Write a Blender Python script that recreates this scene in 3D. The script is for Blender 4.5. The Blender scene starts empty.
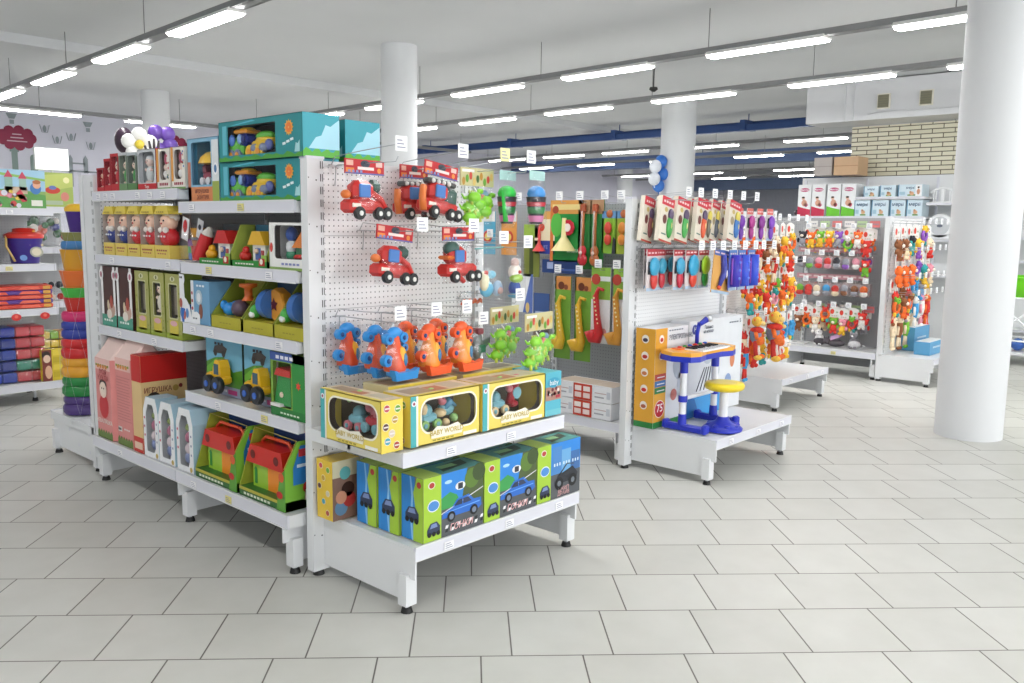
import bpy, math, random
from mathutils import Vector, Matrix
random.seed(7)
SC = bpy.context.scene
COL = SC.collection
PI = math.pi

# ---------------------------------------------------------------- camera, world, exposure
AZ, TILT, ROLL, FPX, CAM_H = 0.740911, 0.1325972, 0.01323223, 859.5, 1.6
_f = Vector((math.cos(AZ)*math.cos(TILT), math.sin(AZ)*math.cos(TILT), -math.sin(TILT)))
_r = Vector((math.sin(AZ), -math.cos(AZ), 0)); _u = _r.cross(_f)
_r2 = _r*math.cos(ROLL) + _u*math.sin(ROLL); _u2 = _u*math.cos(ROLL) - _r*math.sin(ROLL)
cam_data = bpy.data.cameras.new('camera'); cam = bpy.data.objects.new('camera', cam_data); COL.objects.link(cam)
cam.matrix_world = Matrix(((_r2.x, _u2.x, -_f.x, 0), (_r2.y, _u2.y, -_f.y, 0), (_r2.z, _u2.z, -_f.z, CAM_H), (0, 0, 0, 1)))
cam_data.sensor_width = 36; cam_data.lens = FPX*36/1024; cam_data.clip_end = 200; cam_data.clip_start = .05
SC.camera = cam
world = bpy.data.worlds.new('world'); SC.world = world; world.use_nodes = True
world.node_tree.nodes['Background'].inputs[0].default_value = (.96, .98, 1, 1)
world.node_tree.nodes['Background'].inputs[1].default_value = .42
SC.view_settings.view_transform = 'Standard'; SC.view_settings.look = 'None'
SC.view_settings.gamma = 1; SC.view_settings.use_curve_mapping = False
SC.view_settings.exposure = 1.42
SC.cycles.transparent_max_bounces = 24
SC.cycles.max_bounces = 6
LAMP_STRENGTH = 14.5
# added soft fill light far behind the camera, standing in for shop-front windows
fill_data = bpy.data.lights.new('added_front_fill', 'AREA'); fill_data.shape = 'RECTANGLE'; fill_data.size = 20; fill_data.size_y = 2.6; fill_data.energy = 330; fill_data.color = (.97, .985, 1)
fill_o = bpy.data.objects.new('added_front_fill', fill_data); COL.objects.link(fill_o); fill_o.location = (5, -11.5, 1.9); fill_o.rotation_euler = (math.radians(90), 0, 0)

# ---------------------------------------------------------------- materials
MATS = {}
def lin(h):
    o = []
    for i in (0, 2, 4):
        c = int(h[i:i+2], 16)/255
        o.append(c/12.92 if c <= .04045 else ((c+.055)/1.055)**2.4)
    return o
def mk(name, hexc, rough=.5, metal=0, var=.04, scale=9, coat=0):
    if name in MATS: return MATS[name]
    m = bpy.data.materials.new(name); m.use_nodes = True; nt = m.node_tree
    b = nt.nodes['Principled BSDF']; c = lin(hexc)
    n = nt.nodes.new('ShaderNodeTexNoise'); n.inputs['Scale'].default_value = scale; n.inputs['Detail'].default_value = 2
    tc = nt.nodes.new('ShaderNodeTexCoord'); nt.links.new(tc.outputs['Object'], n.inputs['Vector'])
    r = nt.nodes.new('ShaderNodeValToRGB')
    r.color_ramp.elements[0].position = .3; r.color_ramp.elements[1].position = .7
    r.color_ramp.elements[0].color = [max(0, x*(1-var)) for x in c]+[1]
    r.color_ramp.elements[1].color = [min(1, x*(1+var)) for x in c]+[1]
    nt.links.new(n.outputs['Fac'], r.inputs['Fac']); nt.links.new(r.outputs['Color'], b.inputs['Base Color'])
    b.inputs['Roughness'].default_value = rough; b.inputs['Metallic'].default_value = metal
    if coat: b.inputs['Coat Weight'].default_value = coat
    MATS[name] = m; return m
def P(h): return mk('plastic_'+h, h, .3, 0, .03)
def K(h): return mk('printed_card_'+h, h, .42, 0, .03)
def FB(h): return mk('plush_'+h, h, .95, 0, .12, 60)
WHITE = mk('white_painted_steel', 'e0e2e4', .38, 0, .015, 3)
WHITE2 = mk('price_channel_plastic', 'dadbe4', .3, 0, .02, 4)
BLACK = mk('black_rubber', '121212', .5)
CHROME = mk('wire_steel', 'b9bcc0', .3, .85)
def film(name, tint, alpha, rough=.08):
    m = bpy.data.materials.new(name); m.use_nodes = True; nt = m.node_tree; nt.nodes.clear()
    o = nt.nodes.new('ShaderNodeOutputMaterial'); mx = nt.nodes.new('ShaderNodeMixShader')
    t = nt.nodes.new('ShaderNodeBsdfTransparent'); t.inputs[0].default_value = tint
    g = nt.nodes.new('ShaderNodeBsdfGlossy'); g.inputs['Roughness'].default_value = rough
    n = nt.nodes.new('ShaderNodeTexNoise'); n.inputs['Scale'].default_value = 35; n.inputs['Detail'].default_value = 1
    tc = nt.nodes.new('ShaderNodeTexCoord'); nt.links.new(tc.outputs['Object'], n.inputs['Vector'])
    bp = nt.nodes.new('ShaderNodeBump'); bp.inputs['Strength'].default_value = .5; bp.inputs['Distance'].default_value = .01
    nt.links.new(n.outputs['Fac'], bp.inputs['Height']); nt.links.new(bp.outputs['Normal'], g.inputs['Normal'])
    mx.inputs[0].default_value = alpha
    nt.links.new(t.outputs[0], mx.inputs[1]); nt.links.new(g.outputs[0], mx.inputs[2]); nt.links.new(mx.outputs[0], o.inputs[0])
    return m
FILM = film('clear_window_film', (.985, .99, 1, 1), .045)
BAG = film('clear_plastic_bag', (.98, .985, .99, 1), .085, .13)
def emit(name, col, s):
    m = bpy.data.materials.new(name); m.use_nodes = True; nt = m.node_tree; nt.nodes.clear()
    o = nt.nodes.new('ShaderNodeOutputMaterial'); e = nt.nodes.new('ShaderNodeEmission')
    e.inputs[0].default_value = col; e.inputs[1].default_value = s; nt.links.new(e.outputs[0], o.inputs[0]); return m
DIFFUSER = emit('lamp_diffuser', (1, .99, .975, 1), LAMP_STRENGTH)
LIGHTBOX = emit('backlit_panel', (1, 1, 1, 1), 1.6)

def pegmat(name, hexc, pitch=.0255, rad=.0034, dot='6c6e72'):
    m = bpy.data.materials.new(name); m.use_nodes = True; nt = m.node_tree; L = nt.links.new
    b = nt.nodes['Principled BSDF']; b.inputs['Roughness'].default_value = .4
    tc = nt.nodes.new('ShaderNodeTexCoord'); s = nt.nodes.new('ShaderNodeSeparateXYZ'); L(tc.outputs['Object'], s.inputs[0])
    def mth(op, a, c=None):
        n = nt.nodes.new('ShaderNodeMath'); n.operation = op
        for i, q in enumerate((a, c)):
            if q is None: continue
            if isinstance(q, (int, float)): n.inputs[i].default_value = q
            else: L(q, n.inputs[i])
        return n.outputs[0]
    h = mth('ADD', s.outputs[0], s.outputs[1])
    fx = mth('MULTIPLY', mth('SUBTRACT', mth('FRACT', mth('DIVIDE', h, pitch)), .5), pitch)
    fz = mth('MULTIPLY', mth('SUBTRACT', mth('FRACT', mth('DIVIDE', s.outputs[2], pitch)), .5), pitch)
    d = mth('SQRT', mth('ADD', mth('MULTIPLY', fx, fx), mth('MULTIPLY', fz, fz)))
    k = mth('LESS_THAN', d, rad)
    mx = nt.nodes.new('ShaderNodeMix'); mx.data_type = 'RGBA'
    mx.inputs[6].default_value = lin(hexc)+[1]; mx.inputs[7].default_value = lin(dot)+[1]
    L(k, mx.inputs[0]); L(mx.outputs[2], b.inputs['Base Color'])
    return m
PEG = pegmat('white_perforated_steel', 'eff0f1')
PEG2 = pegmat('fine_perforated_steel', 'ecedee', dot='a4a6aa')
PEGG = pegmat('shaded_perforated_steel', 'a9abae')  # perforated steel with the shade of the aisle faces put into its grey

def tilemat():
    m = bpy.data.materials.new('floor_tiles'); m.use_nodes = True; nt = m.node_tree; L = nt.links.new
    b = nt.nodes['Principled BSDF']
    tc = nt.nodes.new('ShaderNodeTexCoord'); mp = nt.nodes.new('ShaderNodeMapping')
    mp.inputs['Rotation'].default_value = (0, 0, -math.radians(45.3)); L(tc.outputs['Object'], mp.inputs['Vector'])
    s = nt.nodes.new('ShaderNodeSeparateXYZ'); L(mp.outputs[0], s.inputs[0])
    def mth(op, a, c=None):
        n = nt.nodes.new('ShaderNodeMath'); n.operation = op
        for i, q in enumerate((a, c)):
            if q is None: continue
            if isinstance(q, (int, float)): n.inputs[i].default_value = q
            else: L(q, n.inputs[i])
        return n.outputs[0]
    RW, TW, OFF, G = .375, .385, .117, .004
    t = mth('DIVIDE', mth('SUBTRACT', s.outputs[0], 3.045), RW)       # along the view azimuth
    row = mth('FLOOR', t)
    sx = mth('MULTIPLY', s.outputs[1], -1)
    q = mth('DIVIDE', mth('SUBTRACT', mth('SUBTRACT', sx, mth('MULTIPLY', row, OFF)), .552), TW)
    fr, fq = mth('FRACT', t), mth('FRACT', q)
    dr = mth('MULTIPLY', mth('MINIMUM', fr, mth('SUBTRACT', 1, fr)), RW)
    dq = mth('MULTIPLY', mth('MINIMUM', fq, mth('SUBTRACT', 1, fq)), TW)
    d = mth('MINIMUM', dr, dq)
    joint = nt.nodes.new('ShaderNodeMapRange'); joint.inputs[1].default_value = G*.45; joint.inputs[2].default_value = G
    L(d, joint.inputs[0])
    wn = nt.nodes.new('ShaderNodeTexWhiteNoise'); wn.noise_dimensions = '2D'
    cb = nt.nodes.new('ShaderNodeCombineXYZ'); L(row, cb.inputs[0]); L(mth('FLOOR', q), cb.inputs[1]); L(cb.outputs[0], wn.inputs['Vector'])
    n = nt.nodes.new('ShaderNodeTexNoise'); n.inputs['Scale'].default_value = 5; n.inputs['Detail'].default_value = 5; L(tc.outputs['Object'], n.inputs['Vector'])
    v = mth('ADD', mth('MULTIPLY', wn.outputs['Value'], .35), mth('MULTIPLY', n.outputs['Fac'], .65))
    cr = nt.nodes.new('ShaderNodeValToRGB'); cr.color_ramp.elements[0].position = .2; cr.color_ramp.elements[1].position = .8
    cr.color_ramp.elements[0].color = lin('bfbfb9')+[1]; cr.color_ramp.elements[1].color = lin('cdcdc8')+[1]; L(v, cr.inputs[0])
    mx = nt.nodes.new('ShaderNodeMix'); mx.data_type = 'RGBA'; mx.inputs[6].default_value = lin('5d5852')+[1]
    L(joint.outputs[0], mx.inputs[0]); L(cr.outputs[0], mx.inputs[7]); L(mx.outputs[2], b.inputs['Base Color'])
    b.inputs['Roughness'].default_value = .42
    bp = nt.nodes.new('ShaderNodeBump'); bp.inputs['Strength'].default_value = .4; bp.inputs['Distance'].default_value = .003
    L(joint.outputs[0], bp.inputs['Height']); L(bp.outputs['Normal'], b.inputs['Normal'])
    return m
def brickmat():
    m = bpy.data.materials.new('cream_glazed_brick'); m.use_nodes = True; nt = m.node_tree; L = nt.links.new
    b = nt.nodes['Principled BSDF']; b.inputs['Roughness'].default_value = .35
    tc = nt.nodes.new('ShaderNodeTexCoord'); mp = nt.nodes.new('ShaderNodeMapping'); L(tc.outputs['Object'], mp.inputs['Vector'])
    s = nt.nodes.new('ShaderNodeSeparateXYZ'); L(mp.outputs[0], s.inputs[0]); c = nt.nodes.new('ShaderNodeCombineXYZ')
    L(s.outputs[1], c.inputs[0]); L(s.outputs[2], c.inputs[1])
    br = nt.nodes.new('ShaderNodeTexBrick'); L(c.outputs[0], br.inputs['Vector'])
    br.inputs['Color1'].default_value = lin('e6e1cb')+[1]; br.inputs['Color2'].default_value = lin('d9d4bb')+[1]
    br.inputs['Mortar'].default_value = lin('5c553f')+[1]; br.inputs['Scale'].default_value = 1
    br.inputs['Brick Width'].default_value = .31; br.inputs['Row Height'].default_value = .066; br.inputs['Mortar Size'].default_value = .007
    L(br.outputs['Color'], b.inputs['Base Color']); return m

# ---------------------------------------------------------------- mesh builder
def V(*a): return Vector(a)
TXT = {}
def text_mesh(s):
    if s in TXT: return TXT[s]
    cu = bpy.data.curves.new('t', 'FONT'); cu.body = s; cu.size = 1; cu.align_x = 'CENTER'; cu.align_y = 'CENTER'
    cu.offset = .012; cu.resolution_u = 2; cu.space_line = .85
    o = bpy.data.objects.new('t', cu); COL.objects.link(o); bpy.context.view_layer.update()
    me = o.to_mesh()
    r = ([tuple(v.co) for v in me.vertices], [tuple(p.vertices) for p in me.polygons])
    o.to_mesh_clear(); bpy.data.objects.remove(o); bpy.data.curves.remove(cu)
    TXT[s] = r; return r
class MB:
    def __init__(s): s.v = []; s.f = []; s.m = []; s.mats = []; s.sm = []
    def mi(s, m):
        if m not in s.mats: s.mats.append(m)
        return s.mats.index(m)
    def add(s, vs, fs, m, smooth=False):
        k = len(s.v); s.v += [tuple(x) for x in vs]; i = s.mi(m)
        for f in fs: s.f.append(tuple(a+k for a in f)); s.m.append(i); s.sm.append(smooth)
        return s
    def box(s, x0, x1, y0, y1, z0, z1, m):
        vs = [(x0,y0,z0),(x1,y0,z0),(x1,y1,z0),(x0,y1,z0),(x0,y0,z1),(x1,y0,z1),(x1,y1,z1),(x0,y1,z1)]
        return s.add(vs, [(0,3,2,1),(4,5,6,7),(0,1,5,4),(1,2,6,5),(2,3,7,6),(3,0,4,7)], m)
    def rbox(s, x0, x1, y0, y1, z0, z1, m, r=.01):
        # box with chamfered vertical and horizontal edges
        vs = []; lv = [(z0, r), (z0+r, 0), (z1-r, 0), (z1, r)]
        for z, i in lv:
            a, b, c, d = x0+i, x1-i, y0+i, y1-i; q = r if i == 0 else r*.5
            vs += [(a+q,c,z),(b-q,c,z),(b,c+q,z),(b,d-q,z),(b-q,d,z),(a+q,d,z),(a,d-q,z),(a,c+q,z)]
        fs = [tuple(range(7,-1,-1)), tuple(range(24,32))]
        for l in range(3):
            for i in range(8): fs.append((l*8+i, l*8+(i+1)%8, l*8+8+(i+1)%8, l*8+8+i))
        return s.add(vs, fs, m)
    def cyl(s, p0, p1, r0, r1, m, n=12, smooth=True):
        p0, p1 = Vector(p0), Vector(p1); d = (p1-p0).normalized()
        a = d.orthogonal().normalized(); b = d.cross(a); vs = []
        for p, r in ((p0, r0), (p1, r1)):
            for i in range(n): t = 2*PI*i/n; vs.append(p+(a*math.cos(t)+b*math.sin(t))*r)
        k = len(s.v); s.add(vs, [(i, (i+1) % n, n+(i+1) % n, n+i) for i in range(n)], m, smooth)
        return s.add(vs, [tuple(range(n-1, -1, -1)), tuple(range(n, 2*n))], m)
    def tube(s, pts, r, m, n=6):
        pts = [Vector(p) for p in pts]; vs = []; up = None
        for i, p in enumerate(pts):
            d = (pts[min(i+1, len(pts)-1)]-pts[max(i-1, 0)]).normalized()
            if up is None: up = d.orthogonal().normalized()
            a = (up-d*up.dot(d)).normalized(); b = d.cross(a); up = a
            rr = r[i] if isinstance(r, (list, tuple)) else r
            for j in range(n): t = 2*PI*j/n; vs.append(p+(a*math.cos(t)+b*math.sin(t))*rr)
        fs = [(i*n+j, i*n+(j+1) % n, (i+1)*n+(j+1) % n, (i+1)*n+j) for i in range(len(pts)-1) for j in range(n)]
        fs += [tuple(range(n-1, -1, -1)), tuple(range((len(pts)-1)*n, len(pts)*n))]
        return s.add(vs, fs, m, True)
    def ball(s, c, r, m, n=10, k=6):
        if not isinstance(r, (list, tuple)): r = (r, r, r)
        vs = [(c[0], c[1], c[2]-r[2])]
        for i in range(1, k):
            p = -PI/2+PI*i/k
            for j in range(n): t = 2*PI*j/n; vs.append((c[0]+r[0]*math.cos(p)*math.cos(t), c[1]+r[1]*math.cos(p)*math.sin(t), c[2]+r[2]*math.sin(p)))
        vs.append((c[0], c[1], c[2]+r[2])); fs = []; T = len(vs)-1
        for j in range(n): fs.append((0, 1+(j+1) % n, 1+j)); fs.append((T, T-n+j, T-n+(j+1) % n))
        for i in range(k-2):
            for j in range(n): a = 1+i*n; fs.append((a+j, a+(j+1) % n, a+n+(j+1) % n, a+n+j))
        return s.add(vs, fs, m, True)
    def lathe(s, c, prof, m, n=20, axis='z', smooth=True):
        vs = []
        for r, z in prof:
            for j in range(n):
                t = 2*PI*j/n; a, b = r*math.cos(t), r*math.sin(t)
                vs.append((c[0]+a, c[1]+b, c[2]+z) if axis == 'z' else ((c[0]+a, c[1]+z, c[2]-b) if axis == 'y' else (c[0]+z, c[1]+a, c[2]+b)))
        k = len(prof); fs = [(i*n+j, i*n+(j+1) % n, (i+1)*n+(j+1) % n, (i+1)*n+j) for i in range(k-1) for j in range(n)]
        s.add(vs, fs, m, smooth); return s.add(vs, [tuple(range(n-1, -1, -1)), tuple(range((k-1)*n, k*n))], m)
    def flat(s, F, pts, m, lift=.0012):
        o, u, v, n = F
        return s.add([o+u*x+v*y+n*lift for x, y in pts], [tuple(range(len(pts)))], m)
    def prism(s, F, pts, d, m, back=0):
        o, u, v, n = F; k = len(pts)
        vs = [o+u*x+v*y-n*back for x, y in pts]+[o+u*x+v*y+n*d for x, y in pts]
        return s.add(vs, [tuple(range(k-1, -1, -1)), tuple(range(k, 2*k))]+[(i, (i+1) % k, k+(i+1) % k, k+i) for i in range(k)], m)
    def rect(s, F, x0, x1, y0, y1, m, lift=.0012): return s.flat(F, [(x0,y0),(x1,y0),(x1,y1),(x0,y1)], m, lift)
    def disc(s, F, x, y, rx, m, ry=None, lift=.002, n=14):
        ry = ry or rx
        return s.flat(F, [(x+rx*math.cos(2*PI*i/n), y+ry*math.sin(2*PI*i/n)) for i in range(n)], m, lift)
    def star(s, F, x, y, r, m, k=5, q=.45, lift=.002, a0=PI/2):
        return s.flat(F, [(x+(r if i % 2 == 0 else r*q)*math.cos(a0+PI*i/k), y+(r if i % 2 == 0 else r*q)*math.sin(a0+PI*i/k)) for i in range(2*k)], m, lift)
    def ring(s, F, outer, inner, m, lift=0):
        o, u, v, n = F; k = len(outer); vs = [o+u*x+v*y+n*lift for x, y in outer]+[o+u*x+v*y+n*lift for x, y in inner]
        return s.add(vs, [(i, (i+1) % k, k+(i+1) % k, k+i) for i in range(k)], m)
    def text(s, F, t, x, y, size, m, lift=.0028, sx=1, shear=0):
        vs, fs = text_mesh(t); o, u, v, n = F
        return s.add([o+u*(x+(a+b*shear)*size*sx)+v*(y+b*size)+n*lift for a, b, c in vs], fs, m)
    def build(s, name, parent=None, loc=None, smooth=None):
        me = bpy.data.meshes.new(name); me.from_pydata(s.v, [], s.f)
        for m in s.mats: me.materials.append(m)
        me.polygons.foreach_set('material_index', s.m); me.polygons.foreach_set('use_smooth', s.sm); me.update()
        o = bpy.data.objects.new(name, me); COL.objects.link(o)
        if parent is not None: o.parent = parent
        if loc is not None: o.location = loc
        return o
def fr(w, h=None, y=0): return (V(-w/2, y, 0), V(1,0,0), V(0,0,1), V(0,-1,0))          # front face frame
def rs(w, d): return (V(w/2, 0, 0), V(0,1,0), V(0,0,1), V(1,0,0))                         # right side
def ls(w, d): return (V(-w/2, d, 0), V(0,-1,0), V(0,0,1), V(-1,0,0))                      # left side
def tp(w, h): return (V(-w/2, 0, h), V(1,0,0), V(0,1,0), V(0,0,1))                        # top
XZ = (V(0,0,0), V(1,0,0), V(0,0,1), V(0,-1,0))
def thing(name, label, cat, loc=(0,0,0), rz=0, group=None):
    o = bpy.data.objects.new(name, None); COL.objects.link(o); o.location = loc; o.rotation_euler = (0, 0, rz)
    o['label'] = label; o['category'] = cat; o.empty_display_size = .1
    if group: o['group'] = group
    return o
def tag(o, label, cat, group=None):
    o['label'] = label; o['category'] = cat
    if group: o['group'] = group
    return o
def struct(name, mb, loc=None):
    o = mb.build(name, None, loc); o['kind'] = 'structure'; return o
def dup(o, loc, rz=None, label=None, group=None, parent=None):
    c = o.copy(); COL.objects.link(c); c.parent = parent
    if parent is None:
        c.location = loc
        if rz is not None: c.rotation_euler = (0, 0, rz)
        if label: c['label'] = label
        if group: c['group'] = group
    for ch in list(o.children): dup(ch, None, parent=c)
    return c
LEFT = -PI/2   # local front (-y) turned to face -x
def at(o, x, y, z, rz=0): o.location = (x, y, z); o.rotation_euler = (0, 0, rz); return o

# ---------------------------------------------------------------- room
f = MB(); f.box(-12, 40, -12, 30, -.05, 0, tilemat()); struct('floor', f)
CEIL = mk('ceiling_plaster', 'd6d8da', .9, 0, .03, .6)
c = MB(); c.box(-12, 40, -12, 30, 3.8, 3.95, CEIL); struct('ceiling', c)
for i, (x, y, nm) in enumerate(((0, 11.7, 'trim_1'),)):
    b = MB(); b.box(-12, 33.9, y-.2, y+.2, 3.68, 3.799, CEIL); struct(nm, b)
WALLM = mk('mural_wall_paint', 'd6d6e2', .8, 0, .03, 1)
MUR = K('8d979c'); MUR2 = K('7c8f8a'); CLOUD = K('8e1440')
w = MB(); w.box(-12, 34, 18.8, 19, 0, 3.8, WALLM)
WF = (V(0, 18.8, 0), V(1,0,0), V(0,0,1), V(0,-1,0))
struct('wall_left', w)
def cloud(F, mb, x, z, s):
    pts = []
    for i in range(9):
        a = 2*PI*i/9; cx, cz = x+s*.8*math.cos(a), z+s*.45*math.sin(a)
        mb.disc(F, cx, cz, s*.3, CLOUD, lift=.02, n=12)
    mb.disc(F, x, z, s*.9, CLOUD, ry=s*.5, lift=.021, n=20)
    for k, (l, dz) in enumerate(((.5, .2), (.7, 0), (1.1, -.2))): mb.rect(F, x-s*l/2, x+s*l/2, z+s*dz-s*.03, z+s*dz+s*.03, K('d8b8c4'), .03)
b = MB(); b.box(34, 34.2, -12, 30, 0, 3.8, mk('far_wall_paint', 'b9bcc6', .8)); struct('wall_back', b)
b = MB(); b.box(13.62, 13.9, -4, 5.36, 0, 3.2, brickmat()); struct('wall_right', b)
COLM = mk('column_paint', 'dddfe1', .7, 0, .01, 2)
def column(x, y, r, lab):
    m = MB(); m.lathe((0,0,0), [(r*1.0, 0), (r, .03), (r, 3.8)], COLM, 40)
    o = m.build('round_column', None, (x, y, 0)); tag(o, lab, 'column')
column(7.42, 1.84, .245, 'massive round white column standing on the open tiled floor at the right')
column(7.15, 8.5, .225, 'round white column rising behind the first toy gondola with the red tractor bags')
column(6.95, 14.65, .225, 'round white column behind the daisy balloons in front of the mural wall')
column(13.25, 8.25, .3, 'round white column with blue and white balloons behind the toothbrush display')
column(25.5, 18.0, .27, 'thin distant white column far behind the trumpet packs')
# mural printed on the wall, built as thin painted shapes
b = MB(); cloud(WF, b, 6.1, 3.2, .33); tag(b.build('mural_cloud'), 'crimson cloud with lines of white writing, high on the mural wall at far left', 'wall decoration')
b = MB(); cloud(WF, b, 9.3, 3.3, .3); tag(b.build('mural_cloud'), 'smaller crimson cloud on the mural wall just right of the background column', 'wall decoration')
b = MB(); b.rect(WF, 5.99, 6.1, 2.2, 2.97, MUR2, .012); b.rect(WF, 5.96, 6.13, 2.93, 3.02, MUR2, .013)
b.rect(WF, 6.32, 6.46, 2.2, 2.83, MUR2, .012); b.disc(WF, 6.39, 2.83, .07, MUR2, lift=.013)
tag(b.build('mural_towers'), 'grey green silhouettes of two towers painted on the mural wall below the crimson cloud', 'wall decoration')
b = MB()
for x in (7.08, 7.38): b.rect(WF, x-.045, x+.045, 2.3, 2.86, MUR, .012); b.flat(WF, [(x-.05, 2.86), (x+.05, 2.86), (x, 2.95)], MUR, .013)
b.rect(WF, 7.08, 7.38, 2.76, 2.79, MUR, .012); b.rect(WF, 6.9, 7.6, 2.6, 2.63, MUR, .012)
tag(b.build('mural_bridge'), 'grey silhouette of a twin towered bridge painted on the mural wall', 'wall decoration')
for x, z, lab in ((6.03, 3.58, 'painted hot air balloon basket above the crimson cloud'), (7.46, 3.55, 'painted hot air balloon basket beside the ceiling tray, above the bridge silhouette')):
    b = MB(); b.rect(WF, x-.04, x+.04, z-.12, z-.04, MUR, .012); b.flat(WF, [(x-.1, z+.08), (x-.05, z-.02), (x+.05, z-.02), (x+.1, z+.08)], MUR, .012)
    tag(b.build('mural_basket'), lab, 'wall decoration')
for k_, (x, z) in enumerate(((6.62, 3.42), (6.85, 3.22), (7.12, 3.3), (7.5, 3.15))):
    b = MB(); b.disc(WF, x, z, .035, MUR, ry=.07, lift=.012); b.tube([(x-.09, 18.785, z+.08), (x-.05, 18.785, z-.07), (x+.05, 18.785, z-.07), (x+.09, 18.785, z+.08)], .006, MUR, 4)
    tag(b.build('mural_leaf'), 'small grey leaf motif on the mural wall, %s from the left' % ('first', 'second', 'third', 'fourth')[k_], 'wall decoration', 'small painted motifs on the mural wall')

# duct above the brick wall
DUCT = mk('duct_sheet', 'dcdde0', .35, .1, .03, 2)
d = MB(); d.box(13.0, 13.61, -3, 5.84, 3.22, 3.78, DUCT)
for y in (5.25, 5.12): d.box(12.985, 13.0, y-.012, y+.012, 3.22, 3.78, DUCT)
d.tube([(12.99, 4.9, 3.3), (12.98, 4.5, 3.33), (12.985, 4.2, 3.3), (12.98, 3.8, 3.31), (12.985, 3.3, 3.33)], .006, DUCT, 5)
dd = d.build('air_duct'); tag(dd, 'large white sheet metal air duct running under the ceiling above the brick wall', 'duct')
GR = K('8d8a74')
for y in (4.68, 4.10):
    g = MB(); g.box(12.965, 12.999, y-.09, y+.09, 3.36, 3.57, mk('grille_frame', 'e8e4d6', .4)); g.box(12.96, 12.966, y-.075, y+.075, 3.375, 3.555, GR)
    for k in range(5): g.box(12.95, 12.961, y-.075, y+.075, 3.39+k*.034, 3.394+k*.034, mk('grille_louvre', '6f6c5c', .4))
    tag(g.build('vent_grille'), f'beige slatted vent grille on the white air duct, {"left" if y > 4.5 else "right"} one', 'vent')

# lamps on suspended trunking
TRUNK = mk('trunking_grey', '8a8b8c', .5, .3)
def lamp_proto(L=1.24):
    t = thing('ceiling_lamp', 'long white linear ceiling lamp', 'lamp')
    h = MB(); h.prism((V(0, -L/2, 0), V(1,0,0), V(0,0,1), V(0,1,0)), [(-.05, .05), (.05, .05), (.085, .012), (.085, 0), (-.085, 0), (-.085, .012)], L, mk('lamp_housing', 'f0f0ee', .4))
    h.build('housing', t)
    e = MB(); e.prism((V(0, -L/2+.01, 0), V(1,0,0), V(0,0,1), V(0,1,0)), [(.08, -.001), (-.08, -.001), (-.06, -.02), (.06, -.02)], L-.02, DIFFUSER)
    e.build('diffuser', t); return t
LP = lamp_proto(); used = [False]
def lamp(x, y, z, rz, lab, grp):
    if not used[0]:
        used[0] = True; LP.location = (x, y, z); LP.rotation_euler = (0, 0, rz); LP['label'] = lab; LP['group'] = grp; return
    dup(LP, (x, y, z), rz, lab, grp)
ORD = ['first', 'second', 'third', 'fourth', 'fifth', 'sixth', 'seventh', 'eighth', 'ninth', 'tenth', 'eleventh', 'twelfth', 'thirteenth', 'fourteenth']
def rail(x, y0, y1, z, lab):
    t = thing('lamp_rail', lab, 'lamp rail', (x, y0, z))
    m = MB(); L = y1-y0
    for s in (-1, 1): m.box(s*.05-.012, s*.05+.012, 0, L, 0, .055, TRUNK)
    m.box(-.05, .05, 0, L, .0, .012, TRUNK)
    k = 0
    while k*.3 < L: m.box(-.05, .05, k*.3, k*.3+.03, .02, .035, TRUNK); k += 1
    m.build('tray', t)
    k = .6
    while k < L: w = MB(); w.cyl((0, k, .05), (0, k, 3.8-z), .005, .005, TRUNK, 5); w.build('hanger_rod', t); k += 2.35
    return t
SK = .058   # the lamp rails run slightly askew to the shelves, along the building
RAILS = [(3.86, [13.55, 11.5, 9.3, 7.32, 5.3, 3.3, 1.3, -.7, -2.7], 'the rail over the left aisle'),
         (8.03, [11.95, 9.95, 7.95, 5.97, 4.0, 2.15, 0, -2], 'the rail passing the big round column'),
         (10.22, [14.2, 12.2, 10.2, 8.2, 6.18, 4.16, 2.35, .2], 'the rail before the white air duct'),
         (16.2, [15.6, 13.6, 11.7, 9.4, 7.1, 5.0], 'the first rail behind the blue beam'),
         (18.9, [17.0, 14.7, 12.2, 9.7, 7.6], 'the second rail behind the blue beam'),
         (23.6, [16.6, 14.0, 11.0, 8.6], 'the third rail deep in the hall'),
         (26.2, [17.2, 14.6, 12.1], 'the farthest rail deep in the hall')]
for x, ys, nm in RAILS:
    y0 = min(ys)-1; r_ = rail(0, y0, min(max(ys)+(5 if x < 15 else 1.5), 18.5 if x > 15 else 15.05), 3.355, 'grey perforated lamp carrier, ' + nm)
    r_.location = (x+SK*(y0-6), y0, 3.355); r_.rotation_euler = (0, 0, -math.atan(SK))
    for i, y in enumerate(ys): lamp(x+SK*(y-6), y, 3.33, -math.atan(SK), f'linear lamp, {ORD[i]} from the far end, on {nm}', 'lamps on '+nm)
t = rail(0, 0, 15, 3.355, 'grey cable tray rail crossing in front of the mural wall'); t.location = (0, 15.2, 3.355); t.rotation_euler = (0, 0, -PI/2)
for i, x in enumerate((3.3, 5.3, 7.3, 9.3, 11.3)): lamp(x, 15.2, 3.33, PI/2, f'linear lamp, {ORD[i]} from the left, on the rail crossing before the mural wall', 'lamps by the mural wall')
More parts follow.
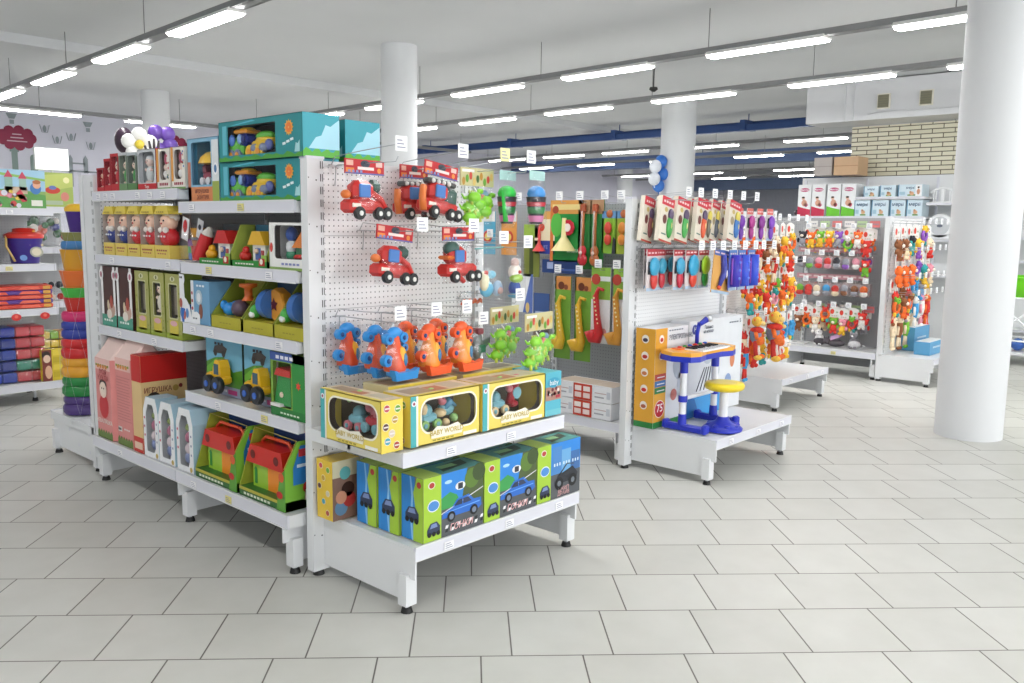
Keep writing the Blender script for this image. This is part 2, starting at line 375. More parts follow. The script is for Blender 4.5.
# middle rails behind the camera for the front of the shop
for x in (0.0,): 
    for i, y in enumerate((6, 3.5, 1, -1.5)): lamp(x, y, 3.33, 0, f'linear lamp over the {"near" if x == 0 else "far"} entrance aisle row, number {ORD[i]}', 'lamps over the entrance aisle')
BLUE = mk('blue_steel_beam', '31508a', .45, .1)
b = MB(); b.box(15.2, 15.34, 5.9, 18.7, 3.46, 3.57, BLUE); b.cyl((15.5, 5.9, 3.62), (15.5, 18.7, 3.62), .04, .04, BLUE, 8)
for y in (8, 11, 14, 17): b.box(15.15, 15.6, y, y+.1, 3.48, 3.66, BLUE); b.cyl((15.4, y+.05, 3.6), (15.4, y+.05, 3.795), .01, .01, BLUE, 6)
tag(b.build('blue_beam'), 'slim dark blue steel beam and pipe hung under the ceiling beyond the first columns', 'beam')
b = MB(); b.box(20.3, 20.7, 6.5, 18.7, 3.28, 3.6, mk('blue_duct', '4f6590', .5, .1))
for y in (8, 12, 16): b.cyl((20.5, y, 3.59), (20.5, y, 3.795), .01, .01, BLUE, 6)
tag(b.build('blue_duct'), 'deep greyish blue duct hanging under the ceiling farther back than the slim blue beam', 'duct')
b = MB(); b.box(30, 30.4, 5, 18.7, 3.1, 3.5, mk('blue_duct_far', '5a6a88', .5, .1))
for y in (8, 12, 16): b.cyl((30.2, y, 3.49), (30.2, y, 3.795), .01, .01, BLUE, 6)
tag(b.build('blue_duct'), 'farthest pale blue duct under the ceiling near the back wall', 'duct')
b = MB(); b.lathe((0,0,0), [(.05, 0), (.06, -.03), (.02, -.06)], BLACK, 12); b.cyl((0,0,0), (0,0,.295), .008, .008, BLACK, 6)
tag(b.build('ceiling_camera', None, (10.12, 6.72, 3.5)), 'small black dome camera hanging from the ceiling near the column', 'camera')

# ---------------------------------------------------------------- gondola shelving
SLOT = K('3b3d40')
def label_tag(parent, x, y, z, yellow=False, w=.055):
    m = MB(); F = (V(x-w/2, y, z), V(1,0,0), V(0,0,1), V(0,-1,0))
    m.box(x-w/2, x+w/2, y-.002, y, z, z+.034, K('e6dc8a') if yellow else K('f4f4f6'))
    for k in range(3): m.rect(F, .006, w*(.9-.12*k), .006+.009*k, .009+.009*k, K('8c8fa8'), .003)
    o = m.build('price_label', parent); return o
def gshelf(par, W, d, z, th=.05, x0=0, tags=(), name='shelf', lipz=None):
    m = MB(); m.box(x0, W, -d, -.005, z-.012, z, WHITE)
    m.box(x0, W, -d-.012, -d, z-th, z+.004, WHITE2); m.box(x0, W, -d-.014, -d-.010, z+.0, z+.006, WHITE)
    m.box(x0, W, -d-.014, -d-.010, z-th-.002, z-th+.004, WHITE)
    m.box(x0, x0+.012, -d, -.005, z-th, z-.012, WHITE); m.box(W-.012, W, -d, -.005, z-th, z-.012, WHITE)
    m.box(x0, W, -d*.5, -d*.5+.02, z-th*.8, z-.012, WHITE)
    o = m.build(name, par)
    for t in tags: label_tag(o, t[0], -d-.0145, z-th+.008, t[1])
    return o
def gleg(par, x, d):
    # side bracket with front leg and foot
    F = (V(x+.012, 0, 0), V(0,-1,0), V(0,0,1), V(1,0,0))
    m = MB(); m.prism(F, [(.0, .05), (d-.09, .05), (d-.03, .035), (d-.03, .155), (d+.01, .155), (d+.01, .278), (.0, .278)], .01, WHITE)
    m.box(x-.008, x+.05, -d+.022, -d+.075, .035, .17, WHITE)
    for yy, zz in ((.12, .22), (.3, .12), (.45, .2), (.12, .1)): m.disc(F, yy, zz, .012, WHITE2, lift=.0115)
    b = m.build('side_bracket', par)
    f = MB(); f.cyl((x+.02, -d+.05, 0), (x+.02, -d+.05, .022), .026, .02, BLACK, 12); f.cyl((x+.02, -d+.05, .022), (x+.02, -d+.05, .04), .01, .01, CHROME, 8)
    f.build('foot', b)
def gpost(par, x0, x1, y0, y1, z1, slotx=None, holes=True):
    m = MB(); m.box(x0, x1, y0, y1, .025, z1, WHITE)
    m.box(x0-.003, x1+.003, y0-.003, y1+.003, z1, z1+.012, WHITE2)
    F = (V(0, y0, 0), V(1,0,0), V(0,0,1), V(0,-1,0))
    if slotx is not None:
        z = .08
        while z < z1-.04:
            m.rect(F, slotx, slotx+.005, z, z+.032, SLOT); m.rect(F, slotx+.011, slotx+.015, z, z+.032, SLOT); z += .055
        if holes:
            z = .2
            while z < z1: m.disc(F, x0+.006, z, .003, SLOT, n=6); m.disc(F, x0+.045, z-.01, .004, SLOT, n=6); z += .2
    m.cyl(((x0+x1)/2, (y0+y1)/2, 0), ((x0+x1)/2, (y0+y1)/2, .025), .028, .022, BLACK, 12)
    m.build('post', par)
def endcap(x0, x1, yp, d, H, label, shelves=(), baseoff=0, basew=None, seams=(), peg=PEG, rz=0, grp=None):
    # perforated end panel with a base shelf; origin at the panel's left foot
    t = thing('endcap_display', label, 'display shelf', (x0, yp, 0), rz, grp); W = x1-x0
    gpost(t, 0, .085, -.035, .015, H, .066); gpost(t, W-.06, W, -.035, .015, H, W-.055, False)
    m = MB(); m.box(.085, W-.06, -.012, .012, .29, H-.005, peg); m.box(.085, W-.06, -.014, -.0125, H-.03, H-.004, WHITE)
    for z in seams: m.box(.085, W-.06, -.0135, -.012, z-.0015, z+.0015, K('b8babd'))
    m.build('perforated_panel', t)
    bw = basew or W
    gshelf(t, baseoff+bw, d, .29, .055, x0=baseoff, tags=[(baseoff+bw*q, False) for q in (.17, .52, .85)], name='base_shelf')
    gleg(t, baseoff-.015, d); gleg(t, baseoff+bw-.04, d)
    for z, dd, off, w, tg in shelves:
        gshelf(t, off+w, dd, z, .055, x0=off, tags=tg)
    return t
def bay(xs, yfar, W, db, du, H, zs, label, rz=LEFT, grp=None, peg=PEGG, tags=None, lastleg=False, basetags=()):
    t = thing('gondola_bay', label, 'shelf unit', (xs, yfar, 0), rz, grp)
    m = MB(); m.box(.02, W-.02, -.012, .012, .06, H, peg); m.build('perforated_panel', t)
    gpost(t, 0, .03, -.03, .03, H, .01, False)
    gshelf(t, W, db, .29, .06, x0=.002, tags=basetags, name='base_shelf'); gleg(t, .0, db)
    if lastleg: gleg(t, W-.06, db)
    for i, z in enumerate(zs):
        gshelf(t, W-.002, du, z, .05, x0=.002, tags=(tags[i] if tags else ()))
    return t

endcap(2.165, 3.25, 3.22, .655, 1.88, 'white perforated endcap display holding bagged red tractors and yellow toy boxes, nearest the camera',
       shelves=[(.70, .66, -.01, 1.01, [(.25, False), (.62, False)])], baseoff=.06, basew=1.08, seams=(1.55, 1.22, .6))
e = endcap(0, 1.08, 0, .72, 1.88, 'white far endcap of the first gondola carrying the colourful ring tower', baseoff=.0, basew=1.08, rz=PI); e.location = (3.245, 5.6, 0)
m = MB(); m.box(2.165, 2.2, 5.42, 5.57, .03, 1.875, WHITE); F = (V(2.165, 5.57, 0), V(0,-1,0), V(0,0,1), V(-1,0,0))
for k in range(32):
    m.rect(F, .118, .124, .1+k*.055, .132+k*.055, SLOT); m.rect(F, .134, .139, .1+k*.055, .132+k*.055, SLOT)
m.cyl((2.18, 5.5, 0), (2.18, 5.5, .03), .028, .02, BLACK, 10); tag(m.build('end_upright'), 'slotted white upright closing the far end of the first gondola', 'upright')
bay(2.68, 4.32, 1.06, .59, .52, 1.86, (1.70, 1.39, 1.075, .71), 'near bay of the first gondola with five shelves of trucks, houses and teal boxes', lastleg=True,
    tags=[[(.15, False), (.62, True)], [(.3, True), (.85, False)], [(.12, False), (.3, False), (.92, False)], [(.35, False), (.78, True)]], basetags=[(.2, False), (.55, True)])
bay(2.68, 5.40, 1.075, .59, .52, 1.86, (1.77, 1.40, .97), 'far bay of the first gondola with dolls and pink cartons',
    tags=[[(.1, False), (.2, False), (.3, False), (.62, False), (.77, False), (.92, False)], [(.25, False), (.95, False)], [(.3, False), (.75, False)]], basetags=[(.4, False)])
m = thing('gondola_bay', 'right hand side of the first gondola, seen only from behind its endcap', 'shelf unit', (2.72, 3.25, 0), PI/2)
for z in (1.70, 1.2, .7, .29): gshelf(m, 2.1, .5, z, .05)
gleg(m, 0, .5); gleg(m, 2.05, .5)

endcap(4.64, 5.93, 3.25, .655, 1.79, 'white perforated endcap display with toothbrush cartons and the toy piano', baseoff=.09, basew=1.06, seams=(1.45, .95), peg=PEG2)
bay(5.27, 4.35, 1.08, .59, .5, 1.78, (), 'grey backed bay of the second gondola hung with toy musical instruments', lastleg=True, basetags=[(.5, False)])
bay(5.27, 5.45, 1.09, .59, .5, 1.78, (), 'far bay of the second gondola behind the hanging trumpets')
endcap(7.1, 8.15, 3.94, .64, 1.78, 'white endcap display with hanging plush giraffe and rattles, behind the toy piano', baseoff=.04, basew=1.0, peg=PEG2)
bay(7.6, 5.04, 1.08, .5, .45, 1.78, (), 'bay of the third gondola half hidden behind the blue toothbrush packs')
endcap(9.42, 10.55, 3.28, .56, 1.75, 'white endcap display with orange hanging rattles beside the big round column', baseoff=.0, basew=1.1, peg=PEG2)
bay(9.95, 4.36, 1.06, .52, .4, 1.75, (), 'grey backed bay of small soft toys with a base shelf of plush cats', lastleg=True, basetags=[(.6, True)])
bay(9.95, 5.45, 1.08, .52, .4, 1.75, (), 'farther bay of small soft toys behind the giraffe display')

# wall unit beyond gondola four
u = thing('wall_shelving', 'tall white wall shelving with nappy cartons under the brick wall', 'shelf unit', (13.5, 6.0, 0), LEFT)
m = MB(); m.box(-.05, 2.45, -.02, .02, 0, 2.43, WHITE); m.build('back_panel', u)
for z in (2.10, 1.82, 1.5, 1.1, .7, .3): gshelf(u, 1.98 if z != 2.10 else 1.98, .5, z, .03, x0=(0 if z != 2.10 else 1.0))
for z in (2.01, 1.5, 1.0): gshelf(u, 2.44, .5, z, .03, x0=2.0)
for x in (.0, .97, 1.98): m = MB(); m.box(x, x+.03, -.05, -.02, 0, 2.4, WHITE2); m.build('post', u)

# left background gondola
u = thing('endcap_display', 'white shelf unit at the far left with the castle box, purple bucket and block bags', 'display shelf', (1.8, 8.75, 0))
m = MB(); m.box(0, 1.08, -.012, .012, .06, 2.0, PEGG); m.build('perforated_panel', u)
for z in (1.70, 1.22, .83): gshelf(u, 1.1, .6, z, .055, tags=[(.75, False)] if z != 1.22 else [(.72, True)])
gshelf(u, 1.12, .64, .18, .06, name='base_shelf')
for x, y in ((.9, -.5), (1.0, -.05), (.1, -.5)):
    m = MB(); m.cyl((x, y, .0), (x, y, .03), .025, .02, BLACK, 10); m.cyl((x, y, .03), (x, y, .14), .012, .012, CHROME, 8); m.build('foot', u)
u = thing('gondola_bay', 'pale shelf unit behind the castle box with flying saucer carton', 'shelf unit', (2.95, 9.45, 0))
m = MB(); m.box(0, .48, -.012, .012, .06, 2.0, PEGG); m.build('perforated_panel', u)
for z in (1.73, 1.34, .81): gshelf(u, .48, .44, z, .055)
gshelf(u, .48, .5, .18, .06, name='base_shelf')
for x in (.05, .43): m = MB(); m.cyl((x, -.4, 0), (x, -.4, .12), .02, .02, BLACK, 8); m.build('foot', u)
b = thing('light_panel', 'bright white backlit rectangle standing above the castle box at far left', 'sign', (3.33, 9.3, 2.1))
m = MB(); m.box(-.16, .16, 0, .03, 0, .22, WHITE); m.build('case', b)
m = MB(); m.rect((V(-.15, 0, .01), V(1,0,0), V(0,0,1), V(0,-1,0)), 0, .3, 0, .2, LIGHTBOX, .003); m.build('lit_face', b)
m = MB(); m.cyl((0, .015, -.07), (0, .015, .01), .01, .01, WHITE, 8); m.build('stem', b)

# ---------------------------------------------------------------- peg hooks
def hook(x, y, z, L, lab, grp, rz=0, tagc='f4f5f6', up=.07, tilt=0, tw=.062):
    t = thing('peg_hook', lab, 'display hook', (x if rz == 0 else x-.018, y-.02 if rz == 0 else y, z), rz, grp)
    m = MB(); m.tube([(0, 0, -.09), (0, -.006, -.05), (0, -.008, -.005), (0, -.02, 0), (0, -L, .0), (0, -L-.015, .02)], .0025, CHROME, 5)
    m.tube([(-.035, -.004, 0), (.035, -.004, 0)], .0025, CHROME, 5)
    m.tube([(-.02, -.004, 0), (-.02, -.03, .035), (-.01, -L*.5, up*.75), (0, -L-.03, up)], .002, CHROME, 5); m.build('wire', t)
    F = (V(-tw/2, -L-.035, up-.03), V(1,0,0), V(0,0,1), V(0,-1,0))
    m = MB(); m.box(-tw/2, tw/2, -L-.035, -L-.032, up-.03, up+.03, K(tagc))
    for k in range(3): m.rect(F, .008, tw-.01-.008*k, .012+.014*k, .017+.014*k, K('9a9cb0'), .001)
    m.build('price_tag', t); return t
G1 = 'hooks on the tractor endcap'
for i, (x, z, L) in enumerate(((2.32, 1.86, .42), (2.71, 1.86, .38), (2.96, 1.86, .4), (3.12, 1.86, .42))):
    hook(x, 3.22, z, L, f'wire hook with price tag, {ORD[i]} in the top row of the tractor endcap', G1, tagc='ece6a8' if i == 2 else 'f4f5f6')
for i, (x, z, L) in enumerate(((2.47, 1.575, .38), (2.80, 1.575, .36), (2.98, 1.52, .38), (3.13, 1.5, .4))):
    hook(x, 3.22, z, L, f'wire hook with price tag, {ORD[i]} in the middle row of the tractor endcap', G1, up=.03)
for i, (x, z, L) in enumerate(((2.33, 1.19, .40), (2.57, 1.19, .36), (2.76, 1.19, .36), (2.93, 1.12, .3), (3.1, 1.23, .38))):
    hook(x, 3.22, z, L, f'wire hook with price tag, {ORD[i]} in the lower row of the tractor endcap', G1, up=.045)
# ---------------------------------------------------------------- cartons
def rrect(x0, x1, y0, y1, r, n=5):
    pts = []
    for cx, cy, a in ((x1-r, y0+r, -PI/2), (x1-r, y1-r, 0), (x0+r, y1-r, PI/2), (x0+r, y0+r, PI)):
        for i in range(n+1): t = a+PI/2*i/n; pts.append((cx+r*math.cos(t), cy+r*math.sin(t)))
    return pts
def outer_for(pts, x0, x1, y0, y1):
    # push each inner point radially out to the rectangle, corners snapped
    cx, cy = (min(p[0] for p in pts)+max(p[0] for p in pts))/2, (min(p[1] for p in pts)+max(p[1] for p in pts))/2
    out = []
    for x, y in pts:
        dx, dy = x-cx, y-cy
        tx = ((x1-cx) if dx > 0 else (x0-cx))/dx if abs(dx) > 1e-9 else 1e9
        ty = ((y1-cy) if dy > 0 else (y0-cy))/dy if abs(dy) > 1e-9 else 1e9
        t = min(tx, ty); out.append((cx+dx*t, cy+dy*t))
    for X, Y in ((x0, y0), (x1, y0), (x1, y1), (x0, y1)):
        i = min(range(len(out)), key=lambda k: (out[k][0]-X)**2+(out[k][1]-Y)**2); out[i] = (X, Y)
    return out
def winbox(w, d, h, win, r, cm, inner, edge=None, t=None, name='carton', sidem=None, glass=True, wside=None):
    """carton with a film window; win=(x0,x1,z0,z1) measured from the left foot of the front"""
    m = MB(); F = fr(w); sidem = sidem or cm
    a = .003
    m.box(-w/2, -w/2+a, 0, d, 0, h, sidem) if wside != 'l' else None
    m.box(w/2-a, w/2, 0, d, 0, h, sidem) if wside != 'r' else None
    m.box(-w/2, w/2, d-a, d, 0, h, sidem); m.box(-w/2, w/2, 0, d, 0, a, sidem); m.box(-w/2, w/2, 0, d, h-a, h, sidem)
    inn = rrect(*win, r); out = outer_for(inn, 0, w, 0, h)
    m.ring(F, out, inn, cm, 0)
    if edge:
        e0 = rrect(win[0]-.008, win[1]+.008, win[2]-.008, win[3]+.008, r+.006); m.ring(F, e0, inn, edge, .0008)
    o, u, v, n = F
    m.ring((o-n*.03, u, v, n), outer_for(inn, .004, w-.004, .004, h-.004), inn, inner, -0.0)
    m.box(-w/2+.004, w/2-.004, d-.008, d-.004, .004, h-.004, inner)
    return m
def film_front(par, w, win, r, y=-.0006):
    F = (V(-w/2, y, 0), V(1,0,0), V(0,0,1), V(0,-1,0)); m = MB(); m.flat(F, rrect(*win, r), FILM, 0); m.build('window_film', par)
def doll(par, x, y, z, h, body, skin='f0c8a8', hat=None, name='doll'):
    m = MB(); r = h*.17
    m.ball((x, y, z+h*.3), (r*1.25, r, h*.3), P(body)); m.ball((x, y-.002, z+h*.72), (r*1.05, r, r*1.05), P(skin))
    for s in (-1, 1):
        m.ball((x+s*r*.35, y-r*.95, z+h*.74), r*.13, P('1a1a20'), 6, 4); m.ball((x+s*r*1.1, y-r*.5, z+h*.45), r*.35, P(skin), 6, 4)
        m.ball((x+s*r*.6, y-r*.4, z+h*.04), (r*.45, r*.55, r*.3), P(skin), 6, 4)
    m.ball((x, y-r*1.0, z+h*.7), r*.12, P('d04030'), 6, 4)
    if hat: m.ball((x, y+.004, z+h*.82), (r*1.1, r*1.05, r*.8), P(hat))
    return m.build(name, par)
def strokes(m, F, x0, x1, y, col, n=3, hh=.006, gap=.004, lift=.0016):
    # small printed letter-like ticks
    w = (x1-x0)/n
    for i in range(n): m.rect(F, x0+i*w, x0+(i+.72)*w, y, y+hh, col, lift)

# ---- dolls and rattles in tall window boxes
def tallbox(w, d, h, card, base, top, dollc, skin, hat, label, cat, grp, text=None, win=None, inner='77706a', base_h=.2, dark=False):
    t = thing('toy_carton', label, cat, group=grp)
    win = win or (w*.12, w*.88, h*base_h, h*.92)
    m = winbox(w, d, h, win, w*.1, K(card), K(inner)); F = fr(w)
    m.rect(F, 0, w, 0, h*base_h*.95, K(base)); m.rect(F, 0, w, h*.93, h, K(top))
    for S in (rs(w, d), ls(w, d)): m.rect(S, 0, d, 0, h*base_h*.95, K(base)); m.rect(S, 0, d, h*.9, h, K(top)); m.rect(S, d*.2, d*.8, h*.3, h*.8, K(card), .0016)
    if text: m.text(F, text, w/2, h*base_h*.5, min(h*base_h*.45, w*.25), K('a82828' if base != 'c02026' else 'f4f0e0'))
    m.build('carton', t)
    doll(t, -w*.06, h*.14+.004, h*base_h, h*.66, dollc, skin, hat)
    film_front(t, w, win, w*.1)
    return t
FX = 2.168  # front line of the goods on the upper shelves
def putL(o, yc, z, x=FX): return at(o, x, yc, z+.0035, LEFT)
g = 'small window cartons on the top doll shelf'
for (yc, w, h, card, base, top, dc, sk, hat, lab) in (
    (5.315, .10, .14, 'b02832', 'c02026', 'b02832', 'c83c40', 'f0c8b0', 'c83c40', 'short red window carton at the far left end of the top shelf'),
    (5.215, .085, .19, 'b4303a', 'c02026', 'c02026', 'd04048', 'f2cdb8', None, 'narrow red window carton, second on the top shelf'),
    (5.115, .105, .215, 'b83038', 'c02026', 'c02026', 'd23c40', 'f2d8c8', 'f4f0e8', 'red window carton with white hatted doll on the top shelf'),
    (5.005, .105, .215, '8f9c8c', '6c8f60', 'c8ccd0', '58a058', 'f0dcc8', None, 'clear green based doll carton directly beside the red ones'),
    (4.89, .11, .21, '7f8b80', '5c8850', 'b8c0c4', '4c9c50', 'f0dcc8', '505850', 'second green based doll carton, left of the big clear one')):
    o = tallbox(w, .12, h, card, base, top, dc, sk, hat, lab, 'toy box', g); putL(o, yc, 1.77)
t = thing('toy_carton', 'wide clear plastic carton with pale plush doll and red base on the top shelf', 'toy box')
m = winbox(.22, .14, .22, (.012, .2, .04, .205), .03, K('cfd3d6'), K('8a8f92')); F = fr(.22); m.rect(F, 0, .22, 0, .035, K('c42028')); m.rect(rs(.22, .14), 0, .14, 0, .22, K('cc2c30'), .001)
m.text(F, 'Toys', .11, .018, .026, K('f4f0e8')); m.build('carton', t); doll(t, -.03, .04, .04, .16, 'd8dcdc', 'f4d8cc', 'e8ecec'); doll(t, .045, .045, .04, .1, 'c8d0d0', 'f0dcd0'); film_front(t, .22, (.012, .2, .04, .205), .03)
putL(t, 4.705, 1.77)
for yc, lab in ((4.51, 'orange edged white window carton with brown inside on the top shelf, left one of two'), (4.345, 'orange edged white window carton with brown inside beside the umbrella toy box')):
    t = thing('toy_carton', lab, 'toy box', group='orange edged cartons on the top shelf'); w, h, d = .15, .215, .12
    win = (.035, .115, .05, .2); m = winbox(w, d, h, win, .025, K('ece6dc'), K('5c4638')); F = fr(w)
    m.rect(F, 0, .024, .04, h, K('dd9a48')); m.rect(F, 0, w, 0, .01, K('78a060')); strokes(m, F, .03, .13, .02, K('b05060'), 5, .014)
    for i in range(8): m.disc(F, random.uniform(.12, .145), random.uniform(.05, .2), .006, K(random.choice(['d04848', '4878b0', '508040'])), n=8)
    m.rect(rs(w, d), .01, d-.01, .03, h-.02, K('dcd8cc')); m.build('carton', t)
    o = MB(); o.ball((-.005, .025, .08), (.03, .02, .026), P('f0ece6')); o.ball((.0, .024, .115), .02, P('f4d8c8')); o.ball((-.005, .024, .16), (.016, .014, .034), P('c86078')); o.build('rattle', t)
    film_front(t, w, win, .025); putL(t, yc, 1.77)
# umbrella toy box
t = thing('toy_carton', 'blue and orange carton showing a yellow umbrella over a red pushchair toy', 'toy box'); w, d, h = .31, .2, .315
win = (.04, .235, .085, .295); m = winbox(w, d, h, win, .012, K('86b8d4'), K('3f8fae')); F = fr(w)
m.rect(F, 0, w, 0, .075, K('d88a58')); m.rect(F, 0, .03, .0, .2, K('c87a60')); m.rect(F, .245, w, 0, .3, K('dfe4e6')); m.rect(F, .245, w, 0, .1, K('9cae50'), .0016)
m.disc(F, .28, .16, .022, K('f4f6f8'), ry=.03); m.disc(F, .28, .16, .013, K('5080b0'), ry=.02, lift=.003)
m.text(F, 'игрушка', .14, .055, .034, K('8c5040')); m.text(F, 'ЗОНТИК', .15, .022, .03, K('8c5040')); m.rect(rs(w, d), 0, d, 0, h, K('7fb4c8')); m.build('carton', t)
o = MB(); o.lathe((.055, .1, .19), [(.085, 0), (.075, .03), (.045, .055), (.005, .065)], P('e8bc40'), 16); o.cyl((.055, .1, .1), (.055, .1, .2), .004, .004, P('e8e8e8'), 6)
o.rbox(-.03, .05, .07, .14, .11, .15, P('a04858')); o.rbox(-.035, -.01, .07, .14, .14, .19, P('905060'))
for x in (-.02, .04): o.lathe((x, .06, .105), [(.02, 0), (.02, .012)], P('e8e8ec'), 12, 'y')
o.build('umbrella_cart_toy', t, (-.045, -.035, .0)); film_front(t, w, win, .012); putL(t, 4.085, 1.70)
# teal train boxes
def train(par):
    m = MB(); Gn, Bl, Ye, Gy, Or = P('5fb83c'), P('2c3f9c'), P('e8c030'), P('7a86a0'), P('e89a30')
    m.ball((-.11, .1, .055), (.06, .05, .05), Gn); m.rbox(-.13, -.045, .06, .14, .02, .07, Gn); m.rbox(-.085, -.02, .055, .145, .06, .115, Bl, .015)
    m.ball((-.115, .055, .085), (.022, .012, .025), P('4a78c8')); m.rbox(-.1, -.005, .05, .15, .112, .128, Or, .006); m.ball((-.05, .1, .128), (.04, .04, .014), Ye)
    m.ball((-.055, .052, .088), (.018, .008, .022), P('8ab0e0'), 8, 5); m.ball((-.03, .052, .088), (.012, .008, .02), P('1c2c70'), 8, 5)
    m.rbox(.02, .14, .055, .145, .05, .075, Ye, .008); m.ball((.08, .1, .075), (.062, .046, .026), Ye); m.ball((.08, .1, .095), (.06, .042, .022), Gn)
    for x, c in ((-.16, Gy), (-.12, Gy), (-.075, Gy)): m.lathe((x, .05, .024), [(.024, 0), (.024, .018)], c, 12, 'y'); m.lathe((x, .047, .024), [(.012, 0), (.012, .004)], Or, 10, 'y')
    for x in (.02, .08): m.lathe((x, .046, .03), [(.03, 0), (.03, .02)], Ye, 14, 'y'); m.lathe((x, .042, .03), [(.014, 0), (.014, .005)], Or, 10, 'y'); m.ball((x+.025, .06, .045), (.03, .02, .02), Gy)
    m.ball((.13, .07, .055), (.025, .02, .025), P('5a68a8')); q = m.build('train_toy', par, (-.115, -.032, .004)); q.scale = (1.22, .85, 1.1)
def tealbox(w, d, h, lab, grp, k):
    t = thing('toy_carton', lab, 'toy box', group=grp); win = (.085, .49, .026, h-.026)
    m = winbox(w, d, h, win, .004, K('298c92'), K('4c4a44')); F = fr(w)
    pts = [(0, 0), (w, 0), (w, .03)]+[(w-w*i/24, .018+.006*math.sin(i*2.1)+.004*math.sin(i*5)) for i in range(25)]
    m.flat(F, pts, K('4c9c3c')); m.rect(F, .035, .075, .03, h-.02, K('5fb4c4')); 
    m.flat(F, [(.1, h-.022), (.3, h-.006), (.33, h-.012), (.16, h-.022)], K('58b8cc'))
    m.star(F, w-.1, h*.68, .036, K('f0b048'), 12, .72); m.disc(F, w-.1, h*.68, .022, K('f08038'), lift=.003); m.ball((w/2-.1, -.001, h*.68), (.006, .003, .006), K('f4c870'), 6, 4)
    for i in range(3): m.flat(F, [(w-.15+i*.03, h*.28+i*.008), (w-.125+i*.03, h*.3+i*.008), (w-.128+i*.03, h*.36+i*.008), (w-.153+i*.03, h*.34+i*.008)], K('dfeef0'), .002)
    m.flat(F, [(w-.06, .02), (w-.02, .02), (w-.02, .07), (w-.035, .055), (w-.05, .06)], K('a8d8dc'), .0016)
    S = rs(w, d); m.rect(S, 0, d, 0, h, K('38a2b2'), .0008)
    m.flat(S, [(0, 0), (d, 0), (d, .04)]+[(d-d*i/12, .03+.01*math.sin(i*1.9)) for i in range(1, 13)], K('5cb43c'))
    m.flat(S, [(d*.15, .035), (d, .035), (d, h*.9), (d*.75, h*.72), (d*.62, h*.75), (d*.5, h*.5), (d*.35, h*.45)], K('a8dcec'), .0014)
    m.build('carton', t); train(t); film_front(t, w, win, .004); return t
o = tealbox(.70, .19, .185, 'lower teal carton with green and yellow toy train, resting on the top shelf', 'teal train cartons', 0); putL(o, 3.572, 1.70)
c2 = dup(o, (FX-.015, 3.545, 1.8895), LEFT, 'upper teal carton with a toy train, stacked highest above the shelf end')
t = tealbox(.66, .2, .185, 'teal carton standing behind the stacked train cartons, lower one', 'teal train cartons', 1); at(t, 2.43, 3.6, 1.7035, LEFT)
c3 = dup(t, (2.43, 3.6, 1.8895), LEFT, 'teal carton standing behind the stacked train cartons, upper one')

# second shelf: tumbler dolls
def dollbox(w, h, dress, lab, hat=None, face='f2c8b0'):
    t = thing('doll_carton', lab, 'toy box', group='yellow doll cartons on the second shelf'); d = .13
    m = MB(); F = fr(w); m.box(-w/2, w/2, 0, d, 0, .072, K('e0c860')); m.box(-w/2, w/2, d-.004, d, .072, h-.045, K('8a7c78')); m.box(-w/2, -w/2+.003, 0, d, .072, h-.045, K('b0a49c'))
    G = (V(-w/2, 0, 0), V(1,0,0), V(0,0,1), V(0,-1,0))
    m.prism(G, [(0, h-.045), (w, h-.045), (w*.92, h), (w*.25, h)], 0, K('e2cc54'), back=d*.6)
    strokes(m, F, .02, w-.02, .04, K('a04840'), 5, .009); strokes(m, F, .03, w-.03, .024, K('b05a48'), 4, .006); strokes(m, F, .03, w-.04, h-.037, K('98802c'), 4, .006, lift=.0025)
    m.build('carton', t)
    m = MB(); m.ball((0, .06, .115), (w*.42, .05, .055), P(dress)); m.ball((0, .058, .198), (w*.37, .046, .05), P(face))
    m.ball((0, .07, .222), (w*.375, .047, .032), P(hat or 'ece4dc'))
    for s in (-1, 1): m.ball((s*w*.12, .018, .205), .006, P('20242c'), 6, 4); m.ball((s*w*.16, .025, .155), .018, P('f4ece4'), 8, 5)
    m.ball((0, .014, .19), .005, P('c83838'), 6, 4)
    for s in (-1, 0, 1): m.ball((s*w*.2, .013, .12), .006, P('f4f4f4'), 6, 4)
    m.build('tumbler_doll', t, (-.012, -.008, 0)); f = MB(); f.flat((V(-w/2, 0, 0), V(1,0,0), V(0,0,1), V(0,-1,0)), [(0, .072), (w, .072), (w, h-.045), (0, h-.045)], FILM, 0); f.build('window_film', t); return t
for yc, w, dr, hat, lab in ((5.24, .15, '2c3c88', 'd8c8c0', 'yellow carton with blue dressed tumbler doll, farthest left'), (5.075, .15, '2c3c88', 'd8b0a8', 'second yellow carton with blue dressed tumbler doll, pink face turned'),
                            (4.91, .15, 'c82830', 'f0e8e0', 'yellow carton with red dressed tumbler doll, right beside the blue dressed ones'), (4.735, .165, 'c82830', 'e8ddd4', 'yellow carton with red dressed tumbler doll, middle of the three red ones'),
                            (4.56, .165, 'c82830', 'ece4dc', 'yellow carton with red dressed tumbler doll next to the bagged cups')):
    putL(dollbox(w, .285, dr, lab, hat), yc, 1.40)
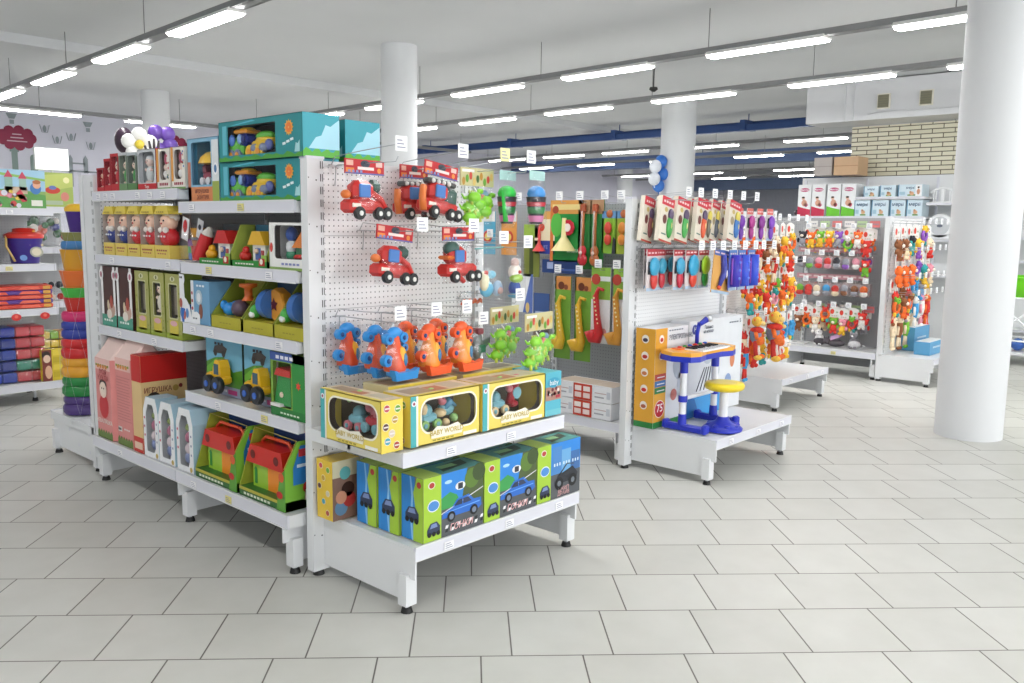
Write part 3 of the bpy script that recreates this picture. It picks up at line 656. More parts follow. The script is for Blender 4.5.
# bagged stacking cups
t = thing('bagged_cups', 'bag of colourful stacking cups with a red and white hanging card', 'toy')
m = MB(); cs = [('c8302c', .045, .08), ('b06a38', .04, .03), ('8a94a0', .045, .015), ('d89c38', .045, .05)]; z = .0
for c, r, hh in cs: m.lathe((0, .05, z), [(r*.85, 0), (r, hh*.9), (r*1.04, hh)], P(c), 16); z += hh
m.lathe((-.08, .06, 0), [(.03, 0), (.03, .04)], P('4878c8'), 12); m.lathe((-.08, .06, .04), [(.032, 0), (.032, .035)], P('48a868'), 12); m.lathe((-.085, .06, .075), [(.03, 0), (.03, .04)], P('9c5cb0'), 12)
m.build('cups', t); f = MB(); f.lathe((-.02, .055, -.0), [(.1, 0), (.105, .1), (.09, .17), (.03, .19)], BAG, 14); f.build('bag', t)
f = MB(); F = (V(-.1, .0, .12), V(1, 0, -.25).normalized(), V(.25, 0, 1).normalized(), V(0,-1,0)); f.prism(F, [(0, 0), (.07, 0), (.07, .12), (0, .12)], .002, K('eceef0')); f.disc(F, .035, .075, .022, K('c83038'), ry=.035, lift=.004); f.build('card', t)
putL(t, 4.37, 1.394, 2.235)
t = thing('bagged_cups', 'tilted red and white bagged toy leaning before the farmhouse carton', 'toy')
m = MB(); m.cyl((0, .03, .02), (.045, .05, .14), .042, .035, P('c8282c'), 12); m.cyl((.045, .05, .14), (.06, .06, .18), .034, .012, P('d8d4cc'), 12); m.build('cone_toy', t)
m = MB(); F = (V(-.09, .06, .13), V(1, 0, -.3).normalized(), V(.3, 0, 1).normalized(), V(0,-1,0)); m.prism(F, [(0, 0), (.06, 0), (.06, .1), (0, .1)], .002, K('e4e6ea')); m.disc(F, .03, .06, .015, K('303848'), lift=.004); m.build('card', t)
putL(t, 4.245, 1.394, 2.19)
# farmhouse trays
def farmhouse(roof, ball, back, lab):
    t = thing('toy_carton', lab, 'toy box', group='farmhouse toys on the second shelf'); w, d, h = .31, .14, .2
    m = MB(); F = fr(w); m.box(-w/2, w/2, 0, d, 0, .03, K('2c8a34')); m.box(-w/2, w/2, d-.005, d, .03, h, K(back)); m.box(w/2-.05, w/2, .0, .004, .03, .06, K('8cb848'))
    m.prism((V(w/2-.005, 0, 0), V(0,1,0), V(0,0,1), V(1,0,0)), [(0, 0), (d, 0), (d, h), (.06, h), (0, .06)], .005, K('a8b850')); strokes(m, F, .03, .2, .012, K('f0f0e0'), 7, .007); m.rect(F, w-.07, w-.02, .01, .045, K('c03028'))
    m.disc(F, w-.045, .03, .014, K('f0e8d8'), lift=.004); m.build('tray', t)
    m = MB(); m.box(-.05, .06, .05, .12, .03, .11, P('f0eee6')); m.prism((V(0, .035, 0), V(1,0,0), V(0,0,1), V(0,1,0)), [(-.075, .105), (.08, .105), (.04, .17), (-.03, .17)], .1, P(roof))
    m.box(-.02, .02, .045, .052, .035, .09, P('5870b0')); m.box(.03, .05, .045, .052, .05, .08, P('b04848')); m.ball((0, .04, .075), .013, P('f0d0b8'), 8, 5); m.build('farmhouse', t)
    m = MB(); m.ball((-.1, .04, .05), (.035, .03, .028), P(ball)); m.ball((-.085, .035, .08), .018, P(ball)); m.build('toy_animal', t); return t
putL(farmhouse('c82c28', 'e0a020', '3a4248', 'open green tray with red roofed farmhouse and yellow chick'), 4.0, 1.39)
putL(farmhouse('e0b030', 'c02820', '3c78a0', 'open green tray with yellow roofed farmhouse and red toy, blue back card'), 3.675, 1.39)
t = thing('toy_carton', 'white carton with window showing domes and an orange roofed house, at the shelf end', 'toy box'); w, d, h = .28, .14, .215
win = (.045, .27, .05, .2); m = winbox(w, d, h, win, .02, K('ecece8'), K('4a4038')); F = fr(w); m.rect(F, 0, w, 0, .012, K('88a858')); m.disc(F, .02, .1, .012, K('d04038'), ry=.022); strokes(m, F, .1, .25, .022, K('8890c0'), 5, .01); m.build('carton', t)
m = MB(); m.ball((-.06, .07, .16), (.03, .03, .035), P('3c5ca8')); m.ball((-.06, .07, .1), (.03, .03, .035), P('e8ecec')); m.ball((-.06, .07, .065), (.03, .03, .03), P('409870'))
m.prism((V(0, .04, 0), V(1,0,0), V(0,0,1), V(0,1,0)), [(-.02, .1), (.13, .1), (.13, .19), (.09, .2)], .06, P('e8862c')); m.box(0, .12, .05, .1, .05, .1, P('2c7848')); m.ball((.1, .04, .065), .025, P('f0e8e0')); m.rbox(.0, .06, .03, .06, .045, .07, P('d84038')); m.build('stacking_toys', t)
film_front(t, w, win, .02); putL(t, 3.36, 1.39)

# third shelf, far bay
for yc, w, lab in ((5.28, .2, 'dark brown fronted carton with white round topped edge, far left of the third shelf'), (5.06, .2, 'dark brown fronted carton with white round topped edge beside the olive cartons')):
    t = thing('toy_carton', lab, 'toy box', group='brown cartons on the third shelf'); d, h = .12, .36
    m = MB(); F = fr(w); m.box(-w/2, w/2, 0, d, 0, h, K('4a2a24')); m.rect(F, 0, .03, .05, h, K('eeecec')); m.rect(F, w-.03, w, .05, h, K('eeecec')); m.rect(F, 0, w, 0, .07, K('4c9a84'), .0018)
    for x in (.012, w-.012): m.disc(F, x, h-.05, .03, K('f0eeee'), ry=.035, lift=.003); m.disc(F, x, h-.05, .014, K('b07080'), ry=.018, lift=.004)
    m.disc(F, w*.7, .1, .05, K('c8a898'), ry=.045, lift=.003); m.disc(F, w*.55, .075, .035, K('e8e0d4'), ry=.03, lift=.004); m.disc(F, w*.72, .15, .022, K('a84838'), ry=.04, lift=.004); m.disc(F, w*.5, .13, .015, K('d8c8a8'), ry=.03, lift=.0045)
    strokes(m, F, .03, w-.04, .03, K('e8f0ec'), 4, .012, lift=.003); m.build('carton', t); putL(t, yc, .97)
for yc, w, toy, lab in ((4.83, .175, None, 'olive green window carton with grey inside, left of the doll one'), (4.645, .175, 'doll', 'olive green window carton showing a small doll with dark hair'), (4.455, .18, None, 'olive green window carton next to the bear card')):
    t = thing('toy_carton', lab, 'toy box', group='olive cartons on the third shelf'); d, h = .12, .355; win = (.045, w-.045, .115, h-.06)
    m = winbox(w, d, h, win, .008, K('a8a860'), K('6c665c'), edge=K('c8c898')); F = fr(w); m.rect(F, .04, w-.04, .02, .1, K('d0c048')); m.disc(F, w/2, .085, .04, K('d8a8b0'), ry=.015, lift=.0024)
    m.rect(F, 0, w, 0, .03, K('98a838')); m.disc(F, w/2, h-.03, .028, K('d4d4b0'), ry=.014, lift=.0024); m.disc(F, w/2, h-.03, .01, K('687038'), lift=.003)
    for i in range(6): m.disc(F, random.choice([.02, w-.02]), .05+i*.04, .006, K('88902c'), n=8)
    m.rect(rs(w, d), 0, d, 0, h, K('90a040'), .001); m.build('carton', t)
    if toy: doll(t, 0, .035, .13, .18, 'e8e0d0', 'f2dcc8', '181818')
    else: mm = MB(); mm.box(-.03, .03, .02, .03, .13, .28, K('8c8474')); mm.build('insert_card', t)
    film_front(t, w, win, .008); putL(t, yc, .97)
# third shelf, near bay
t = thing('display_card', 'tall white scalloped card with little bear figures beside the blue carton', 'card', group=None)
m = MB(); F = (V(-.05, 0, 0), V(1,0,0), V(0,0,1), V(0,-1,0)); m.prism(F, [(0, 0), (.12, 0), (.12, .03), (.1, .09), (.07, .12), (.05, .13), (.045, .2), (.055, .22), (.05, .25), (.0, .255)], .003, K('eceef2'))
for x, z, c in ((.02, .05, '4878b8'), (.05, .04, 'c06858'), (.08, .05, '5888c0'), (.015, .1, 'b05850')): m.disc(F, x, z, .016, K(c), ry=.026, lift=.005)
strokes(m, F, .01, .04, .23, K('303840'), 2, .01, lift=.005); m.build('card', t); b2 = MB(); b2.lathe((-.02, .05, 0), [(.055, 0), (.06, .07), (.03, .09)], P('2c68b8'), 16); b2.box(-.05, .05, .09, .12, 0, .18, K('a88830')); b2.build('blue_bowl', t)
putL(t, 4.325, 1.075)
t = thing('toy_carton', 'light blue carton with a white character badge, left of the olive trays', 'toy box'); w, d, h = .19, .12, .225
m = MB(); F = fr(w); m.box(-w/2, w/2, 0, d, 0, h, K('6fa0c4')); m.rect(F, 0, .03, 0, h, K('e4e8ec')); m.disc(F, .085, .14, .035, K('b8ccd8'), ry=.04); m.disc(F, .085, .14, .02, K('e8ecf0'), ry=.024, lift=.003); m.disc(F, .1, .07, .02, K('8c5848'), ry=.04); strokes(m, F, .06, .15, h-.03, K('e8f0f4'), 3, .01)
for i in range(3): m.disc(F, .015, .08+i*.04, .009, K('b04050'), lift=.003)
m.flat(F, [(.0, 0), (.09, 0), (.09, .05), (.06, .065), (.02, .06), (0, .03)], K('f0f2f4'), .0024); strokes(m, F, .02, .07, .025, K('707880'), 2, .008, lift=.004); m.build('carton', t); putL(t, 4.16, 1.075)
def olivetray(w, lab, kind):
    t = thing('toy_tray', lab, 'toy box', group='olive trays on the third shelf'); d, h = .2, .25
    m = MB(); m.box(-w/2, w/2, 0, d, 0, .06, K('b4ac30')); m.box(-w/2, w/2, d-.006, d, .06, h, K('2c4c70' if kind else 'a8a438'))
    for x in (-w/2, w/2-.005):
        m.prism((V(x, 0, 0), V(0,1,0), V(0,0,1), V(1,0,0)), [(0, .0), (d, 0), (d, h), (d-.05, h), (0, .06)], .005, K('8e9a38'))
    m.box(-w/2, w/2, d-.07, d, h-.005, h, K('3c5c88' if kind else 'a0a040')); F = fr(w); strokes(m, F, w*.3, w*.7, .025, K('98902c'), 4, .006); m.build('tray', t)
    o = MB()
    if kind:
        o.lathe((-.06, .08, .135), [(.05, 0), (.06, .01), (.06, .02), (.05, .03)], P('a82848'), 18, 'x'); o.lathe((-.035, .08, .14), [(.07, 0), (.07, .045)], P('3c70b8'), 18, 'x')
        o.lathe((.035, .07, .14), [(.075, 0), (.08, .01), (.08, .05), (.07, .06)], P('e09a34'), 8, 'y', False); S = (V(0, .069, 0), V(1,0,0), V(0,0,1), V(0,-1,0)); o.star(S, .035, .14, .035, P('5c1c24'), 5, .5)
        o.ball((-.1, .05, .1), (.03, .028, .034), P('48b048')); o.ball((-.1, .03, .085), (.02, .015, .016), P('e8ecec'))
        o.build('shape_sorter_wheel', t)
    else:
        o.ball((-.07, .07, .09), (.045, .04, .035), P('2c8cd8')); o.ball((-.1, .05, .11), (.02, .02, .025), P('2c8cd8')); o.ball((-.05, .09, .11), (.03, .03, .025), P('2c7cc8')); o.ball((.02, .07, .1), (.045, .045, .045), P('5c4a5c'))
        o.lathe((.05, .1, .14), [(.035, 0), (.02, .02), (.02, .06), (.045, .07), (.045, .085)], P('e07030'), 16); o.build('plastic_shape_toys', t)
    return t
putL(olivetray(.29, 'olive tray with blue toy and orange funnel, left of the star wheels', 0), 3.91, 1.075)
putL(olivetray(.27, 'olive tray with yellow star wheel, left one of the pair', 1), 3.615, 1.075)
putL(olivetray(.25, 'olive tray with yellow star wheel at the very end of the shelf', 1), 3.352, 1.075)

# fourth shelf: trucks and barn
def truckbox(w, lab):
    t = thing('toy_carton', lab, 'toy box', group='yellow truck cartons on the fourth shelf'); d, h = .17, .3
    m = MB(); F = fr(w); m.box(-w/2, w/2, 0, d, 0, h, K('3c4a3c')); m.rect(F, 0, w, .1, h, K('6fb0cc'))
    m.flat(F, [(0, .05), (w, .05), (w, .15), (w*.75, .13), (w*.5, .2), (w*.25, .19), (0, .16)], K('4c8c2c'), .0016); m.flat(F, [(0, .09), (w*.4, .17), (w*.3, .19), (0, .13)], K('6cb038'), .002)
    m.rect(F, 0, w, 0, .05, K('98a0b8'), .002); m.rect(F, 0, w*.35, 0, .05, K('e0a840'), .0024); m.rect(F, w*.6, w*.85, .012, .036, K('b82c78'), .0028); strokes(m, F, w*.35, w*.58, .02, K('e8e4ec'), 4, .012, lift=.003)
    m.flat(F, [(w*.2, h*.72), (w*.55, h*.72), (w*.6, h*.82), (w*.45, h*.88), (w*.25, h*.84)], K('4c4440'), .002); strokes(m, F, w*.25, w*.52, h*.86, K('28282c'), 3, .014, lift=.003)
    m.disc(F, w*.27, h*.72, .018, K('38342e'), lift=.003); m.disc(F, w*.5, h*.72, .018, K('38342e'), lift=.003); m.build('carton', t)
    o = MB(); Y = P('e8b424')
    o.rbox(-.04, .13, .0, .07, .09, .14, Y, .012); o.prism((V(0, .0, 0), V(1,0,0), V(0,0,1), V(0,1,0)), [(.0, .135), (.11, .135), (.105, .2), (.085, .24), (.04, .24), (.012, .19)], .065, Y)
    o.box(.03, .08, -.004, -.0, .15, .215, K('3c5c70')); o.ball((-.03, .02, .13), (.05, .04, .03), Y)
    for x in (-.01, .1): o.lathe((x, -.035, .09), [(.05, 0), (.055, .01), (.055, .03), (.045, .04)], P('222428'), 16, 'y'); o.lathe((x, -.04, .09), [(.02, 0), (.02, .01)], P('3c68c0'), 12, 'y')
    q = o.build('toy_truck', t, (-.0, -.07, .0)); q.scale = (.82, .82, .82); return t
# truck stands on the carton's open tray, so the carton front is recessed
for yc, w, lab in ((4.06, .36, 'carton with green meadow print and yellow toy truck, left one'), (3.69, .34, 'carton with green meadow print and yellow toy truck beside the green barn box')):
    putL(truckbox(w, lab), yc, .71, 2.235)
t = thing('toy_carton', 'green carton with window showing a red roofed green barn', 'toy box'); w, d, h = .28, .16, .3; win = (.02, .17, .045, .255)
m = winbox(w, d, h, win, .01, K('7ca83c'), K('b0a4a0')); F = fr(w); m.rect(F, 0, w, 0, .04, K('1f7a34')); strokes(m, F, .08, .24, .014, K('e0f0d8'), 6, .008, lift=.002); m.rect(F, .18, w, .04, h, K('2c8c3c')); m.star(F, .23, .16, .022, K('e04830'), 6, .5)
m.rect(F, .0, w, h-.04, h, K('3858a0')); strokes(m, F, .05, .2, h-.03, K('e8e8f0'), 4, .016, lift=.002); S = rs(w, d); m.rect(S, 0, d, 0, h, K('7cb048')); m.rect(S, .02, d-.02, .05, .2, K('3c9ccc'), .002); m.disc(S, d/2, .24, .03, K('b0d068'), lift=.002); m.build('carton', t)
o = MB(); o.prism((V(0, .02, 0), V(1,0,0), V(0,0,1), V(0,1,0)), [(-.12, .05), (.02, .05), (.02, .19), (-.08, .19)], .1, P('2c9444')); o.prism((V(0, .01, 0), V(1,0,0), V(0,0,1), V(0,1,0)), [(-.1, .19), (.03, .19), (.03, .22), (-.08, .225)], .12, P('c83028')); o.ball((-.05, .016, .1), (.014, .006, .014), P('f0d8c0')); o.box(-.12, -.04, .0, .03, .045, .058, P('f0ecec')); o.build('toy_barn', t, (-.01, -.01, 0))
film_front(t, w, win, .01); putL(t, 3.37, .71, 2.165)

# bottom shelf
def houselid(w, d, h, zt, lab):
    t = thing('doll_carton', lab, 'toy box', group='large pink cartons on the bottom shelf')
    m = MB(); F = fr(w); r = .03; pts = [(-w/2+r, 0), (w/2-r, 0), (w/2, r), (w/2, d-r), (w/2-r, d), (-w/2+r, d), (-w/2, d-r), (-w/2, r)]
    n = 8; vs = [(x, y, 0) for x, y in pts]+[(x, y, h) for x, y in pts]+[(x, (y*.1+d*.5), zt) for x, y in [(p[0]*.9, p[1]-d/2) for p in pts]]
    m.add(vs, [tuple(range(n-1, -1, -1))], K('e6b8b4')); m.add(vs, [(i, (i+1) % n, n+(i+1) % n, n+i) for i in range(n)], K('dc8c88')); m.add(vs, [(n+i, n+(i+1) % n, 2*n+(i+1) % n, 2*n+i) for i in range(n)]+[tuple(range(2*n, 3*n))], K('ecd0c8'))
    F = (V(-w/2, 0, 0), V(1,0,0), V(0,0,1), V(0,-1,0)); m.rect(F, r, w-r, h*.86, h, K('e8bcb4')); strokes(m, F, r*1.3, w-r*1.3, h*.9, K('8c9830'), 6, .014); strokes(m, F, r*2, w-r*2, h*.88, K('d88838'), 4, .02, lift=.002)
    pp = [(r, 0), (w-r, 0)]+[(w-r-(w-2*r)*i/12, .035+.02*(i % 2)) for i in range(13)]; m.flat(F, pp, K('68803c'), .002)
    return t, m, F
t, m, F = houselid(.27, .2, .49, .60, 'large pink peaked carton with a printed tumbler doll, nearest the ring tower')
m.text(F, 'МОЯ\nКУКЛА', .14, .39, .045, K('a83840')); m.disc(F, .135, .2, .065, K('c82c34'), ry=.075); m.disc(F, .135, .3, .05, K('f0d8c8'), lift=.003); m.disc(F, .135, .335, .05, K('30201c'), ry=.03, lift=.0025); m.disc(F, .135, .305, .036, K('f4e0d0'), lift=.0035)
for s in (-1, 1): m.disc(F, .135+s*.014, .31, .006, K('201818'), lift=.0045)
m.text(F, 'НЕВАЛЯШКА', .135, .105, .035, K('f4ece4')); m.build('carton', t); putL(t, 5.255, .29, 2.10)
t, m, F = houselid(.26, .2, .52, .63, 'large pink peaked carton covered with small print, beside the red topped box')
for i in range(16): m.rect(F, .04, .22-.01*(i % 3), .15+i*.017, .155+i*.017, K('c87878'))
m.rect(F, .04, .09, .08, .11, K('f4ece8')); strokes(m, F, .045, .085, .088, K('302828'), 4, .014, lift=.003); strokes(m, F, .12, .2, .095, K('f0e0dc'), 3, .01); m.build('carton', t); putL(t, 4.985, .29, 2.105)
t = thing('doll_carton', 'red topped yellow carton reading toy in Cyrillic, behind the white window boxes', 'toy box'); w, d, h = .12, .27, .56
m = MB(); m.box(-w/2, w/2, 0, d, 0, h, K('e0c088')); S = rs(w, d)
for FF, L in ((fr(w), w), (S, d)): m.rect(FF, 0, L, h-.15, h, K('c4201c')); m.rect(FF, 0, L, 0, .09, K('c83028')); m.rect(FF, .01, L-.01, .02, .06, K('e8c8b0'), .002)
m.text(S, 'ИГРУШКА', .095, h-.2, .042, K('7c2c24'), sx=.8); m.disc(S, .2, h-.2, .018, K('b89850')); m.disc(S, .23, h-.19, .012, K('803028')); m.disc(S, .07, .3, .045, K('2a201c'), ry=.05); m.disc(S, .07, .29, .032, K('f2d8c4'), ry=.038, lift=.003); m.disc(S, .06, .16, .06, K('c82c28'), ry=.08); m.box(-w/2+.003, w/2-.003, .003, d-.003, h, h+.003, K('b41c1c')); m.build('carton', t); putL(t, 4.80, .29, 2.10)
for i, (yc, lab) in enumerate(((4.64, 'white carton with arched window, left one of three, at the red topped carton'), (4.455, 'white carton with arched window, middle one of three'), (4.25, 'white carton with arched window and blue side, beside the house sorters'))):
    t = thing('toy_carton', lab, 'toy box', group='white arched window cartons on the bottom shelf'); w, d, h = .18, (.15 if i else .13), .34; F = fr(w)
    m = MB(); win = [(.04, .03), (.125, .03), (.14, .06), (.14, .25), (.115, .3), (.06, .3), (.035, .25), (.035, .06)]; out = [(0, 0), (w, 0), (w, .04), (w, .26), (w*.85, h), (w*.2, h), (0, .26), (0, .04)]
    m.ring(F, out, win, K('eceef0')); m.prism((V(-w/2, d, 0), V(1,0,0), V(0,0,1), V(0,-1,0)), out, .004, K('8c8078'))
    o, u, v, n = F
    for k in range(8):
        a, b = out[k], out[(k+1) % 8]; m.add([o+u*a[0]+v*a[1], o+u*b[0]+v*b[1], o+u*b[0]+v*b[1]-n*d, o+u*a[0]+v*a[1]-n*d], [(0, 1, 2, 3)], K('a8c8d8') if k in (1, 2, 3, 4) else K('e4e6e8'))
    m.box(-w/2+.02, w/2-.02, d*.7, d*.72, .02, .3, K('6c6460'))
    for k in range(3): m.disc(F, .018, .12+.05*k, .008, K('c85870'), n=8); m.disc(F, .162, .1+.05*k, .007, K('8890b0'), n=8)
    m.disc(F, .155, .02, .014, K('c8b060')); m.build('carton', t)
    q = MB(); q.ball((-.005, .03, .07), (.034, .025, .035), P('7c88b0')); q.ball((-.002, .026, .12), (.026, .022, .03), P('d8c8cc')); q.ball((-.002, .026, .18), (.022, .02, .03), P('b87088')); q.ball((.002, .024, .235), (.02, .018, .02), P('90a060')); q.build('rattle', t)
    f = MB(); f.flat(F, win, FILM, .0); f.build('window_film', t)
    putL(t, yc, .29, 2.10)
def sorter(w, lab):
    t = thing('toy_tray', lab, 'toy box', group='house shape sorters on the bottom shelf'); d, h = .2, .32; F = fr(w)
    m = MB(); m.box(-w/2, w/2, 0, d, 0, .045, K('30682c')); m.rect(F, 0, w, .03, .045, K('b8b040')); strokes(m, F, .04, w*.7, .01, K('e0e8d0'), 8, .012); m.box(-w/2, w/2, d-.005, d, .045, h, K('284c8c'))
    m.prism((V(-w/2, 0, 0), V(0,1,0), V(0,0,1), V(1,0,0)), [(0, .045), (d, .045), (d, h), (.09, h)], .004, K('a0a838'))
    sd = V(w/2-.004, 0, 0); SF = (V(w/2, 0, 0), V(0,1,0), V(0,0,1), V(1,0,0)); m.prism((sd, V(0,1,0), V(0,0,1), V(1,0,0)), [(0, 0), (d, 0), (d, h), (.07, h), (0, .2)], .004, K('7cb83c'))
    m.flat(SF, [(.04, .12), (d-.01, .12), (d-.01, h-.02), (.08, h-.02), (.04, .2)], K('2c7cc0'), .0045); m.rect(SF, .06, .15, .2, .215, K('d8e4f0'), .006); m.rect(SF, .07, .17, .25, .285, K('c03038'), .006); m.disc(SF, .12, .1, .03, K('c83028'), lift=.006); m.rect(SF, .1, .14, .04, .09, K('e8d8c0'), .006)
    m.prism(F, [(w-.07, .0), (w, 0), (w, .2), (w-.035, .17), (w-.055, .1)], .003, K('5c9c38')); m.disc(F, w-.04, .075, .025, K('c02c28'), ry=.018, lift=.005); m.disc(F, w-.025, .16, .022, K('e06030'), lift=.005); m.build('tray', t)
    o = MB(); a = -w/2+.03; b = w/2-.08
    o.box(a+.015, (a+b)/2, .05, .16, .045, .17, P('9cc83c')); o.box((a+b)/2, b, .05, .16, .045, .17, P('f09028')); o.prism((V(0, .03, 0), V(1,0,0), V(0,0,1), V(0,1,0)), [(a-.015, .165), (b+.02, .165), (b-.0, .255), (a+.025, .255)], .14, P('cc241c'))
    W = (V(0, .05, 0), V(1,0,0), V(0,0,1), V(0,-1,0)); W2 = (V(0, .03, 0), V(1,0,0), V(0,0,1), V(0,-1,0))
    o.rect(W, a+.03, a+.055, .06, .13, P('2c8c3c')); o.rect(W, b-.05, b-.02, .05, .13, P('d86020')); o.disc(W, b-.035, .13, .015, P('d86020')); o.disc(W, a+.042, .13, .0125, P('2c8c3c'))
    o.disc(W2, a+.05, .21, .022, P('6c1410')); o.disc(W2, b-.04, .21, .022, P('6c1410')); o.tube([(a+.02, .1, .255), (a+.06, .1, .285), (b-.04, .1, .285), (b-.01, .1, .255)], .009, P('d8502c')); o.build('sorter_house', t)
    f = MB(); f.tube([(-w/2, .003, .045), (-w/2, .09, h), (w/2-.01, .07, h), (w/2-.01, 0, .2)], .002, K('c8b850'), 4); f.build('carton_rim', t)
    return t
putL(sorter(.41, 'open tray with red roofed shape sorter house, left of the pair'), 3.935, .29, 2.10)
putL(sorter(.40, 'open tray with red roofed shape sorter house at the near end of the bottom shelf'), 3.505, .29, 2.10)
# ---------------------------------------------------------------- tractor endcap: yellow pastel toy cartons
def pasteltoys(par, w, v=0):
    o = MB(); A, B2, C2, D2, E2 = P('80b8c4'), P('d88088'), P('9cc878'), P('ecd0a0'), P('b83440')
    def cart(x, z, c, cw):
        o.rbox(x-.045, x+.045, .05, .11, z, z+.04, c, .01); o.ball((x, .08, z+.05), (.03, .028, .03), c)
        for s in (-1, 1): o.lathe((x+s*.035, .04, z-.005), [(.022, 0), (.022, .014)], cw, 12, 'y'); o.lathe((x+s*.035, .037, z-.005), [(.01, 0), (.01, .004)], A, 10, 'y')
    if v == 0:
        cart(-w*.2, .07, A, B2); cart(w*.18, .08, E2, A); o.ball((w*.2, .08, .14), (.035, .03, .035), B2)
    elif v == 1:
        cart(-w*.22, .07, A, C2); o.ball((-w*.3, .07, .13), (.02, .02, .03), D2); o.ball((w*.05, .08, .1), (.03, .03, .02), D2); o.ball((w*.2, .09, .11), (.045, .03, .03), A); o.ball((w*.3, .07, .07), (.02, .02, .02), C2); o.tube([(w*.12, .08, .1), (w*.2, .07, .15), (w*.34, .07, .12)], [.01, .022, .006], P('5c98b8'), 6); o.ball((w*.08, .05, .06), (.018, .018, .02), D2)
        for i in range(5): o.ball((w*(.1+.04*i), .085, .17-.01*i), (.012, .01, .014), A, 6, 4)
    else:
        cart(-w*.22, .07, A, D2); o.rbox(w*.08, w*.24, .06, .11, .06, .09, E2, .01); o.tube([(w*.05, .07, .08), (w*.12, .07, .14), (w*.2, .07, .18)], .02, E2, 8); o.lathe((w*.16, .05, .13), [(.028, 0), (.028, .03)], A, 12, 'y'); o.ball((w*.2, .07, .2), (.03, .02, .015), B2)
    for (a, b, c) in (((-w*.4, .16), (-w*.15, .2), C2), ((-w*.1, .2), (.02, .15), B2)):
        o.tube([(a[0], .07, a[1]), (b[0], .07, b[1])], [.008, .012], c, 6); o.ball((b[0], .07, b[1]), (.022, .016, .018), c, 8, 5)
    return o.build('pastel_toys', par)
def yellowbox(w, d, h, lab, v, left_teal=True):
    t = thing('toy_carton', lab, 'toy box', group='yellow pastel toy cartons on the endcap shelf'); F = fr(w); win = (.06, w-.025, .05, h-.025)
    m = winbox(w, d, h, win, .045, K('ecd868'), K('5c544c'), edge=K('f4f0dc')); m.rect(F, 0, .03, 0, h, K('4fb0b4')); m.rect(F, .03, .04, 0, h, K('f0f0e4'))
    m.disc(F, .017, h-.03, .012, K('e8e8ec')); m.disc(F, .017, h-.03, .006, K('a04858'), lift=.003)
    bl = [(w*.28, .02), (w*.72, .02), (w*.74, .045), (w*.66, .07), (w*.5, .06), (w*.36, .07), (w*.27, .045)]
    m.flat(F, bl, K('f0ecdc'), .003); m.text(F, 'BABY WORLD', w*.5, .042, .03, K('c8b048'), lift=.0045); strokes(m, F, w*.3, w*.62, .008, K('a89838'), 5, .006); m.rect(F, w-.1, w-.02, .005, .02, K('f0eee4'))
    for S in (rs(w, d), ls(w, d)):
        m.rect(S, 0, d, 0, h, K('ecd458'), .001)
        for i, (a, b, c) in enumerate(((.25, .85, 'c04858'), (.75, .82, '68a838'), (.62, .62, 'c8a040'), (.2, .5, '5c3838'), (.48, .36, 'd8c8b8'), (.28, .22, '48a0b8'), (.7, .12, 'b04838'))):
            m.disc(S, d*a, h*b, .017, K('f0e8c8'), lift=.002); m.disc(S, d*a, h*b, .014, K(c), lift=.003); m.rect(S, d*a-.012, d*a+.012, h*b-.003, h*b+.003, K('e8e0dc'), .004)
    T = tp(w, h); m.rect(T, .0, w, .02, d, K('d8c8ac')); m.rect(T, .03, w*.4, .03, d*.8, K('a89070'), .002); m.rect(T, w*.4, w*.6, .03, d*.7, K('b87858'), .0025); m.rect(T, w*.65, w*.9, .04, d*.9, K('c0b8a0'), .002); m.rect(T, 0, w, 0, .02, K('e8d45c'), .002)
    m.build('carton', t); pasteltoys(t, w-.1, v).location = (.02, 0, 0); film_front(t, w, win, .045); return t
at(yellowbox(.40, .11, .21, 'yellow carton of pastel toys turned sideways, dotted end forward, leftmost on the endcap shelf', 0), 2.08, 2.79, .708, LEFT)
at(yellowbox(.395, .17, .21, 'yellow carton of pastel toys in the middle of the endcap shelf'.replace('in the', 'facing front, in the'), 1), 2.42, 2.58, .708)
at(yellowbox(.42, .17, .21, 'yellow carton of pastel toys at the right end of the endcap shelf', 2), 2.84, 2.575, .708)
for x, z, lab in ((2.48, .708, 'second row yellow carton standing behind the middle pastel toy carton'), (2.92, .708, 'second row yellow carton standing behind the right pastel toy carton')):
    t = thing('toy_carton', lab, 'toy box'); m = MB(); m.box(-.2, .2, 0, .17, 0, .215, K('d8cca0')); T = tp(.4, .215); m.rect(T, .02, .2, .02, .14, K('a8845c')); m.rect(T, .22, .38, .03, .15, K('8c7c64')); m.rect(fr(.4), 0, .4, 0, .215, K('e8d050')); m.build('carton', t); at(t, x, 2.79, z)
t = thing('toy_carton', 'cyan carton with a strip of berry photos at the right end of the endcap shelf', 'toy box'); w, d, h = .115, .3, .21
m = MB(); F = fr(w); m.box(-w/2, w/2, 0, d, 0, h, K('58b4c8')); m.rect(F, 0, w, .075, .14, K('b08878')); m.disc(F, w*.5, h-.05, .045, K('3ca0c0'), ry=.025)
for i in range(14): m.disc(F, random.uniform(.015, w-.015), random.uniform(.085, .13), .009, K(random.choice(['30282c', 'b03848', 'e8d8d0', '702838'])), n=8, lift=.003)
m.text(F, 'baby', w*.5, h-.05, .035, K('e4f2f4'), lift=.004); m.rect(F, 0, w, .0, .03, K('70c0cc')); m.build('carton', t); at(t, 3.112, 2.575, .708)

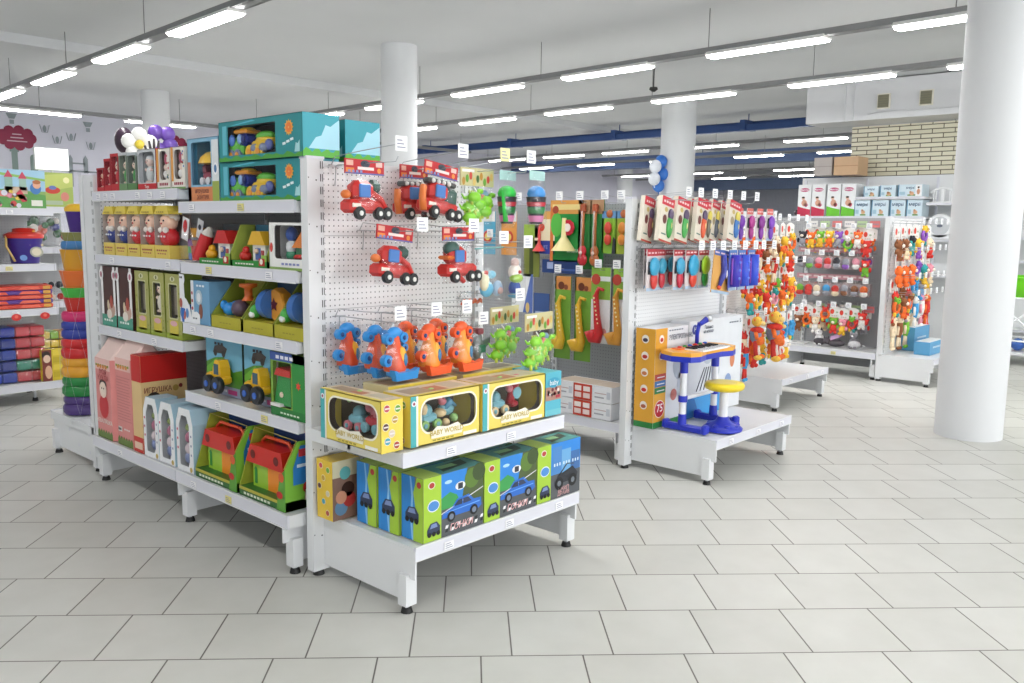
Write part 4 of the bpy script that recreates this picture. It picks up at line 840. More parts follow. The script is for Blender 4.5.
# car cartons on the base shelf
def car(m, F, x, z, s, c1='2c6cc8'):
    m.flat(F, [(x-s, z), (x-s*.95, z+s*.22), (x-s*.5, z+s*.34), (x-s*.25, z+s*.6), (x+s*.35, z+s*.66), (x+s*.6, z+s*.42), (x+s*.98, z+s*.4), (x+s, z+s*.1), (x+s*.85, z)], K(c1), .002)
    m.flat(F, [(x-s*.42, z+s*.36), (x-s*.2, z+s*.54), (x+.0, z+s*.56), (x+.0, z+s*.36)], K('28344c'), .003); m.flat(F, [(x+s*.05, z+s*.36), (x+s*.05, z+s*.56), (x+s*.3, z+s*.57), (x+s*.48, z+s*.38)], K('34405c'), .003)
    m.flat(F, [(x-s*.9, z+s*.18), (x+s*.9, z+s*.26), (x+s*.9, z+s*.3), (x-s*.7, z+s*.22)], K('6ca8f0'), .003)
    for q in (-.55, .6): m.disc(F, x+s*q, z+.01*s, s*.2, K('16181c'), lift=.004); m.disc(F, x+s*q, z+.01*s, s*.11, K('788498'), lift=.005)
def smallcar(m, F, x, z, s):
    m.flat(F, [(x-s, z), (x-s, z+s*.6), (x-s*.5, z+s*1.3), (x+s*.5, z+s*1.4), (x+s, z+s*.8), (x+s, z)], K('303c58'), .003); m.flat(F, [(x-s*.6, z+s*.7), (x-s*.35, z+s*1.2), (x+s*.4, z+s*1.25), (x+s*.6, z+s*.75)], K('7c90c0'), .004)
    for q in (-.7, 0, .7): m.disc(F, x+s*q, z, s*.3, K('101014'), lift=.005, n=10)
def carbox(lab, kind=0, w=.35, d=.135, h=.275):
    t = thing('toy_carton', lab, 'toy box', group='blue and lime toy car cartons on the base shelf'); F = fr(w)
    m = MB(); m.box(-w/2, w/2, 0, d, 0, h, K('7c8078')); LM = K('a6cc3c'); lx = .1
    m.rect(F, 0, lx, 0, h, LM); m.rect(F, lx, w, .11, h, K('2f86d8')); m.rect(F, lx, w, 0, .12, K('54585c'), .0016)
    if kind == 0:
        m.flat(F, [(w*.62, .12), (w, .1), (w, h), (w*.72, h), (w*.66, .2)], K('4c5c34'), .0018); m.disc(F, w*.8, h-.05, .045, K('5c7c30'), lift=.002); m.disc(F, w*.92, h-.03, .04, K('3c5028'), lift=.0022)
        m.flat(F, [(lx, .17), (lx+.05, .19), (lx+.09, .17), (lx+.12, .12), (lx, .12)], K('3c9c50'), .0017); m.disc(F, lx+.04, h-.04, .022, K('a8d4f0'), ry=.008)
        m.disc(F, w*.6, h-.07, .03, K('e8ecec'), ry=.018); m.rect(F, w*.56, w*.64, h-.083, h-.057, K('303440'), .003)
        m.flat(F, [(lx, .1), (w, .17), (w, .175), (lx, .105)], K('d8d8dc'), .002); car(m, F, w*.63, .08, .118)
        for i in range(7):
            for j in range(2): m.flat(F, [(lx+.02+i*.035, .018+.016*j), (lx+.036+i*.035, .018+.016*j), (lx+.042+i*.035, .032+.016*j), (lx+.026+i*.035, .032+.016*j)], K('e8e8ea' if (i+j) % 2 else '202428'), .0022)
        m.text(F, 'ГОНКИ', w*.62, .032, .04, K('e8b8b8'), lift=.004, shear=.25)
    else:
        for i, c in enumerate(('4c88c8', '6ca8d8', '3c6ca8')): m.rect(F, lx+.01+i*.07, lx+.08+i*.07, .12, h-.02-.02*i, K(c), .0018); [m.rect(F, lx+.02+i*.07+k*.02, lx+.03+i*.07+k*.02, .16, .175, K('d0e4f4'), .003) for k in range(3)]
        m.flat(F, [(lx+.03, .07), (lx+.05, .11), (w-.06, .14), (w-.02, .1), (w-.03, .07)], K('282c34'), .003); m.tube([V(-w/2, 0, 0)+V(lx+.06, -.003, .11), V(-w/2, 0, 0)+V(lx+.12, -.003, .16), V(-w/2, 0, 0)+V(w-.05, -.003, .15)], .003, K('383c44'), 4)
        for x in (lx+.06, w-.06): m.disc(F, x, .07, .032, K('14161a'), lift=.004); m.disc(F, x, .07, .014, K('707880'), lift=.005)
        m.text(F, 'ДЖИП\nДРАЙВ', w*.6, .028, .026, K('d8a8a8'), lift=.004)
    m.disc(F, lx*.45, h-.035, .02, K('e0e0d0'), ry=.016); m.disc(F, lx*.45, h-.035, .015, K('b84038'), ry=.012, lift=.003); m.disc(F, lx*.55, h-.125, .034, K('e4ecf4'), ry=.026); m.disc(F, lx*.55, h-.125, .03, K('4c8cd0'), ry=.021, lift=.003); smallcar(m, F, lx*.55, .03, .036)
    S = ls(w, d); m.rect(S, 0, d*.62, 0, h, K('2c88d4')); m.flat(S, [(d*.55, 0), (d, 0), (d, h), (d*.72, h), (d*.55, h*.75), (d*.66, h*.5), (d*.55, h*.25)], LM, .002); m.flat(S, [(d*.45, h), (d*.55, h*.7), (d*.5, h*.3), (d*.55, 0), (d*.48, 0), (d*.4, h*.35), (d*.46, h*.7), (d*.38, h)], K('88c4f0'), .0016)
    m.disc(S, d*.82, h-.03, .014, K('b84038'), lift=.003); smallcar(m, S, d*.5, h*.32, .042)
    T = tp(w, h); m.rect(T, 0, lx, 0, d, K('c0dc6c')); m.rect(T, lx, w, 0, d, K('5c9c98')); m.flat(T, [(lx+.03, .02), (w-.05, .05), (w-.03, d-.02), (lx+.06, d-.04)], K('3c5048'), .002); m.rect(T, lx+.05, w*.7, d*.4, d*.7, K('98c890'), .003)
    m.build('carton', t); return t
a = carbox('toy car carton at the left front corner of the base shelf, foremost of three'); at(a, 2.452, 2.565, .295)
dup(a, (2.445, 2.71, .295), 0, 'toy car carton squeezed behind the front left one, second in depth'); dup(a, (2.44, 2.855, .295), 0, 'toy car carton third in depth, beside the yellow dotted box')
dup(a, (2.81, 2.565, .295), 0, 'toy car carton in the middle of the base shelf front'); dup(a, (2.80, 2.71, .295), 0, 'toy car carton in the second row, behind the middle one')
at(carbox('toy jeep carton with a street picture at the right end of the base shelf', 1, w=.325), 3.155, 2.565, .295); 
w = .37
t = thing('toy_carton', 'yellow dotted carton with a photo of children, at the panel on the base shelf', 'toy box'); w, d, h = .15, .115, .27
m = MB(); F = fr(w); m.box(-w/2, w/2, 0, d, 0, h, K('e8c440')); S = ls(w, d); m.rect(F, 0, w, 0, h, K('8c6c5c')); m.rect(F, 0, w, h*.72, h, K('d8d0b0'), .0016); m.disc(F, w*.45, h*.78, .03, K('68b8b8'), lift=.003); m.disc(F, w*.55, h*.5, .035, K('3c241c'), lift=.003); m.disc(F, w*.3, h*.38, .03, K('d89878'), lift=.0035); m.disc(F, w*.6, h*.32, .035, K('b83c38'), lift=.003); m.disc(F, w*.3, h*.2, .035, K('6890b0'), lift=.0025)
for a2, b2, c2 in ((.3, .9, 'c84858'), (.75, .85, '68a838'), (.45, .7, 'c8a040'), (.2, .55, '5c3038'), (.72, .45, 'd8d0b8'), (.45, .3, '48a0b8'), (.7, .12, 'b04838')): m.disc(S, d*a2, h*b2, .015, K('f4e8c0'), lift=.002); m.disc(S, d*a2, h*b2, .012, K(c2), lift=.003)
m.build('carton', t); at(t, 2.25, 3.05, .295)

# ---------------------------------------------------------------- bagged vehicles
def header(m, w, z1, hh, c, kind=0, y=0.0):
    F = (V(-w/2, y-.002, z1-hh), V(1,0,0), V(0,0,1), V(0,-1,0)); m.prism(F, [(0, 0), (w, 0), (w, hh), (0, hh)], .003, K(c), back=.003)
    if kind == 0:
        F = (F[0]+V(0, -.003, 0), F[1], F[2], F[3]); m.rect(F, .006, w*.2, hh*.55, hh*.9, K('e8b0a0')); m.rect(F, .004, w*.22, .004, hh*.4, K('e88840')); m.rect(F, 0, w, 0, hh*.1, K('5c68a8')); m.disc(F, w*.5, hh*.7, w*.12, K('3c4450'), ry=hh*.25); m.rect(F, w*.3, w*.72, hh*.3, hh*.5, K('f0dcd8'), .003); m.rect(F, w*.78, w*.95, hh*.55, hh*.88, K('e0c0b8')); m.disc(F, w*.86, hh*.3, w*.05, K('e89048'))
        for i in range(4): m.rect(F, w*(.06+.1*i), w*(.12+.1*i), hh*.1, hh*.26, K('8890c0'), .003)
    elif kind == 1:
        F = (F[0]+V(0, -.003, 0), F[1], F[2], F[3]); 
        for i in range(9): m.disc(F, w*(.08+.105*i), hh*(.25+.15*(i % 3)), w*.045, K(['b88838', '68a038', 'c84838', 'd8b868', '486830'][i % 5]), ry=hh*.22)
        m.rect(F, .01, w*.4, hh*.75, hh*.9, K('f0ece4'))
def bag(par, w, z0, z1, dp=.05, y=0.0):
    m = MB(); vs = []; zs = [z0, z0+(z1-z0)*.1, z0+(z1-z0)*.45, z1]; ds = [.004, dp, dp*1.05, .003]
    for z, q in zip(zs, ds): vs += [(-w/2, y+.0, z), (-w/4, y-q, z), (w/4, y-q, z), (w/2, y, z), (w/4, y+q*.6, z), (-w/4, y+q*.6, z)]
    fs = [(l*6+i, l*6+(i+1) % 6, l*6+6+(i+1) % 6, l*6+6+i) for l in range(3) for i in range(6)]
    m.add(vs, fs, BAG, True); m.build('bag', par)
def tractor(par, z, s=1, flip=1, kind=0):
    m = MB(); R, O, G, W = P('cc3430'), P('e07838'), P('3c5c54'), P('e4e4e0'); f = lambda x: x*flip*s
    def B(x0, x1, y0, y1, z0, z1, c, r=.008): a, b = sorted((f(x0), f(x1))); m.rbox(a, b, y0*s, y1*s, z+z0*s, z+z1*s, c, r*s)
    B(-.095, .085, -.035, .035, .02, .068, R, .012); B(-.07, .03, -.034, .034, .06, .135, R, .02); B(-.09, -.05, -.036, -.03, .04, .055, P('ece0d4'), .002); B(-.058, -.005, -.04, -.03, .075, .122, P('4c7cc0'), .003)
    if kind == 0: m.tube([(f(.0), 0, z+.11*s), (f(.05), -.03*s, z+.07*s), (f(.08), -.03*s, z+.03*s)], .012*s, R, 6); B(.015, .075, -.02, .02, .09, .14, G, .015); m.ball((f(-.09), 0, z+.085*s), (.018*s, .02*s, .016*s), O)
    elif kind == 1: B(-.08, .08, -.02, .02, .125, .145, P('4c4c4c'), .006); [m.ball((f(x), -.02*s, z+.135*s), .009*s, W, 8, 5) for x in (-.06, -.03, 0, .03)]; B(.02, .085, -.028, .028, .05, .12, G, .012); m.tube([(f(-.1), -.01, z+.11*s), (f(-.11), -.02, z+.07*s), (f(-.1), -.02, z+.02*s)], .014*s, O, 7)
    else: m.ball((f(-.04), 0, z+.125*s), (.04*s, .03*s, .03*s), G); B(-.09, -.0, -.03, .03, .085, .1, O, .006); m.tube([(f(-.09), 0, z+.05*s), (f(-.03), -.03*s, z+.02*s), (f(.0), -.03*s, z+.0*s)], .01*s, R, 6)
    for x in (-.06, .035, .075): m.lathe((f(x), -.045*s, z+.02*s), [(.022*s, 0), (.024*s, .004*s), (.022*s, .018*s)], P('282a2c'), 14, 'y'); m.lathe((f(x), -.048*s, z+.02*s), [(.009*s, 0), (.009*s, .004*s)], W, 10, 'y')
    m.build('toy_tractor', par)
def tractorbag(x, y, z, lab, kind, w=.23, flip=1, head='c22a30', tilt=0, rz=0.12):
    # z = height of the bag's top edge
    t = thing('bagged_toy', lab, 'toy', (x, y, z), rz, 'red tractors in header bags on the endcap'); t.rotation_euler = (0, tilt, rz)
    m = MB(); header(m, w, 0.015, .062, head); m.build('header_card', t); bag(t, w*.95, -.245, -.045); tractor(t, -.235, 1.2, flip, kind); return t
tractorbag(2.32, 2.99, 1.86, 'bagged red excavator with grey cab hanging top left on the endcap', 0)
tractorbag(2.71, 3.12, 1.865, 'bagged orange and red fire truck hanging behind another one in the top row', 1, w=.19, flip=1)
tractorbag(2.71, 2.93, 1.865, 'bagged red ladder fire truck in front in the top row', 1, tilt=.12)
tractorbag(2.47, 2.97, 1.58, 'bagged red excavator below the top left one, hanging in the middle row', 0, tilt=.1)
tractorbag(2.80, 2.91, 1.58, 'bagged red road roller truck with a sticker on its header, middle row', 2)
# green dinosaur sets
def dinobag(x, y, z, lab, w=.24):
    t = thing('bagged_toy', lab, 'toy', (x, y, z), .1, 'green dinosaur sets in header bags'); m = MB(); header(m, w, .01, .085, 'c8c090', 1); m.build('header_card', t); bag(t, w*.95, -.26, -.07, .05)
    o = MB(); G, G2, R2 = P('8cd43c'), P('c8d850'), P('d87870')
    for i in range(7):
        cx, cz = -w*.3+w*.6*((i*.37) % 1), -.225+.016*i
        o.ball((cx, -.005+random.uniform(-.02, .01), cz), (.042, .026, .028), G); o.tube([(cx+.02, -.01, cz+.01), (cx+.045, -.015, cz+.035), (cx+.06, -.015, cz+.03)], [.012, .01, .014], G, 6); o.tube([(cx-.02, 0, cz), (cx-.05, 0, cz-.005), (cx-.07, 0, cz+.015)], [.012, .007, .003], G, 6)
        for q in (-.018, .018): o.tube([(cx+q, -.02, cz-.01), (cx+q*1.2, -.024, cz-.035)], .008, G2, 6)
        for q in range(3): o.ball((cx-.02+q*.016, -.005, cz+.026), (.005, .004, .009), G2, 6, 4)
    o.tube([(-w*.15, -.012, -.08), (w*.05, -.014, -.13)], .004, P('e8e8e8'), 5); o.ball((w*.12, -.01, -.135), (.032, .012, .024), R2); o.ball((w*.22, -.005, -.11), (.03, .012, .02), P('7898b8')); o.build('dinosaur_figures', t); return t
dinobag(2.96, 2.95, 1.865, 'header bag of bright green dinosaurs in the top row of the endcap', .25)
dinobag(3.1, 2.89, 1.2, 'header bag of green dinosaurs above the right yellow carton, left one', .23)
dinobag(3.14, 2.70, 1.18, 'header bag of green dinosaurs above the right yellow carton, front one', .23)
# sand toys
for x, y, c, lab in ((3.12, 2.9, '30c848', 'green bagged mould bucket with long bristles in the top row'), (3.2, 2.78, '3c90d8', 'blue topped bagged bucket with striped label, last in the top row')):
    t = thing('bagged_toy', lab, 'toy', (x, y, 1.865), .2, 'bagged sand bucket sets'); bag(t, .15, -.27, -.0, .04); m = MB(); m.prism((V(-.075, -.002, -.04), V(1,0,0), V(0,0,1), V(0,-1,0)), [(0, 0), (.15, 0), (.15, .045), (0, .045)], .002, K('a8d0cc')); m.build('header_card', t)
    o = MB(); o.lathe((0, .0, -.25), [(.03, 0), (.048, .12), (.05, .13)], P('303038'), 16); o.lathe((0, 0, -.2), [(.041, 0), (.045, .03)], P('308048'), 16); o.lathe((0, 0, -.165), [(.0455, 0), (.048, .02)], P('c03040'), 16); o.lathe((0, 0, -.24), [(.033, 0), (.04, .03)], P('e088b8'), 16); o.ball((0, 0, -.105), (.055, .045, .04), P(c))
    if c == '30c848': [o.tube([(-.06+.016*i, -.01, -.1), (-.055+.012*i, -.02, -.24)], .006, P(c), 5) for i in range(5)]
    o.build('sand_bucket', t)
# seal and gnome sets
t = thing('bagged_toy', 'bag of pale blue and cream animal toys, right of the bagged roller truck', 'toy', (3.0, 2.9, 1.5), .1); bag(t, .23, -.26, .0, .045); m = MB(); m.tube([(-.11, 0, -.005), (.11, 0, -.0)], .004, P('78b8b8'), 5); m.build('bag_rim', t)
o = MB(); o.ball((-.05, -.01, -.16), (.03, .02, .05), P('ece4c0')); o.ball((-.02, .0, -.2), (.05, .02, .04), P('68b8dc')); o.ball((.06, -.005, -.2), (.035, .02, .04), P('a8c0d8')); o.ball((.06, -.02, -.21), .018, P('d8b0a8')); o.ball((-.05, -.02, -.12), .012, P('d85040'), 8, 5); o.ball((.0, -.015, -.13), (.03, .015, .02), P('88c8e0')); o.build('animal_toys', t)
t = thing('bagged_toy', 'bagged gnome squeaker in green and blue beside the pale animal bag', 'toy', (3.14, 2.86, 1.5), .1); bag(t, .15, -.26, .0, .04); o = MB(); o.ball((0, 0, -.12), (.04, .03, .04), P('f0e4d8')); o.ball((0, -.01, -.15), (.042, .03, .025), P('9cc838')); o.ball((0, 0, -.2), (.035, .03, .04), P('2850a8')); o.ball((0, -.03, -.12), .01, P('c03c30'), 6, 4); o.ball((0, 0, -.075), (.025, .02, .025), P('d8b8b0')); o.ball((.0, -.005, -.235), (.05, .03, .015), P('68b0d8')); o.build('gnome', t)
# blue-orange buggies hanging in clear bags
def buggy(x, y, lab, c1, c2, c3, rz=.1, s=.98, z=1.17):
    t = thing('bagged_toy', lab, 'toy', (x, y, z), rz, 'hanging toy buggies in the lower row'); m = MB(); A, B2, C2 = P(c1), P(c2), P(c3)
    m.lathe((0, -.012, -.2*s), [(.05*s, 0), (.052*s, .02*s), (.042*s, .07*s), (.026*s, .12*s), (.02*s, .16*s), (.008*s, .185*s)], B2, 14)
    m.ball((.016*s, -.04*s, -.145*s), (.026*s, .02*s, .055*s), C2); m.ball((.022*s, -.057*s, -.15*s), (.012*s, .008*s, .03*s), P('3c80b0'))
    m.prism((V(0, -.055*s, 0), V(1,0,0), V(0,0,1), V(0,-1,0)), [(-.06*s, -.235*s), (.07*s, -.235*s), (.085*s, -.19*s), (.05*s, -.2*s), (-.05*s, -.2*s), (-.075*s, -.185*s)], .03*s, A); m.rbox(-.05*s, .06*s, -.06*s, -.0, -.225*s, -.195*s, A, .008)
    for a, b, r in ((-.05, -.055, .024), (.04, -.055, .024), (-.06, -.15, .026), (.045, -.1, .018)): m.lathe((a*s, -.035*s, b*s), [(r*s, 0), (r*1.08*s, .012*s), (r*s, .03*s)], A, 12, 'y'); m.ball((a*s, -.037*s, b*s), (r*.45*s, .006, r*.45*s), P('2c4c88'), 8, 5)
    m.ball((0, -.01, -.035*s), (.045*s, .025, .03*s), A); m.build('buggy', t); bag(t, .19*s, -.245*s, -.0, .05)
    f = MB(); f.tube([(0, 0, .015), (.012, 0, -.015), (-.01, 0, -.03), (0, 0, 0)], .004, P('e8ecee'), 5); f.build('bag_tie', t); return t
for x, y, lab, q in ((2.33, 3.15, 'blue and orange hanging buggy tight against the panel, leftmost', 0), (2.37, 3.0, 'blue and orange hanging buggy half hidden behind the tag, second from left', 0), (2.38, 2.88, 'blue and orange hanging buggy with blue scoop, in front', 0),
                     (2.57, 3.03, 'orange hanging buggy behind the front orange one', 1), (2.58, 2.88, 'orange hanging buggy with yellow nose, left of two in front', 1), (2.76, 3.03, 'orange hanging buggy at the back of the right hook', 1), (2.76, 2.86, 'orange hanging buggy with yellow nose, right of two in front', 1)):
    c = ('2f8fd8', 'e85830', 'f0b030') if q == 0 else ('ee6030', 'f09838', 'f4b440')
    buggy(x, y, lab, *c)
t = thing('bagged_toy', 'grey toy aeroplane hanging right of the orange buggies', 'toy', (2.95, 2.93, 1.13), .1); m = MB(); m.ball((0, 0, -.1), (.03, .03, .08), P('6c7474')); m.rbox(-.02, .02, -.03, .03, -.05, -.02, P('8c4850'), .006)
m.prism((V(0, 0, 0), V(1,0,0), V(0,0,1), V(0,-1,0)), [(-.02, -.1), (.09, -.07), (.085, -.1), (.02, -.14)], .012, P('747c7c')); m.prism((V(0, 0, 0), V(1,0,0), V(0,0,1), V(0,-1,0)), [(.02, -.1), (-.05, -.11), (-.05, -.13), (-.02, -.14)], .012, P('747c7c')); m.rbox(-.02, .03, -.035, -.02, -.14, -.1, P('2c7058'), .005); m.rbox(-.03, .03, -.02, .02, -.2, -.17, P('6c7474'), .008); m.build('aeroplane', t); bag(t, .15, -.21, 0, .04)
t = thing('bagged_toy', 'flat bag of orange lizard figures lying over the hooks in the middle row', 'toy', (2.92, 2.95, 1.29), .1); m = MB()
for i in range(4): m.tube([(-.08+i*.04, -.01, -.06), (-.06+i*.04, -.015, -.045), (-.04+i*.04, -.01, -.06)], [.004, .012, .004], P('d86838'), 6)
m.build('lizards', t); bag(t, .2, -.08, 0, .02)

# ---------------------------------------------------------------- musical instruments
GI = 'hooks of the musical instrument bay'
INS = []
def ins(nm, y, ztop, lab, cat='toy instrument', x=5.0): return thing('instrument_pack' if not nm else nm, lab, cat, (x, y, ztop), LEFT+.0, 'toy instruments on the grey backed bay')
for i, (y, z) in enumerate(((4.05, 1.78), (3.86, 1.78), (3.64, 1.78), (3.5, 1.78), (4.05, 1.25), (3.85, 1.25), (3.68, 1.3), (3.52, 1.3), (4.45, 1.78), (4.45, 1.28), (4.75, 1.5))):
    hook(5.25, y, z, .28, f'wire hook with white price tag in the instrument bay, number {ORD[i]}', GI, rz=LEFT, up=.05)
def cardpack(par, w, h, c, top=None, toph=.04):
    m = MB(); F = (V(-w/2, 0, -h), V(1,0,0), V(0,0,1), V(0,-1,0)); m.prism(F, [(0, 0), (w, 0), (w, h), (0, h)], .003, K(c), back=.003); F = (F[0]+V(0, -.003, 0),)+F[1:]
    if top: m.rect(F, 0, w, h-toph, h, K(top))
    return m, F
t = ins('trumpet_pack', 4.04, 1.80, 'green pack with red rimmed cream toy trumpet, largest of the instrument packs'); m, F = cardpack(t, .31, .45, '1f8a3c', 'e0a050', .1); m.rect(F, .02, .29, .38, .42, K('f0d890'), .002); m.disc(F, .05, .38, .03, K('a84830'), lift=.003); m.disc(F, .06, .27, .055, K('58b848'), ry=.09); m.rect(F, 0, .03, .0, .4, K('d87838'), .0018); m.text(F, 'ДУДКА', .22, .08, .03, K('d8ecd8')); m.build('backing_card', t)
o = MB(); o.lathe((0, -.03, -.37), [(.095, 0), (.05, .06), (.022, .1), (.016, .24)], P('ecdfa0'), 18); o.lathe((.035, -.035, -.2), [(.055, 0), (.06, .008), (.055, .016)], P('c42438'), 10, 'y', False); o.lathe((.035, -.04, -.2), [(.03, 0), (.03, .01)], P('f0e8dc'), 14, 'y'); o.build('trumpet', t)
t = ins('trumpet_pack', 4.25, 1.72, 'pack of orange and red toy trumpet behind the large green pack'); m, F = cardpack(t, .2, .32, '2c3f98', 'e0a858', .06); m.rect(F, 0, .2, .1, .26, K('ece0c0')); m.disc(F, .07, .2, .03, K('d85038')); m.text(F, 'LIFE', .1, .05, .04, K('8898d8')); m.build('backing_card', t); o = MB(); o.lathe((-.04, -.02, -.3), [(.055, 0), (.03, .03), (.012, .06), (.01, .18)], P('d84848'), 14); o.build('trumpet', t)
t = ins('blue_pack', 4.1, 1.36, 'dark blue wide pack hanging below the trumpet packs', 'toy instrument'); m, F = cardpack(t, .34, .1, '24407c'); m.rect(F, .05, .11, .03, .08, K('a8b8e0'), .002); m.rect(F, .15, .32, .02, .035, K('4868b0')); m.build('backing_card', t)
def guitar(y, lab, c):
    t = ins('guitar_pack', y, 1.80, lab); m, F = cardpack(t, .12, .5, '2f7d3c'); m.rect(F, .0, .12, .4, .5, K('b08c68')); m.build('backing_card', t); o = MB()
    o.tube([(0, -.025, -.06), (0, -.025, -.33)], .012, P('c87848'), 6); o.rbox(-.022, .022, -.04, -.01, -.09, -.03, P('b05838'), .006); o.ball((0, -.025, -.37), (.036, .02, .045), P(c)); o.ball((0, -.025, -.43), (.045, .02, .045), P(c)); o.ball((0, -.046, -.38), (.014, .004, .014), P('f0d8d0'))
    for q in (-.006, 0, .006): o.tube([(q, -.04, -.08), (q, -.048, -.42)], .0012, P('e8e8e8'), 3)
    o.build('guitar', t); return t
guitar(3.87, 'slim pack with toy guitar and red body, right of the green trumpet pack', 'c82c38'); guitar(3.76, 'second slim guitar pack with an orange brown body', 'b86838')
for y, c1, c2, lab in ((3.65, '86b83c', 'd04838', 'light green blister pack with red toy, beside the guitars'), (3.53, '9cae38', 'd88838', 'blister pack with orange toy closest to the second gondola upright')):
    t = ins('blister_pack', y, 1.72, lab); m, F = cardpack(t, .13, .3, c1, '6898c8', .05); m.flat(F, [(.09, 0), (.12, 0), (.12, .1), (.1, .12)], K('30343c')); m.build('backing_card', t); o = MB(); o.ball((0, -.02, -.12), (.032, .018, .045), P(c2)); o.ball((0, -.02, -.2), (.032, .018, .04), P(c2)); o.build('maraca', t)
    m = MB(); m.ball((0, 0, -.02), (.03, .02, .03), P('b8683c')); m.build('wooden_head', t)
def sax(y, z, lab, c, card, w=.15, h=.62, top='d8904c', tilt=0):
    t = ins('saxophone_pack', y, z, lab); t.rotation_euler = (0, 0, LEFT)
    if card: m, F = cardpack(t, w, h, '76a83c', top, .1); m.disc(F, w*.4, h-.07, .03, K('6c3420'), lift=.003); m.disc(F, w*.7, h-.08, .02, K('8c4830'), lift=.003); m.rect(F, 0, .012, 0, h, K('5c8c30')); m.build('backing_card', t)
    else: m, F = cardpack(t, w, h*.95, 'e4e6e8'); m.rect(F, 0, w, h*.55, h*.95, K('8cb848')); m.rect(F, 0, w, h*.78, h*.84, K('f0f2f2'), .003); m.disc(F, w*.25, h*.8, .04, K('c04838'), lift=.004); m.disc(F, w*.4, h*.12, .03, K('88c8a0')); m.disc(F, w*.7, h*.15, .025, K('d89090'))
    if not card: m.build('backing_card', t)
    o = MB(); M_ = P(c); o.tube([(.045, -.03, -.16), (-.0, -.03, -.15), (-.02, -.03, -.2), (-.01, -.03, -.35), (.01, -.03, -.47), (-.005, -.03, -.52), (-.04, -.03, -.52), (-.06, -.03, -.46)], [.011, .015, .018, .024, .033, .038, .042, .054], M_, 10)
    for k in range(7): o.ball((-.025+.006*k, -.05, -.22-.03*k), (.008, .006, .008), P('f4e8b0'), 6, 4)
    o.tube([(-.035, -.045, -.2), (-.005, -.055, -.43)], .004, M_, 5); o.build('saxophone', t); return t
sax(4.06, 1.24, 'yellow toy saxophone on a green card, left of two', 'e0b838', True); sax(3.87, 1.24, 'yellow toy saxophone on a green card, right of two', 'dcae30', True)
sax(3.71, 1.32, 'red toy saxophone in a clear backed pack', 'cc2c30', False, .17, .58); sax(3.535, 1.32, 'amber toy saxophone partly hidden by the second gondola upright', 'd89838', False, .13, .55)
t = ins('printed_pack', 4.47, 1.24, 'white pack with scissors motif and blue edge, behind the tractor endcap', 'toy'); m, F = cardpack(t, .22, .3, 'eef0f2'); m.flat(F, [(.12, 0), (.22, 0), (.22, .3), (.2, .3)], K('5c74b8')); m.flat(F, [(.03, .22), (.06, .19), (.1, .2), (.05, .17)], K('303038'), .002); m.disc(F, .17, .04, .02, K('e8c880'), ry=.04, lift=.003); m.build('backing_card', t)
t = ins('printed_pack', 4.27, 1.1, 'brownish pack hanging between the tractor endcap and the saxophones', 'toy'); m, F = cardpack(t, .16, .5, '7c6058', '3c5890', .22); m.rect(F, .02, .14, .32, .36, K('a8b8d8'), .002); m.rect(F, .01, .15, .2, .22, K('302c30')); m.disc(F, .08, .05, .05, K('c85050')); m.build('backing_card', t)
t = ins('recorder_pack', 4.38, 1.62, 'olive green tall pack behind the white price tags of the endcap', 'toy instrument'); m, F = cardpack(t, .16, .4, '7c8438', '98b848', .1); m.rect(F, .06, .1, .02, .3, K('3c4820')); m.build('backing_card', t)
for y, c, lab in ((4.62, 'e09848', 'orange pack high on the far bay behind the sand buckets'), (4.85, '58a8c8', 'pale blue pack high on the far bay behind the sand buckets')):
    t = ins('printed_pack', y, 1.72, lab, 'toy'); m, F = cardpack(t, .16, .34, c, 'e8e8e4', .08); m.disc(F, .08, .14, .05, K('c84838')); m.disc(F, .08, .14, .03, K('e8d070'), lift=.003); m.build('backing_card', t)
# white boxes on the base shelf under the saxophones
k = 0
for iy, y in enumerate((3.78, 3.615, 3.45)):
    for iz in (0, 1):
        w, h = .162, .112; pos = ('left', 'middle', 'right')[iy]; row = ('lower', 'upper')[iz]; t = thing('small_carton', f'white carton with {"red frames" if iy == 1 else "grey print"}, {pos} column, {row} layer under the saxophones', 'box', (4.69, y, .295+iz*.116), LEFT, 'white cartons under the saxophones')
        m = MB(); m.box(-w/2, w/2, 0, .22, 0, h, K('e8e9ec')); F = fr(w)
        if iy == 1:
            m.rect(F, 0, w, 0, h, K('c8402c'))
            for a2 in (0, 1): m.rect(F, .012+a2*.075, .07+a2*.075, .015, .05, K('f0d8d4'), .003); m.rect(F, .012+a2*.075, .07+a2*.075, .062, .097, K('f4e8e4'), .003)
        else: m.rect(F, .02, .1, .03, .04, K('a8a8b0')); m.rect(F, .02, .12, .06, .066, K('c0a8a8')); m.rect(F, w-.04, w-.01, .03, .08, K('c8ccd4'))
        m.rect(tp(w, h), 0, w, .02, .2, K('c8b8a8'), .001); m.build('carton', t)

